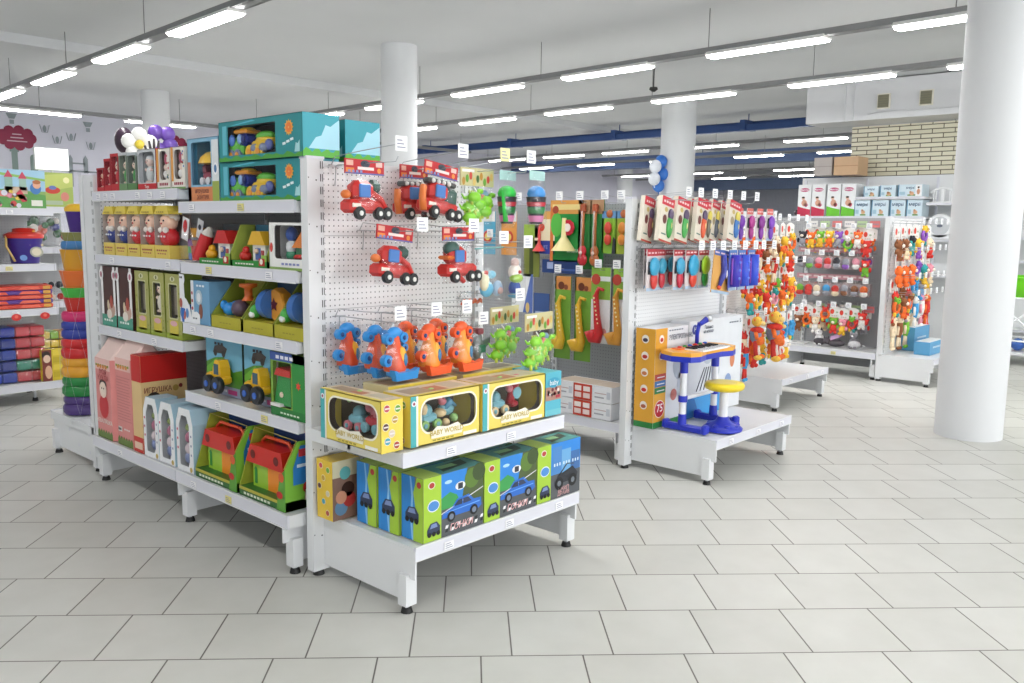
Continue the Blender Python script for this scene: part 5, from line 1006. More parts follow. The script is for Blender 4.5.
# ---------------------------------------------------------------- toothbrush endcap
GH2 = 'hooks on the toothbrush endcap'
for i, x in enumerate((4.8, 4.95, 5.13, 5.33, 5.52, 5.72)): hook(x, 3.25, 1.785, .3, f'wire hook with tag, {ORD[i]} in the top row of the toothbrush endcap', GH2, up=.05)
for i, x in enumerate((4.78, 4.92, 5.05, 5.2, 5.35, 5.5, 5.62, 5.78)): hook(x, 3.25, 1.47, .42, f'wire hook with tag, {ORD[i]} in the second row of the toothbrush endcap', GH2, up=.03)
def brushpack(x, y, w, c, acc, lab, tilt=.16):
    t = thing('toothbrush_carton', lab, 'toothbrush pack', (x, y, 1.80), .0, 'red topped toothbrush cartons in the top row'); t.rotation_euler = (0, tilt, .12); h = .29
    m = MB(); m.box(-w/2, w/2, -.015, .015, -h, 0, K('e4dccc')); F = (V(-w/2, -.015, -h), V(1,0,0), V(0,0,1), V(0,-1,0)); m.rect(F, 0, w, h-.055, h, K('d02c40')); strokes(m, F, .02, w-.02, h-.038, K('f4d8d8'), 4, .014, lift=.003)
    m.disc(F, w*.3, h*.5, w*.15, K('6c3430' if acc else 'a89878'), ry=.03); m.disc(F, w*.35, h*.72, w*.12, K('c8b068'), ry=.016); m.rect(F, w*.15, w*.5, h*.16, h*.19, K('507068')); m.rect(F, 0, w, 0, .012, K('b84838')); m.build('carton', t)
    o = MB(); o.ball((w*.2, -.02, -h*.62), (w*.22, .014, .08), P(c)); o.ball((w*.2, -.022, -h*.36), (w*.19, .013, .04), P('584868' if acc else 'e0d060')); o.ball((w*.2, -.034, -h*.6), (.006, .004, .02), P('f0e0a0')); o.build('toothbrush', t); return t
for x, y, w, c, a2, lab in ((4.76, 3.17, .15, '8c5050', 1, 'brown toned toothbrush carton tight to the left post of the endcap'), (4.84, 3.08, .19, '3ca048', 1, 'toothbrush carton with green brush, left one'), (5.03, 3.08, .2, '48a850', 1, 'toothbrush carton with green brush and orange trim, second in front'),
                            (5.24, 3.06, .18, 'e0603c', 1, 'toothbrush carton with orange red brush'), (5.42, 3.12, .14, '706858', 0, 'toothbrush carton seen half side on, left of the blue one'), (5.53, 3.12, .14, '5c6470', 0, 'toothbrush carton squeezed directly behind the blue one'), (5.66, 3.04, .22, '3c78c0', 0, 'toothbrush carton with blue brush at the right end of the top row')):
    brushpack(x, y, w, c, a2, lab)
for x, c, lab in ((4.95, '584c50', 'toothbrush carton in the rear row, between the two green brushes'), (5.15, '806050', 'toothbrush carton in the rear row, left of the orange red brush'), (5.34, '70584c', 'toothbrush carton in the rear row, right of the orange red brush'), (5.76, '6c7480', 'toothbrush carton in the rear row, behind the blue brush at the right')):
    brushpack(x, 3.175, .15, c, 1, lab)
def blister(x, y, z, w, h, head, back, c1, c2, lab, grp, kind=0, tilt=0):
    t = thing('blister_pack', lab, 'hanging pack', (x, y, z), 0, grp); t.rotation_euler = (0, tilt, .1)
    m = MB(); m.box(-w/2, w/2, -.003, .003, -h, 0, K(back)); F = (V(-w/2, -.003, -h), V(1,0,0), V(0,0,1), V(0,-1,0)); m.rect(F, 0, w, h-.045, h, K(head)); strokes(m, F, .01, w-.01, h-.03, K('f0d0d0'), 3, .01, lift=.003); m.rect(F, 0, w, 0, .02, K('a8c0d8')); m.build('backing_card', t)
    o = MB()
    if kind == 0: o.ball((0, -.02, -h*.42), (w*.42, .02, w*.42), P(c1)); o.ball((w*.04, -.015, -h*.75), (w*.28, .016, h*.22), P(c2)); o.tube([(-w*.36, -.01, -h*.3), (-w*.4, -.01, -h*.6)], .006, P('28303c'), 5)
    elif kind == 1: o.tube([(-w*.1, -.02, -h*.12), (w*.02, -.02, -h*.5), (-w*.2, -.02, -h*.85)], [.02, .026, .012], P(c1), 8); o.ball((-w*.2, -.02, -h*.87), (.018, .014, .016), P('e05838')); o.ball((w*.0, -.042, -h*.55), (.008, .004, .03), P('f0e8f0'))
    else: o.tube([(0, -.02, -h*.12), (0, -.02, -h*.9)], [w*.3, w*.3], P(c1), 10); o.tube([(-w*.3, -.015, -h*.2), (-w*.3, -.015, -h*.85)], .008, P(c2), 5); [o.ball((w*.0, -.02-w*.28, -h*(.3+.2*q)), (.02, .006, .012), P('6c8cf0'), 6, 4) for q in range(3)]
    o.build('toy', t); return t
GB = 'blister packs in the second row of the toothbrush endcap'
for x, y, w, c1, c2, lab in ((4.72, 3.1, .15, '3ca0c8', 'd03c38', 'blue ball and red handle blister pack at the far left of the second row'), (4.86, 3.13, .13, '3c98b8', 'c03440', 'blue ball blister pack, second from the left'), (4.97, 3.06, .14, '40a0c8', 'c83048', 'blue ball blister pack, third from the left'), (5.12, 3.05, .18, '38a8d4', 'e04838', 'blister pack with the largest turquoise blue ball'), (5.28, 3.05, .16, 'a8d838', '38a850', 'lime green ball blister pack with green handle')):
    blister(x, y, 1.47, w, .27, 'b83440', 'd8d0d0', c1, c2, lab, GB)
for x, c1, c2, lab in ((4.80, '3888a8', 'a83038', 'blue ball blister pack in the rear layer, left'), (5.05, '3890b0', 'c04048', 'blue ball blister pack in the rear layer, middle'), (5.22, 'd070a0', 'a83060', 'pink blister pack in the rear layer beside the lime green one')):
    blister(x, 3.18, 1.47, .13, .26, 'a83040', 'd0c8c8', c1, c2, lab, GB)
blister(5.37, 2.95, 1.46, .3, .3, '4c68b0', 'e0a858', '4048a8', 'e05838', 'orange backed blister pack with blue and white toy brush, broad one', GB, 1, .12)
for i, (x, lab) in enumerate(((5.47, 'bright blue shrink wrapped pack, left of three in the second row'), (5.60, 'bright blue shrink wrapped pack, middle of three in the second row'), (5.74, 'bright blue shrink wrapped pack, right of three in the second row'))): blister(x, 2.93, 1.46, .13, .28, '5888c8', '5c6cc8', '3c58d8' if i else '4038b8', '9858c0', lab, GB, 2)
# purple-and-red rattles right of the toothbrushes
for i in range(4): blister(5.86+.1*i, 3.1-.03*i, 1.76, .12, .24, 'd86860', 'dcd8d4', ['7c38b0', 'b0388c', '903c98', '8448c0'][i], ['7038a8', 'a83488', '8838a0', '7840b8'][i], f'purple rattle pack on white card, {ORD[i]} to the right of the blue toothbrush carton', 'purple rattle packs')
# piano cartons behind the toy piano
def pianobox(x0, x1, y, d, h, lab, first):
    w = x1-x0; t = thing('piano_carton', lab, 'box', ((x0+x1)/2, y, .295)); m = MB(); m.box(-w/2, w/2, 0, d, 0, h, K('dfe2e6')); F = fr(w)
    if first:
        S = ls(w, d); SC_ = .14
        m.rect(S, 0, d, .04, h, K('e0a438')); m.rect(S, 0, d, 0, .04, K('2c8040')); m.rect(F, 0, SC_, .04, h, K('e0a438')); m.rect(F, 0, w, 0, .04, K('2c8040'), .0018)
        for k in range(5):
            z = h-.07-k*.11
            m.disc(S, d*.5, z, .028, K('f0e8e0'), lift=.003); m.disc(S, d*.5, z-.006, .02, K(['403c50', 'b83028', 'c87848', 'c82c28', 'a85838'][k]), ry=.013, lift=.004)
            if k < 2: m.disc(F, SC_*.5, z, .028, K('f0e8e0'), lift=.003); m.disc(F, SC_*.5, z-.004, .018, K('b83830'), ry=.014, lift=.004)
        for k, c in enumerate(('2c7c48', '3c70b0', 'b83c38')): m.rect(F, .005, SC_-.005, .23+k*.045, .27+k*.045, K(c), .003); m.rect(F, .03, SC_-.02, .245+k*.045, .252+k*.045, K('e8e8e8'), .004)
        m.disc(F, SC_*.5, .125, .06, K('f4f0ec'), lift=.003); m.disc(F, SC_*.5, .125, .055, K('b8202c'), lift=.004); m.text(F, '75', SC_*.5, .13, .075, K('f4f4f4'), lift=.006)
        m.text(F, 'ЭЛЕКТРОПИАНО', SC_+.17, h-.07, .045, K('2c3c58'), sx=.8); strokes(m, F, SC_+.02, SC_+.2, h-.025, K('606c80'), 6, .008); m.disc(F, SC_+.15, .4, .07, K('a8b0bc'), ry=.1); m.disc(F, SC_+.1, .2, .04, K('c87870')); m.disc(F, SC_+.2, .25, .06, K('c4ccd4'), ry=.12)
    else:
        m.rect(F, .02, .13, h-.12, h-.02, K('d8dce8')); m.disc(F, .07, h-.06, .035, K('28388c')); m.text(F, 'Н', .07, h-.06, .04, K('e8ecf4'), lift=.005); m.text(F, 'Пианино\nна ножках', .26, h-.07, .035, K('3c4860'), sx=.8); strokes(m, F, w-.2, w-.06, h-.05, K('586070'), 5, .01); m.text(F, '5', w-.04, h-.04, .04, K('283040'))
        m.rect(F, 0, w*.72, 0, .14, K('3c98d8')); m.flat(F, [(0, 0), (.12, 0), (.14, .06), (.1, .13), (0, .16)], K('1c6cb0'), .003)
        for k in range(4): m.tube([V(-w/2, -.003, 0)+V(.12+.05*k, 0, .18), V(-w/2, -.003, 0)+V(.22+.03*k, 0, .34)], .003, K('303848'), 4)
        m.disc(F, w*.5, .3, .06, K('b8c0c8'), ry=.05); m.disc(F, w*.82, .36, .035, K('d88860'), ry=.06); m.disc(F, w*.75, .2, .05, K('88a0c8'), ry=.06); m.disc(F, w*.35, .42, .07, K('c0c8d0'), ry=.06)
    m.build('carton', t); return t
pianobox(4.70, 5.10, 3.04, .15, .66, 'tall carton with orange icon edge and the number 75, behind the toy piano', True)
pianobox(5.115, 5.87, 3.04, .15, .68, 'wide white carton with blue lower corner, behind the toy piano microphone', False)
# toy piano with stand and microphone
t = thing('toy_piano', 'blue and yellow toy piano on legs with microphone, standing on the base shelf', 'toy piano', (5.0, 2.88, .299)); BL, YE, WH = P('2434b8'), P('efaa38'), P('eceef2')
for x in (-.2, .2):
    m = MB(); m.rbox(x-.025, x+.025, -.18, .13, 0, .045, BL, .01); m.rbox(x-.03, x+.03, -.19, -.15, 0, .06, BL, .01); m.rbox(x-.03, x+.03, .1, .14, 0, .06, BL, .01); m.cyl((x, 0, .04), (x, 0, .11), .03, .026, BL, 12); m.build('foot_bar', t)
    m = MB(); m.cyl((x, 0, .1), (x, 0, .44), .022, .022, WH, 14); m.cyl((x, 0, .38), (x, 0, .47), .027, .027, BL, 14); m.cyl((x, 0, .19), (x, 0, .23), .03, .03, BL, 14); m.build('leg', t)
m = MB(); m.cyl((-.2, 0, .21), (.2, 0, .21), .014, .014, WH, 10); m.build('cross_bar', t)
m = MB(); pl = [(-.33, .02), (-.29, -.1), (-.22, -.13), (-.1, -.1), (.1, -.1), (.2, -.13), (.29, -.1), (.34, .02), (.3, .13), (-.28, .13)]
m.prism((V(0, 0, .465), V(1,0,0), V(0,1,0), V(0,0,1)), pl, .035, BL); m.build('lower_body', t)
m = MB(); m.prism((V(0, 0, .5), V(1,0,0), V(0,1,0), V(0,0,1)), [(a*.99, b*.99) for a, b in pl], .025, YE); m.build('upper_body', t)
m = MB(); m.box(-.17, .18, -.115, .02, .522, .535, WH)
for k in range(14): m.box(-.16+k*.024, -.15+k*.024, -.05, .02, .535, .543, BLACK) if k % 7 not in (2, 6) else None
for k in range(15): m.box(-.17+k*.0235, -.169+k*.0235, -.116, .02, .5352, .536, K('404040'))
m.build('keyboard', t); m = MB(); m.box(-.2, .2, .03, .1, .524, .533, P('e87840'))
for k in range(6): m.ball((-.16+k*.065, .065, .537), (.018, .015, .008), P(['d03030', '30a050', '3060c8'][k % 3]), 8, 5)
m.build('control_panel', t)
m = MB(); m.tube([(.1, .09, .52), (.1, .09, .6), (.09, .07, .68)], .014, BL, 8); m.build('microphone_arm', t); m = MB(); m.cyl((.08, .06, .67), (.12, .03, .705), .015, .022, BL, 10); m.ball((.13, .02, .71), .026, mk('mic_mesh', 'c8ccd0', .3, .8)); m.build('microphone', t)
t = thing('toy_stool', 'toy stool with round yellow seat and blue base beside the toy piano', 'stool', (5.01, 2.70, .299)); m = MB(); m.lathe((0,0,0), [(.125, 0), (.13, .015), (.1, .04), (.05, .06), (.035, .09)], BL, 24)
for k in range(8): m.ball((.09*math.cos(k*PI/4), .09*math.sin(k*PI/4), .035), (.025, .025, .012), BL, 8, 5)
m.build('base', t); m = MB(); m.cyl((0, 0, .08), (0, 0, .27), .03, .028, WH, 16); m.build('column', t); m = MB(); m.lathe((0, 0, .265), [(.1, 0), (.125, .012), (.13, .035), (.12, .05), (.08, .052)], P('f4d828'), 28); m.build('seat', t)
# ---------------------------------------------------------------- plush rattles and soft toys on hooks
PC = {'orange': 'ee7030', 'yellow': 'f0c040', 'red': 'd83c34', 'brown': '8c5838', 'cream': 'ecd8b8', 'blue': '48a0d8', 'green': '78b840', 'purple': '8c58b8', 'pink': 'e898a8', 'grey': '9c9ca4', 'teal': '38a0a0', 'white': 'ece8e4', 'black': '34343c'}
PROTO = {}
def plush(color, acc, kind, card):
    key = (color, acc, kind, card)
    if key in PROTO: return PROTO[key]
    t = thing('plush_rattle', '', 'plush toy', (0, 0, -50)); c, a = FB(PC[color]), FB(PC[acc]); w = .1
    if card:
        m = MB(); F = (V(-w/2, 0, -.09), V(1,0,0), V(0,0,1), V(0,-1,0)); m.prism(F, [(0, 0), (w, 0), (w, .085), (.065, .1), (.035, .1), (0, .085)], .002, K('ecebe8'), back=.002)
        F = (F[0]+V(0, -.002, 0),)+F[1:]; m.disc(F, .026, .055, .018, K('d84838'), ry=.024); m.disc(F, .07, .05, .012, K('a8b8a0'), ry=.008); strokes(m, F, .02, .08, .012, K('c0b0a8'), 3, .008); m.build('card', t)
    o = MB(); z = -.09 if card else -.02
    if kind == 'animal':
        o.ball((0, -.02, z-.035), (.036, .032, .034), c); o.ball((0, -.05, z-.042), (.017, .012, .013), FB('f4e8d8'), 8, 5); o.ball((0, -.02, z-.095), (.034, .026, .04), a)
        for s in (-1, 1): o.ball((s*.03, -.015, z-.01), (.013, .008, .015), c, 8, 5); o.ball((s*.012, -.048, z-.028), .004, P('181818'), 6, 4); o.ball((s*.04, -.025, z-.085), (.014, .013, .024), c, 8, 5); o.ball((s*.02, -.03, z-.135), (.015, .018, .016), a, 8, 5)
    elif kind == 'ring':
        k = 14; o.tube([(.036*math.cos(2*PI*i/k), -.02, z-.05+.036*math.sin(2*PI*i/k)) for i in range(k+1)], .012, c, 8); o.ball((0, -.025, z-.005), (.026, .024, .024), a); 
        for s in (-1, 1): o.ball((s*.012, -.046, z), .004, P('181818'), 6, 4); o.ball((s*.022, -.02, z+.018), .01, a, 6, 4)
        o.ball((.02, -.02, z-.105), (.014, .012, .02), FB(PC['teal']), 8, 5); o.ball((-.02, -.02, z-.1), (.014, .012, .02), FB(PC['yellow']), 8, 5)
    elif kind == 'long':
        o.ball((0, -.02, z-.025), (.028, .026, .028), c); o.tube([(0, -.02, z-.03), (.005, -.02, z-.1), (-.005, -.02, z-.15)], [.02, .026, .016], a, 8)
        for s in (-1, 1): o.tube([(s*.015, -.02, z-.07), (s*.035, -.025, z-.13)], .009, c, 6); o.tube([(s*.01, -.02, z-.14), (s*.018, -.02, z-.22)], [.01, .012], c, 6); o.ball((s*.02, -.02, z-.005), (.009, .006, .02), c, 8, 5); o.ball((s*.01, -.043, z-.02), .0035, P('181818'), 6, 4); o.ball((s*.019, -.026, z-.225), .014, a, 8, 5)
    elif kind == 'box':
        o.rbox(-.045, .045, -.05, -.005, z-.1, z+.02, BAGC, .01); o.rbox(-.043, .043, -.012, -.006, z-.098, z+.018, K('ac9c9c'), .003); o.ball((0, -.03, z-.03), (.036, .018, .036), c); o.ball((0, -.032, z-.07), (.036, .018, .026), a)
    o.build('soft_body', t)
    h = MB(); h.tube([(0, 0, .02 if not card else .02), (0, -.0, -.02)], .0015, P('e8e8e8'), 4); h.build('loop', t)
    PROTO[key] = t; t['used'] = 0; return t
BAGC = BAG
def hang(spec, loc, rz, lab, grp, s=1.0):
    p = plush(*spec)
    if p['used'] == 0: p['used'] = 1; p.location = loc; p.rotation_euler = (0, 0, rz); p['label'] = lab; p['group'] = grp; p.scale = (s, s, s); return p
    c = dup(p, loc, rz, lab, grp); c.scale = (s, s, s); return c
def grid(rows, place, grp, rowname, s=1.0, rz=0):
    for r, (z, items) in enumerate(rows):
        n = len(items)
        for i, it in enumerate(items):
            col, acc, kind, card = it; x, y = place(i, r); sd = ORD[i] if i < 14 else str(i)
            lab = f'{col} {dict(animal="plush animal", ring="ring rattle", long="long legged toy", box="boxed soft toy")[kind]}{" on card" if card else ""}, {sd} in row {ORD[r]}, {rowname}'
            hang(it, (x, y, z+random.uniform(-.012, .008)), rz+random.uniform(-.15, .15), lab, grp, s)
R = lambda *a: a
# giraffe display, gondola three
rows = [(1.66, [R('orange', 'red', 'animal', 1), R('orange', 'brown', 'animal', 1), R('cream', 'red', 'long', 1), R('brown', 'cream', 'animal', 1), R('cream', 'brown', 'long', 1), R('yellow', 'red', 'animal', 1), R('orange', 'yellow', 'ring', 1)]),
        (1.44, [R('orange', 'orange', 'ring', 0), R('red', 'cream', 'long', 0), R('brown', 'orange', 'animal', 0), R('cream', 'red', 'long', 0), R('yellow', 'orange', 'ring', 0), R('orange', 'red', 'animal', 0)]),
        (1.27, [R('red', 'pink', 'ring', 1), R('pink', 'red', 'long', 1), R('yellow', 'green', 'animal', 1), R('orange', 'yellow', 'ring', 1), R('green', 'yellow', 'animal', 1), R('red', 'orange', 'ring', 1), R('yellow', 'red', 'animal', 1)]),
        (1.07, [R('orange', 'teal', 'animal', 0), R('yellow', 'red', 'ring', 0), R('red', 'orange', 'animal', 0), R('pink', 'teal', 'ring', 0), R('orange', 'yellow', 'animal', 0), R('yellow', 'orange', 'ring', 0)]),
        (.82, [R('red', 'cream', 'long', 1), R('red', 'orange', 'long', 1), R('yellow', 'orange', 'animal', 1), R('green', 'brown', 'ring', 1), R('red', 'orange', 'ring', 1), R('blue', 'blue', 'ring', 1), R('blue', 'blue', 'ring', 1)]),
        (.6, [R('red', 'blue', 'long', 0), R('orange', 'red', 'animal', 0), R('yellow', 'teal', 'animal', 0), R('orange', 'cream', 'ring', 0), R('red', 'white', 'animal', 0), R('white', 'yellow', 'animal', 0)])]
YS = [3.66, 3.6, 3.64, 3.58, 3.62, 3.6]
grid(rows, lambda i, r: (6.98+.16*i, YS[r]), 'plush rattles on the giraffe display', 'the giraffe display', 1.3)
for r, z in enumerate((1.68, 1.29, .84)):
    for i in range(5): hook(7.235+.19*i, 3.94, z, .36, f'wire hook with tag, {ORD[i]} in row {ORD[r]} of the giraffe display', 'hooks on the giraffe display', up=.04)
for k, (x, z, s, lab) in enumerate(((7.25, .83, 1.0, 'large plush giraffe with red bib and long hanging legs, front left'), (7.03, .80, .85, 'large plush giraffe partly behind the piano carton'), (7.46, .74, .8, 'smaller plush giraffe right of the large one'))):
    t = thing('plush_giraffe', lab, 'plush toy', (x, (3.44, 3.5, 3.5)[k], z), .2, 'hanging plush giraffes'); t.scale = (s, s, s); Y, O, B = FB('f0c050'), FB('ec7434'), FB('8090a8')
    m = MB(); m.ball((0, 0, 0), (.06, .055, .055), Y); m.ball((.015, -.055, -.02), (.035, .03, .025), FB('f4d890')); m.ball((0, .01, -.14), (.08, .06, .09), B); m.ball((0, -.005, -.09), (.085, .07, .035), FB('d83c30')); m.ball((0, -.03, -.2), (.06, .05, .05), O)
    for q in (-1, 1):
        m.tube([(q*.05, 0, -.1), (q*.1, -.03, -.15), (q*.11, -.035, -.17)], [.022, .02, .02], O, 8); m.tube([(q*.03, 0, -.19), (q*.045, -.01, -.3), (q*.05, -.02, -.36)], [.026, .022, .024], FB('e8e0d4') if q > 0 else FB('c83c38'), 8)
        m.ball((q*.055, -.04, -.37), (.035, .045, .028), O if q > 0 else Y); m.ball((q*.02, -.045, .015), .007, P('181818'), 6, 4); m.cyl((q*.022, 0, .05), (q*.03, 0, .085), .006, .009, O, 6); m.ball((q*.06, .01, .02), (.022, .01, .014), O, 8, 5)
    m.build('plush_body', t); m = MB(); m.tube([(0, 0, .05), (0, .0, .12)], .002, P('e8e8e8'), 4); m.build('loop', t)
# gondola four left face
def lf(i, r): return (9.62, 4.27-.105*i)
rows = [(1.62, [R('black', 'grey', 'animal', 0), R('orange', 'yellow', 'animal', 0), R('green', 'yellow', 'animal', 0), R('yellow', 'orange', 'animal', 0), R('purple', 'grey', 'animal', 0), R('green', 'white', 'ring', 1), R('orange', 'white', 'animal', 0), R('red', 'red', 'animal', 1)]),
        (1.32, [R('black', 'grey', 'box', 0), R('grey', 'green', 'box', 0), R('pink', 'red', 'box', 0), R('red', 'pink', 'box', 0), R('black', 'grey', 'box', 0), R('grey', 'purple', 'box', 0), R('pink', 'white', 'box', 0), R('red', 'green', 'animal', 0)]),
        (1.02, [R('green', 'red', 'box', 0), R('red', 'red', 'box', 0), R('cream', 'white', 'box', 0), R('blue', 'grey', 'box', 0), R('red', 'cream', 'box', 0), R('grey', 'brown', 'box', 0), R('brown', 'grey', 'box', 0), R('orange', 'white', 'box', 0)]),
        (.74, [R('brown', 'brown', 'animal', 1), R('orange', 'orange', 'ring', 1), R('cream', 'white', 'animal', 1), R('orange', 'red', 'ring', 0), R('green', 'red', 'animal', 1), R('pink', 'yellow', 'animal', 1), R('red', 'green', 'ring', 1), R('red', 'white', 'animal', 0)])]
grid(rows, lf, 'soft toys on the grey backed bay', 'the soft toy bay', 1.22, LEFT)
rows = [(1.63, [R('green', 'white', 'ring', 1), R('white', 'yellow', 'animal', 1), R('white', 'green', 'ring', 1), R('white', 'orange', 'animal', 1), R('grey', 'white', 'animal', 1), R('cream', 'pink', 'animal', 1), R('orange', 'grey', 'animal', 1)]),
        (1.33, [R('grey', 'black', 'box', 0), R('green', 'black', 'box', 0), R('red', 'grey', 'box', 0), R('pink', 'grey', 'box', 0), R('black', 'green', 'box', 0), R('grey', 'pink', 'box', 0), R('purple', 'grey', 'box', 0)]),
        (1.03, [R('brown', 'green', 'box', 0), R('red', 'cream', 'box', 0), R('white', 'grey', 'box', 0), R('blue', 'white', 'box', 0), R('cream', 'red', 'box', 0), R('green', 'grey', 'box', 0), R('grey', 'red', 'box', 0)]),
        (.75, [R('brown', 'grey', 'animal', 1), R('orange', 'cream', 'ring', 1), R('red', 'cream', 'animal', 1), R('orange', 'yellow', 'animal', 1), R('green', 'orange', 'animal', 1), R('pink', 'green', 'ring', 1), R('red', 'grey', 'animal', 1)])]
grid(rows, lambda i, r: (9.76, 4.26-.118*i), 'soft toys on the grey backed bay', 'the soft toy bay, rear layer', 1.2, LEFT)
for r, z in enumerate((.72, 1.66)):
    for i in range(6):
        t = thing('header_card', f'{("white", "green", "red")[i % 3]} hanging header card, {ORD[i]} in the {("lower", "upper")[r]} line of the soft toy bay', 'card', (9.70, 4.2-.14*i, z+.035), LEFT, 'header cards of the soft toy bay'); m = MB(); F = (V(-.055, 0, -.05), V(1,0,0), V(0,0,1), V(0,-1,0)); m.prism(F, [(0, 0), (.11, 0), (.11, .07), (0, .07)], .002, K(('e8e6e4', 'b8d0a0', 'd87878')[i % 3])); strokes(m, F, .012, .1, .03, K('8890a0'), 4, .012, lift=.004); m.build('card', t)
for r, z in enumerate((1.64, 1.34, 1.04, .76)):
    for i in range(5): hook(9.94, 4.2-.17*i, z, .3, f'wire hook with tag, {ORD[i]} in row {ORD[r]} of the soft toy bay', 'hooks on the soft toy bay', rz=LEFT, up=.02)
for r, z in enumerate((1.36, 1.06)):
    m = MB(); m.prism((V(9.66, 4.34, z), V(0,-1,0), V(0,0,1), V(-1,0,0)), [(0, 0), (.82, 0), (.82, .055), (0, .055)], .003, K('c89098')); strokes(m, (V(9.657, 4.34, z), V(0,-1,0), V(0,0,1), V(-1,0,0)), .03, .8, .02, K('e8d0d0'), 9, .02, lift=.001)
    tag(m.build('header_strip'), f'dusty pink strip of header cards above row {ORD[r+1]} of the soft toy bay', 'header cards')
for y, c, a, lab in ((4.02, 'e8e6e6', '4c484c', 'white and grey plush cat sitting on the low shelf, left one'), (3.62, '8c8a90', 'd8d8da', 'grey and white plush cat sitting at the right end of the low shelf')):
    t = thing('plush_cat', lab, 'plush toy', (9.62, y, .299), LEFT); m = MB(); m.ball((0, .02, .06), (.06, .05, .065), FB(c)); m.ball((0, -.01, .15), (.045, .04, .04), FB(c)); m.ball((.01, .0, .045), (.07, .06, .045), FB(a))
    for q in (-1, 1): m.cyl((q*.028, -.01, .175), (q*.034, -.01, .21), .014, .002, FB(a), 8); m.ball((q*.015, -.047, .158), .005, P('181818'), 6, 4); m.ball((q*.03, -.04, .015), (.018, .025, .015), FB(c), 8, 5)
    m.ball((0, -.048, .142), (.014, .01, .01), FB('f0ecec'), 8, 5); m.tube([(.05, .06, .03), (.1, .03, .03), (.12, -.02, .04)], .014, FB(a), 6); m.build('plush_body', t)
t = thing('plush_cat', 'dark plush cat lying with a lilac card, in the middle of the low shelf', 'plush toy', (9.62, 3.83, .299), LEFT); m = MB(); m.ball((0, .02, .04), (.11, .05, .042), FB('5c565c')); m.ball((-.1, 0, .06), (.04, .04, .038), FB('5c565c')); [m.cyl((-.1+q*.022, 0, .085), (-.1+q*.026, 0, .115), .012, .002, FB('5c565c'), 8) for q in (-1, 1)]; m.build('plush_body', t)
m = MB(); m.prism((V(-.04, -.03, .07), V(.9, 0, .4).normalized(), V(-.2, .5, .8).normalized(), V(0,-1,.4).normalized()), [(0, 0), (.14, 0), (.14, .05), (0, .05)], .003, K('c8a0cc')); m.build('card', t)
t = thing('leaflet', 'white leaflet lying on the low shelf left of the plush cats', 'paper', (9.6, 4.3, .295), LEFT); m = MB(); m.box(-.12, .12, -.02, .12, 0, .012, K('e8e8e6')); m.rect(tp(.1, .012), 0, .06, .02, .06, K('90949c')); m.build('sheet', t)
# strip hanging on the upright of gondola four
for k, (c, z) in enumerate((('40a8c8', .98), ('e89078', .86), ('d8d8dc', .74), ('b07090', .62), ('9cc858', .5))):
    t = thing('card_pack', f'small card pack, {ORD[k]} from the top of the strip beside the orange rattles', 'hanging pack', (9.37, 3.22, z), .3, 'vertical strip of card packs'); m = MB(); m.box(-.05, .05, -.004, .0, -.1, 0, K('eceaea')); m.disc((V(-.05, -.004, -.1), V(1,0,0), V(0,0,1), V(0,-1,0)), .05, .05, .033, K(c)); m.rect((V(-.05, -.004, -.1), V(1,0,0), V(0,0,1), V(0,-1,0)), .01, .09, .085, .095, K('485060')); m.build('card', t)
# endcap of gondola four
rows = [(1.66, [R('brown', 'brown', 'animal', 1), R('brown', 'cream', 'animal', 1), R('teal', 'black', 'ring', 1), R('yellow', 'purple', 'animal', 1), R('purple', 'yellow', 'ring', 0), R('cream', 'red', 'animal', 1)]),
        (1.38, [R('orange', 'orange', 'animal', 1), R('orange', 'orange', 'animal', 1), R('orange', 'orange', 'animal', 1), R('purple', 'purple', 'ring', 1), R('teal', 'yellow', 'animal', 1), R('pink', 'cream', 'animal', 1)]),
        (1.1, [R('red', 'brown', 'long', 1), R('brown', 'brown', 'ring', 1), R('red', 'grey', 'long', 1), R('blue', 'blue', 'ring', 0), R('grey', 'blue', 'animal', 0), R('yellow', 'cream', 'animal', 0)]),
        (.92, [R('orange', 'green', 'ring', 0), R('brown', 'orange', 'animal', 0), R('orange', 'brown', 'ring', 0), R('white', 'blue', 'long', 0), R('pink', 'white', 'long', 0), R('orange', 'red', 'long', 0)]),
        (.72, [R('cream', 'cream', 'long', 0), R('cream', 'brown', 'long', 0), R('cream', 'green', 'long', 0), R('cream', 'cream', 'long', 0), R('white', 'grey', 'long', 0), R('red', 'pink', 'long', 0)])]
grid(rows, lambda i, r: (9.49+.2*i, 3.19-.02*(r % 2)), 'hanging toys beside the big round column', 'the endcap by the round column', 1.5)
for r, z in enumerate((1.69, 1.41, 1.12, .94)):
    for i in range(5): hook(9.55+.2*i, 3.28, z, .28, f'wire hook with tag, {ORD[i]} in row {ORD[r]} beside the big round column', 'hooks beside the big round column', up=.03)
for x, y, z, w, lab in ((9.95, 2.84, .295, .5, 'light blue flat carton on the base shelf beside the big round column, front one'), (10.2, 3.08, .295, .5, 'light blue carton standing behind the front one, beside the big round column')):
    t = thing('flat_carton', lab, 'box', (x, y, z)); h = .14 if y < 3 else .26; m = MB(); m.box(-w/2, w/2, 0, .16, 0, h, K('5ca0cc')); m.box(-w/2+.01, w/2-.01, .01, .15, h, h+.001, K('e8ecee')); strokes(m, fr(w), .1, .4, h*.5, K('d8e8f2'), 9, .02); m.build('carton', t)
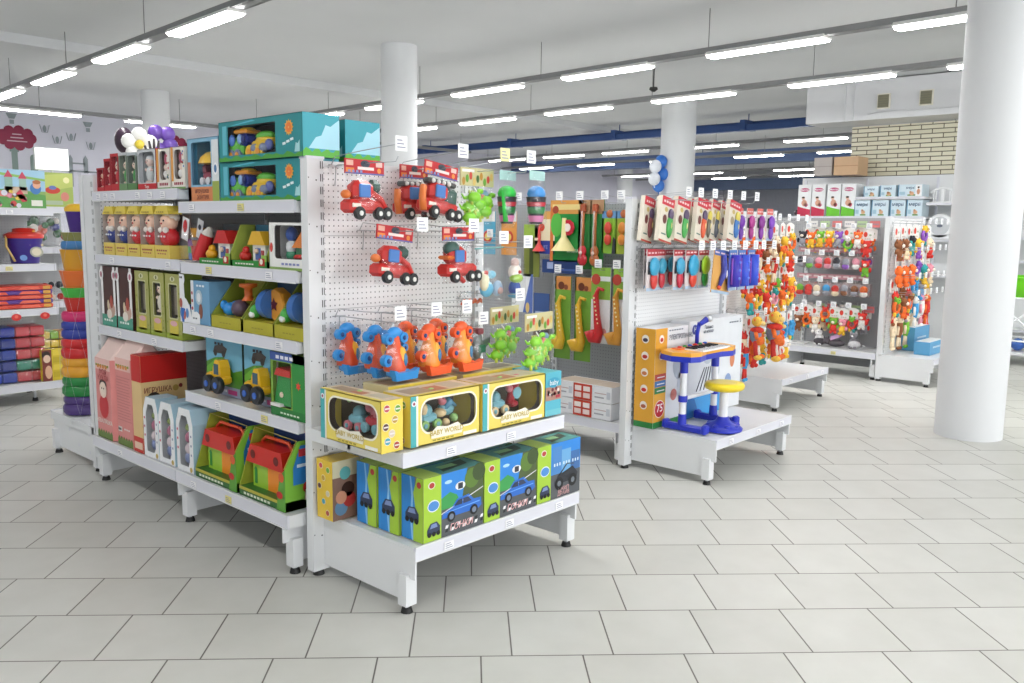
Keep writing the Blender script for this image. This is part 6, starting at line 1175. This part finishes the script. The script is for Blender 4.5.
# multicoloured toy on gondola 4 corner
# ---------------------------------------------------------------- wall shelving goods
for i, (y, c, lab) in enumerate(((5.80, 'c82c50', 'tall white and crimson nappy carton, farthest left'), (5.58, 'c82c50', 'tall white and crimson nappy carton beside the green based ones'), (5.34, '6cc430', 'tall white and green nappy carton, left of two'), (5.115, '6cc430', 'tall white and green nappy carton touching the pale blue cartons'))):
    t = thing('nappy_carton', lab, 'box', (13.02, y, 1.825), LEFT, 'tall nappy cartons on the wall shelving'); w, h = .205, .48; m = MB(); m.box(-w/2, w/2, 0, .3, 0, h, K('eceef0')); F = fr(w); m.flat(F, [(0, 0), (w, 0), (w, .1), (w*.5, .12), (0, .15)], K(c))
    m.disc(F, w/2, h-.08, .075, K('c04878'), ry=.03); m.text(F, 'Merries', w/2, h-.08, .045, K('f4f0f4'), lift=.004); m.disc(F, w*.5, .2, .045, K('e0a890'), ry=.05); m.disc(F, w*.42, .27, .025, K('e8b8a0')); m.disc(F, w*.42, .285, .025, K('382824'), ry=.014, lift=.003); m.disc(F, w*.65, .17, .03, K('d87890' if i < 2 else 'c85868')); m.build('carton', t)
def diaper(y, z, w, h, bl, lab):
    t = thing('nappy_carton', lab, 'box', (13.02, y, z), LEFT, 'pale blue nappy cartons on the wall shelving'); m = MB(); m.box(-w/2, w/2, 0, .3, 0, h, K('d4e6f0')); F = fr(w)
    m.rect(F, 0, .012, 0, h, K('4888b0')); m.text(F, 'мерsi', w*.5, h*.72, h*.3, K('1c4c78'), sx=.9); 
    if h > .12: m.disc(F, w*.58, h*.25, .03, K('e8b890'), ry=.028); m.disc(F, w*.52, h*.36, .016, K('dca888')); m.rect(F, .02, w*.3, h*.15, h*.4, K('a8ccdc')); m.rect(F, w*.4, w*.75, .01, .03, K('78a050'))
    if bl: m.rect(F, w-.09, w-.005, .005, h-.005, K('f4f6f8'), .003); m.disc(F, w-.05, h*.4, .022, K('d8a080'), ry=.04, lift=.005); m.disc(F, w-.05, h*.75, .014, K('403028'), lift=.005)
    m.build('carton', t)
for y, z, w, h, b, lab in ((4.79, 2.105, .21, .155, 0, 'pale blue nappy carton on the top wall shelf, left'), (4.55, 2.105, .22, .165, 0, 'pale blue nappy carton on the top wall shelf, middle'), (4.24, 2.105, .33, .17, 1, 'pale blue nappy carton with baby picture at the right end of the top wall shelf'),
                           (4.905, 1.825, .23, .235, 0, 'pale blue nappy carton on the second wall shelf, beside the green based carton'), (4.645, 1.825, .24, .235, 0, 'pale blue nappy carton on the second wall shelf, second of four'), (4.395, 1.825, .21, .235, 0, 'pale blue nappy carton on the second wall shelf, third of four'), (4.165, 1.825, .21, .235, 0, 'pale blue nappy carton at the right end of the second wall shelf'),
                           (4.87, 1.505, .3, .25, 0, 'pale blue nappy carton on the third wall shelf, left'), (4.55, 1.505, .3, .25, 0, 'pale blue nappy carton on the third wall shelf, middle'), (4.23, 1.505, .3, .25, 0, 'pale blue nappy carton on the third wall shelf, right'),
                           (5.8, 1.505, .3, .25, 0, 'pale carton on the third wall shelf under the crimson cartons'), (5.4, 1.505, .35, .25, 0, 'pale carton on the third wall shelf under the green based cartons')): diaper(y, z, w, h, b, lab)
t = thing('bed_guard', 'white curved baby seat frame on the upper shelf beside the big round column', 'baby frame', (13.1, 3.82, 2.012), LEFT); m = MB(); W = P('eef0f2')
m.tube([(-.16, 0, .14), (-.1, 0, .19), (0, 0, .215), (.1, 0, .19), (.16, 0, .14)], .016, W, 8); m.box(-.15, .15, -.01, .2, 0, .02, W); m.box(-.02, .02, -.01, .02, .02, .2, W)
for x in (-.12, -.09, .09, .12): m.cyl((x, 0, .01), (x, 0, .17), .01, .01, W, 6)
m.build('frame', t)
t = thing('potty_chair', 'round white baby potty with arched rim below the curved frame', 'potty', (13.1, 3.83, 1.512), LEFT); m = MB(); m.lathe((0, .0, .18), [(.165, 0), (.175, .015), (.165, .05), (.13, .06)], W, 26, 'y'); m.lathe((0, -.005, .18), [(.13, 0), (.12, .04)], P('c8ccd0'), 24, 'y'); m.box(-.16, .16, .0, .15, 0, .05, W); m.build('rim', t)
m = MB(); m.disc((V(0, -.006, .18), V(1,0,0), V(0,0,1), V(0,-1,0)), 0, 0, .04, K('687080'), ry=.02); m.build('emblem', t)
t = thing('moving_carton', 'brown cardboard carton on top of the wall shelving at the edge of the brick wall', 'box', (13.05, 5.2, 2.44), LEFT); m = MB(); m.box(-.18, .18, 0, .4, 0, .27, K('c8a480')); m.rect(fr(.36), .0, .36, .13, .14, K('a88058')); m.build('carton', t)
t = thing('shelf_carton', 'pale grey carton on top of the wall shelving, left of the brown one', 'box', (13.05, 5.55, 2.44), LEFT); m = MB(); m.box(-.14, .14, 0, .3, 0, .27, K('b0a8a4')); m.rect(fr(.28), .0, .28, .13, .14, K('948c88')); m.build('carton', t)
t = thing('goods_stack', 'dark rounded bundle on the wall shelf beside the crimson cartons', 'bundle', (13.1, 5.95, 1.83), LEFT); m = MB(); m.ball((0, .05, .05), (.06, .08, .05), P('3c2c38')); m.build('bundle', t)
# tub stand seen at the right edge behind the column
t = thing('bath_stand', 'white folding stand carrying a lime green baby bath at the right edge', 'bath stand', (12.05, 2.5, 0), LEFT); m = MB()
for x in (-.3, .3):
    m.tube([(x, -.22, .3), (x, .25, .82)], .013, W, 8); m.tube([(x, .25, .3), (x, -.22, .82)], .013, W, 8)
for y, z in ((-.22, .3), (.25, .3), (-.22, .82), (.25, .82)): m.tube([(-.3, y, z), (.3, y, z)], .012, W, 8)
m.tube([(-.3, -.2, .3), (.3, -.2, .82)], .012, W, 8); m.tube([(.3, -.2, .3), (-.3, -.2, .82)], .012, W, 8); m.build('frame', t)
m = MB(); m.rbox(-.38, .38, -.26, .3, .12, .16, WHITE, .01); m.build('lower_tray', t)
for x in (-.32, .32): m = MB(); m.cyl((x, -.2, 0), (x, -.2, .12), .02, .02, W, 8); m.cyl((x, .24, 0), (x, .24, .12), .02, .02, W, 8); m.build('foot', t)
t = thing('baby_bath', 'lime green plastic baby bath with raised rim at the right edge', 'baby bath', (12.05, 2.5, .83), LEFT); m = MB(); G = P('74d820')
m.add([(a*.95*.36*(1 if i else .85), b*.28*(1 if i else .85)+.02, z) for i, z in enumerate((0, .2, .24)) for a, b in [(math.cos(2*PI*k/20), math.sin(2*PI*k/20)) for k in range(20)]], [(l*20+k, l*20+(k+1) % 20, l*20+20+(k+1) % 20, l*20+20+k) for l in range(2) for k in range(20)]+[tuple(range(19, -1, -1))], G, True); m.tube([(.36*math.cos(2*PI*k/20), .3*math.sin(2*PI*k/20)+.02, .24) for k in range(21)], .014, G, 6); m.build('tub', t)
for k, (c, x) in enumerate((('7c4c9c', -.2), ('3c68b8', .0), ('c04878', .2))):
    t = thing('bath_toy', f'{("purple", "blue", "pink")[k]} round bundle on the lower tray of the bath stand', 'toy', (12.0, 2.5-x, .162), LEFT); m = MB(); m.ball((0, 0, .08), (.08, .09, .08), P(c)); m.build('bundle', t)
u = thing('wall_shelving', 'white shelf unit behind the green baby bath at the right edge', 'shelf unit', (13.1, 2.9, 0), LEFT); m = MB(); m.box(0, 1.6, -.02, .02, 0, 2.2, WHITE); m.build('back_panel', u)
for z in (.35, 1.25, 1.55, 1.9): gshelf(u, 1.58, .4, z, .03)
t = thing('white_basin', 'white plastic basin on the shelf above the green baby bath', 'basin', (12.86, 2.45, 1.258), LEFT); m = MB(); m.lathe((0,0,0), [(.1, 0), (.15, .14), (.16, .15)], P('f0f0f2'), 20); m.build('basin', t)

# ---------------------------------------------------------------- far endcap: ring tower
t = thing('ring_tower', 'tall netted tower of coloured plastic rings and cups on the far endcap', 'stacking toy', (2.29, 6.08, .298))
seq = [('4c3878', .075, .125, 'ring'), ('4c3878', .06, .12, 'ring'), ('20803c', .075, .125, 'ring'), ('20803c', .065, .12, 'ring'), ('e0a02c', .075, .122, 'ring'), ('e0a02c', .06, .118, 'ring'), ('c82428', .075, .118, 'ring'), ('c82428', .065, .115, 'ring'), ('2c3c98', .065, .11, 'ring'), ('2c3c98', .06, .108, 'ring'), ('c82c68', .07, .105, 'ring'), ('c03028', .1, .085, 'cup'), ('48b848', .07, .1, 'cup'), ('e07030', .12, .1, 'cup'), ('d09828', .15, .09, 'cup'), ('3c78b0', .06, .085, 'ring'), ('8c8c50', .06, .08, 'cup')]
z = 0
for c, h, r, k in seq:
    h *= .94; m = MB(); m.lathe((0, 0, z), [(r*.9, 0), (r, h*.25), (r, h*.75), (r*.9, h)] if k == 'ring' else [(r*.8, 0), (r, h*.85), (r*1.05, h)], P(c), 24); m.build('plastic_'+k, t); z += h
m = MB()
for k in range(6):
    a = 2*PI*k/6; m.tube([(.13*math.cos(a+q*.25), .13*math.sin(a+q*.25), z*q/8) for q in range(9)], .0007, P('b0b0b8'), 3); m.tube([(.13*math.cos(a-q*.25), .13*math.sin(a-q*.25), z*q/8) for q in range(9)], .0007, P('b0b0b8'), 3)
m.build('net', t)
t = thing('toy_bucket', 'purple plastic cup with yellow lid topping the ring tower', 'bucket', (2.42, 5.97, .295+z)); m = MB(); m.lathe((0,0,0), [(.06, 0), (.085, .17)], P('40207c'), 22); m.build('cup', t); m = MB(); m.lathe((0, 0, .17), [(.09, 0), (.092, .03), (.06, .06), (.03, .065)], P('e8b830'), 22); m.build('lid', t)
t.location = (2.32, 6.09, .30+z); t.scale = (.85, .85, .8)
t = thing('toy_net', 'net bag of little printed toys leaning behind the ring tower foot', 'toy', (2.36, 6.2, .298)); m = MB(); m.lathe((0,0,0), [(.035, 0), (.045, .2), (.035, .42)], K('a89090'), 12); 
for k in range(6): m.ball((-.04, -.01+.02*(k % 2), .05+.065*k), (.018, .02, .022), P(['c84838', 'e8e0d0', '303038'][k % 3]), 8, 5)
m.build('bag', t)

# ---------------------------------------------------------------- left background goods
t = thing('toy_carton', 'large carton with a printed block castle under a blue sky, far left', 'toy box', (2.42, 8.18, 1.705)); w, h = .88, .325; m = MB(); m.box(-w/2, w/2, 0, .3, 0, h, K('84a85c')); F = fr(w)
m.rect(F, 0, w, h*.45, h, K('9cc4dc')); m.flat(F, [(0, h*.8), (w*.5, h*.88), (w, h*.72), (w, h*.78), (w*.5, h*.95), (0, h*.86)], K('88b85c'), .002); m.flat(F, [(0, 0), (w, 0), (w, h*.35), (w*.7, h*.5), (w*.4, h*.45), (0, h*.55)], K('5c9c4c'), .0016)
for x, z, a, b, c in ((.59, .2, .03, .12, '8cb0a0'), (.7, .2, .028, .1, '98b8a8'), (.645, .15, .09, .06, 'c8b098'), (.55, .12, .05, .05, 'd88078')): m.rect(F, x-a, x+a, z-b*.5, z+b*.5, K(c), .003)
for x, z in ((.59, .26), (.7, .25)): m.flat(F, [(x-.035, z), (x+.035, z), (x, z+.06)], K('c04058'), .004)
m.flat(F, [(.64, .12), (.68, .16), (.73, .06), (.69, .05)], K('c83848'), .004); m.disc(F, .8, .17, .045, K('3c78b8'), ry=.05, lift=.004); m.disc(F, .81, .2, .032, K('e0a888'), lift=.005); m.disc(F, .81, .225, .034, K('b06838'), ry=.018, lift=.006)
for i in range(24): m.disc(F, random.uniform(.35, .72), random.uniform(.02, .14), random.uniform(.012, .026), K(random.choice(['c84848', '4888c0', 'd8d8e4', 'd88898', '58a058', 'e0c048'])), lift=.004, n=8)
m.rect(F, .76, .85, .02, .07, K('e8e8dc'), .006); m.disc(F, .47, .22, .05, K('58a850'), ry=.03, lift=.003); m.build('carton', t)
t = thing('toy_carton', 'green carton with a red flying saucer print behind the castle carton', 'toy box', (3.2, 9.05, 1.735)); w, h = .44, .33; m = MB(); m.box(-w/2, w/2, 0, .25, 0, h, K('a4b85c')); F = fr(w); m.rect(F, 0, .1, 0, h, K('7c8454')); m.flat(F, [(.1, .12), (w, .2), (w, h), (.1, h*.9)], K('c0cc6c'), .0016); m.disc(F, .25, .16, .07, K('c83c28'), ry=.035, lift=.003); m.disc(F, .25, .185, .035, K('6878b8'), ry=.02, lift=.004); m.disc(F, .36, .1, .04, K('d88878'), ry=.045, lift=.003); m.rect(F, .12, .34, .02, .06, K('b0c0a0'), .003); m.disc(F, .38, .26, .03, K('f0ecb0'), lift=.003); m.build('carton', t)
def bucket(x, y, z, c, lab, s=1):
    t = thing('toy_bucket', lab, 'bucket', (x, y, z)); t.scale = (s, s, s); m = MB(); m.lathe((0,0,0), [(.11, 0), (.145, .22)], P(c), 26); m.build('pail', t); m = MB(); m.lathe((0, 0, .22), [(.155, 0), (.16, .03), (.12, .05), (.09, .055), (.09, .08), (.05, .09)], P('d03028' if c == '3c2c88' else '68b040'), 26)
    m.ball((.05, -.05, .28), (.03, .03, .02), P('f0a838')); m.build('lid', t); m = MB(); m.tube([(-.15, -.02, .24), (-.17, -.08, .15), (-.12, -.12, .02)], .01, P('d8b870'), 6); m.build('handle', t)
    F = (V(0, -.128, .1), V(1,0,0), V(0,.13,1).normalized(), V(0,-1,.13).normalized()); m = MB()
    for i, (a, b, r, cc) in enumerate(((.05, .0, .055, 'a8a898'), (.05, .0, .04, 'd8d0b8'), (-.06, -.05, .03, '6890d0'), (.0, .07, .012, 'e8d8b0'), (.1, .06, .012, 'e8d8b0'))): m.disc(F, a, b, r, K(cc), ry=r*.85, lift=.012+.001*i)
    m.build('sticker', t)
bucket(2.72, 8.35, 1.225, '3c2c88', 'purple toy bucket with red lid on the second shelf at far left'); bucket(2.36, 8.35, 1.225, 'b82838', 'red toy bucket with green lid cut by the left edge of the picture', .95)
t = thing('bagged_toy', 'bag of red and orange vehicle toys right of the purple bucket', 'toy', (3.2, 9.05, 1.345)); m = MB(); R2 = random.Random(3)
for i in range(14): m.ball((R2.uniform(-.18, .16), R2.uniform(.02, .1), R2.uniform(.04, .26)), R2.uniform(.03, .05), P(R2.choice(['c83028', 'e0a030', 'e8e0d8', '384090', '2c6838', 'd05038'])), 8, 5)
m.build('toys', t); f = MB(); f.rbox(-.22, .2, -.01, .16, 0, .33, BAG, .03); f.build('bag', t)
t = thing('bagged_toy', 'bag of small red and yellow toys on the third shelf right of the orange packs', 'toy', (3.2, 9.05, .815)); m = MB()
for i in range(12): m.ball((R2.uniform(-.18, .16), R2.uniform(.02, .1), R2.uniform(.03, .16)), R2.uniform(.025, .04), P(R2.choice(['b83028', 'd8b030', '2c3038', '68a040', 'e8d8c8'])), 8, 5)
m.build('toys', t)
for i in range(5):
    t = thing('toy_pack', f"flat orange and purple toy pack at far left, {ORD[i]} from its pile top", 'toy', (2.62, 8.2, .835+.04*(4-i)), 0, 'orange and purple packs at far left'); m = MB(); m.rbox(-.26, .26, 0, .3, 0, .038, P('5c3890' if i % 2 else 'd84838'), .008); F = fr(.52)
    m.flat(F, [(.02, .005), (.16, .005), (.14, .03), (.04, .03)], K('e86048'), .003); m.flat(F, [(.24, .005), (.42, .005), (.4, .03), (.27, .032)], K('f07058'), .003); m.rect(F, .44, .5, .005, .034, K('d8a048'), .003); m.build('pack', t)
for x in (2.55, 2.78): t = thing('shelf_wobbler', f'red fish shaped shelf tag {"left" if x < 2.6 else "right"} one under the orange packs', 'sign', (x, 8.13, .77)); m = MB(); m.disc(XZ, 0, 0, .04, K('d83030'), ry=.03); m.disc(XZ, 0, .005, .015, K('f07060'), lift=.004); m.box(-.004, .004, 0, .002, 0, .03, K('d83030')); m.build('tag', t)
cols = [('2c3c9c', 'd04850'), ('24388c', 'c04048'), ('3048a0', 'c84448'), ('2c3c88', '2c8870'), ('2840a0', 'c04048')]
for i, (a, b) in enumerate(cols):
    t = thing('block_bag', f'clear bag of blue and {"green" if i == 3 else "red"} bricks at far left, {ORD[i]} from the top', 'toy', (2.48, 8.2, .185+.1*(4-i)), 0, 'bags of blue and red bricks'); m = MB()
    for k in range(6): m.rbox(-.4+k*.12, -.285+k*.12, .01, .25, .005, .09, P(a if k < 4 else b), .008)
    m.build('bricks', t); f = MB(); f.rbox(-.42, .38, -.01, .27, 0, .097, BAG, .03); f.build('bag', t)
for i in range(4):
    t = thing('block_bag', f'clear bag of yellow bricks behind the blue ones, {ORD[i]} from the top', 'toy', (3.0, 9.0 if 0 else 8.5, .185+.085*(3-i)), 0, 'bags of yellow bricks'); t.location = (3.16, 9.0, .185+.085*(3-i)); m = MB()
    for k in range(5): m.rbox(-.2+k*.08, -.125+k*.08, .01, .2, .005, .078, P('e8c828' if not (i == 0 and k > 1) else ['88b838', 'e0a838', 'd06838'][k-2]), .006)
    m.build('bricks', t); f = MB(); f.rbox(-.21, .2, -.005, .22, 0, .083, BAG, .02); f.build('bag', t)
t = thing('doll_pack', 'yellow edged pack with a doll picture beside the blue brick bags', 'toy', (2.80, 8.12, .185)); m = MB(); m.box(-.07, .13, 0, .05, 0, .28, K('d8c030')); F = (V(-.07, 0, 0), V(1,0,0), V(0,0,1), V(0,-1,0)); m.rect(F, .0, .08, 0, .28, K('7c3830')); m.disc(F, .04, .2, .03, K('e8c8b0'), ry=.036, lift=.003); m.disc(F, .035, .235, .035, K('2c1c18'), lift=.0025); m.disc(F, .05, .08, .03, K('e0b090'), ry=.06, lift=.003)
for k in range(4): m.rect(F, .09, .19, .03+.065*k, .08+.065*k, K('e8d048' if k % 2 else 'c8b028'), .003)
m.build('pack', t)

# ---------------------------------------------------------------- balloons
t = thing('flower_balloon', 'white daisy balloon with yellow centre floating above the doll shelf', 'balloon', (3.97, 8.75, 2.37), -.4); m = MB()
for k in range(5): a = PI/2+2*PI*k/5; m.ball((.1*math.cos(a), 0, .1*math.sin(a)), (.075, .05, .075), P('f4f4f2'), 14, 9)
m.build('petals', t); m = MB(); m.ball((0, -.045, 0), (.045, .03, .045), P('e8d048'), 12, 8); m.build('centre', t); m = MB(); m.tube([(0, 0, -.15), (.02, 0, -1.2), (0, .02, -2.365)], .002, P('e8e8e8'), 4); m.build('string', t)
t = thing('flower_balloon', 'purple flower balloon peeking out behind the white daisy balloon', 'balloon', (4.36, 9.1, 2.46), -.4); m = MB()
for k in range(5): a = PI/2+.5+2*PI*k/5; m.ball((.1*math.cos(a), 0, .1*math.sin(a)), (.08, .05, .08), P('6c4ca8'), 14, 9)
m.build('petals', t); m = MB(); m.tube([(0, 0, -.15), (.02, 0, -1.2), (0, .02, -2.355)], .002, P('e8e8e8'), 4); m.build('string', t)
t = thing('balloon', 'dark plum round balloon left of the white daisy balloon', 'balloon', (4.1, 9.4, 2.46)); m = MB(); m.ball((0, 0, 0), (.095, .095, .14), P('3c2c3c'), 16, 10); m.cyl((0, 0, -.17), (0, 0, -.14), .02, .005, P('3c2c3c'), 8); m.build('skin', t); m = MB(); m.tube([(0, 0, -.17), (0, .02, -2.455)], .002, P('e8e8e8'), 4); m.build('string', t)
t = thing('plush_hand', 'dark toy hand with spread fingers rising behind the small red cartons', 'toy', (2.62, 5.48, 1.86)); m = MB(); D = P('4c4448'); m.ball((0, 0, .08), (.035, .02, .04), D)
for k, (dx, l) in enumerate(((-.05, .07), (-.028, .1), (-.004, .115), (.02, .105))): m.tube([(dx*.5, 0, .1), (dx, 0, .12+l*.5), (dx*1.3, 0, .12+l)], [.011, .009, .006], D, 6)
m.tube([(.03, 0, .07), (.055, 0, .11)], [.011, .007], D, 6); m.build('hand', t); t.location = (2.5, 5.3, 1.775+.1); m = MB(); m.cyl((0, 0, -.1), (0, 0, .06), .02, .02, D, 8); m.build('stem', t)
for k, (dx, dy, dz, c, lab) in enumerate(((-.04, -.12, .1, 0, 'white balloon, upper one of the bunch on the far column'), (.1, .02, .19, 1, 'blue balloon at the top of the bunch on the far column'), (-.06, -.14, -.11, 0, 'white balloon, lowest left one of the bunch on the far column'), (.14, .06, -.02, 1, 'blue balloon in the middle of the bunch on the far column'), (.06, .0, -.22, 1, 'blue balloon at the bottom of the bunch on the far column'))):
    t = thing('balloon', lab, 'balloon', (12.80+.7*dx+dy*.4, 8.40-.7*dx+dy*.6, 2.56+dz), 0, 'balloons on the far column'); m = MB(); m.ball((0, 0, 0), (.105, .105, .115), P(('e4e8f0', '3474cc')[c]), 16, 10); m.build('skin', t); m = MB(); m.tube([(0, 0, -.11), (.02, 0, -.15)], .01, P(('e4e8f0', '3474cc')[c]), 5); m.build('knot', t)
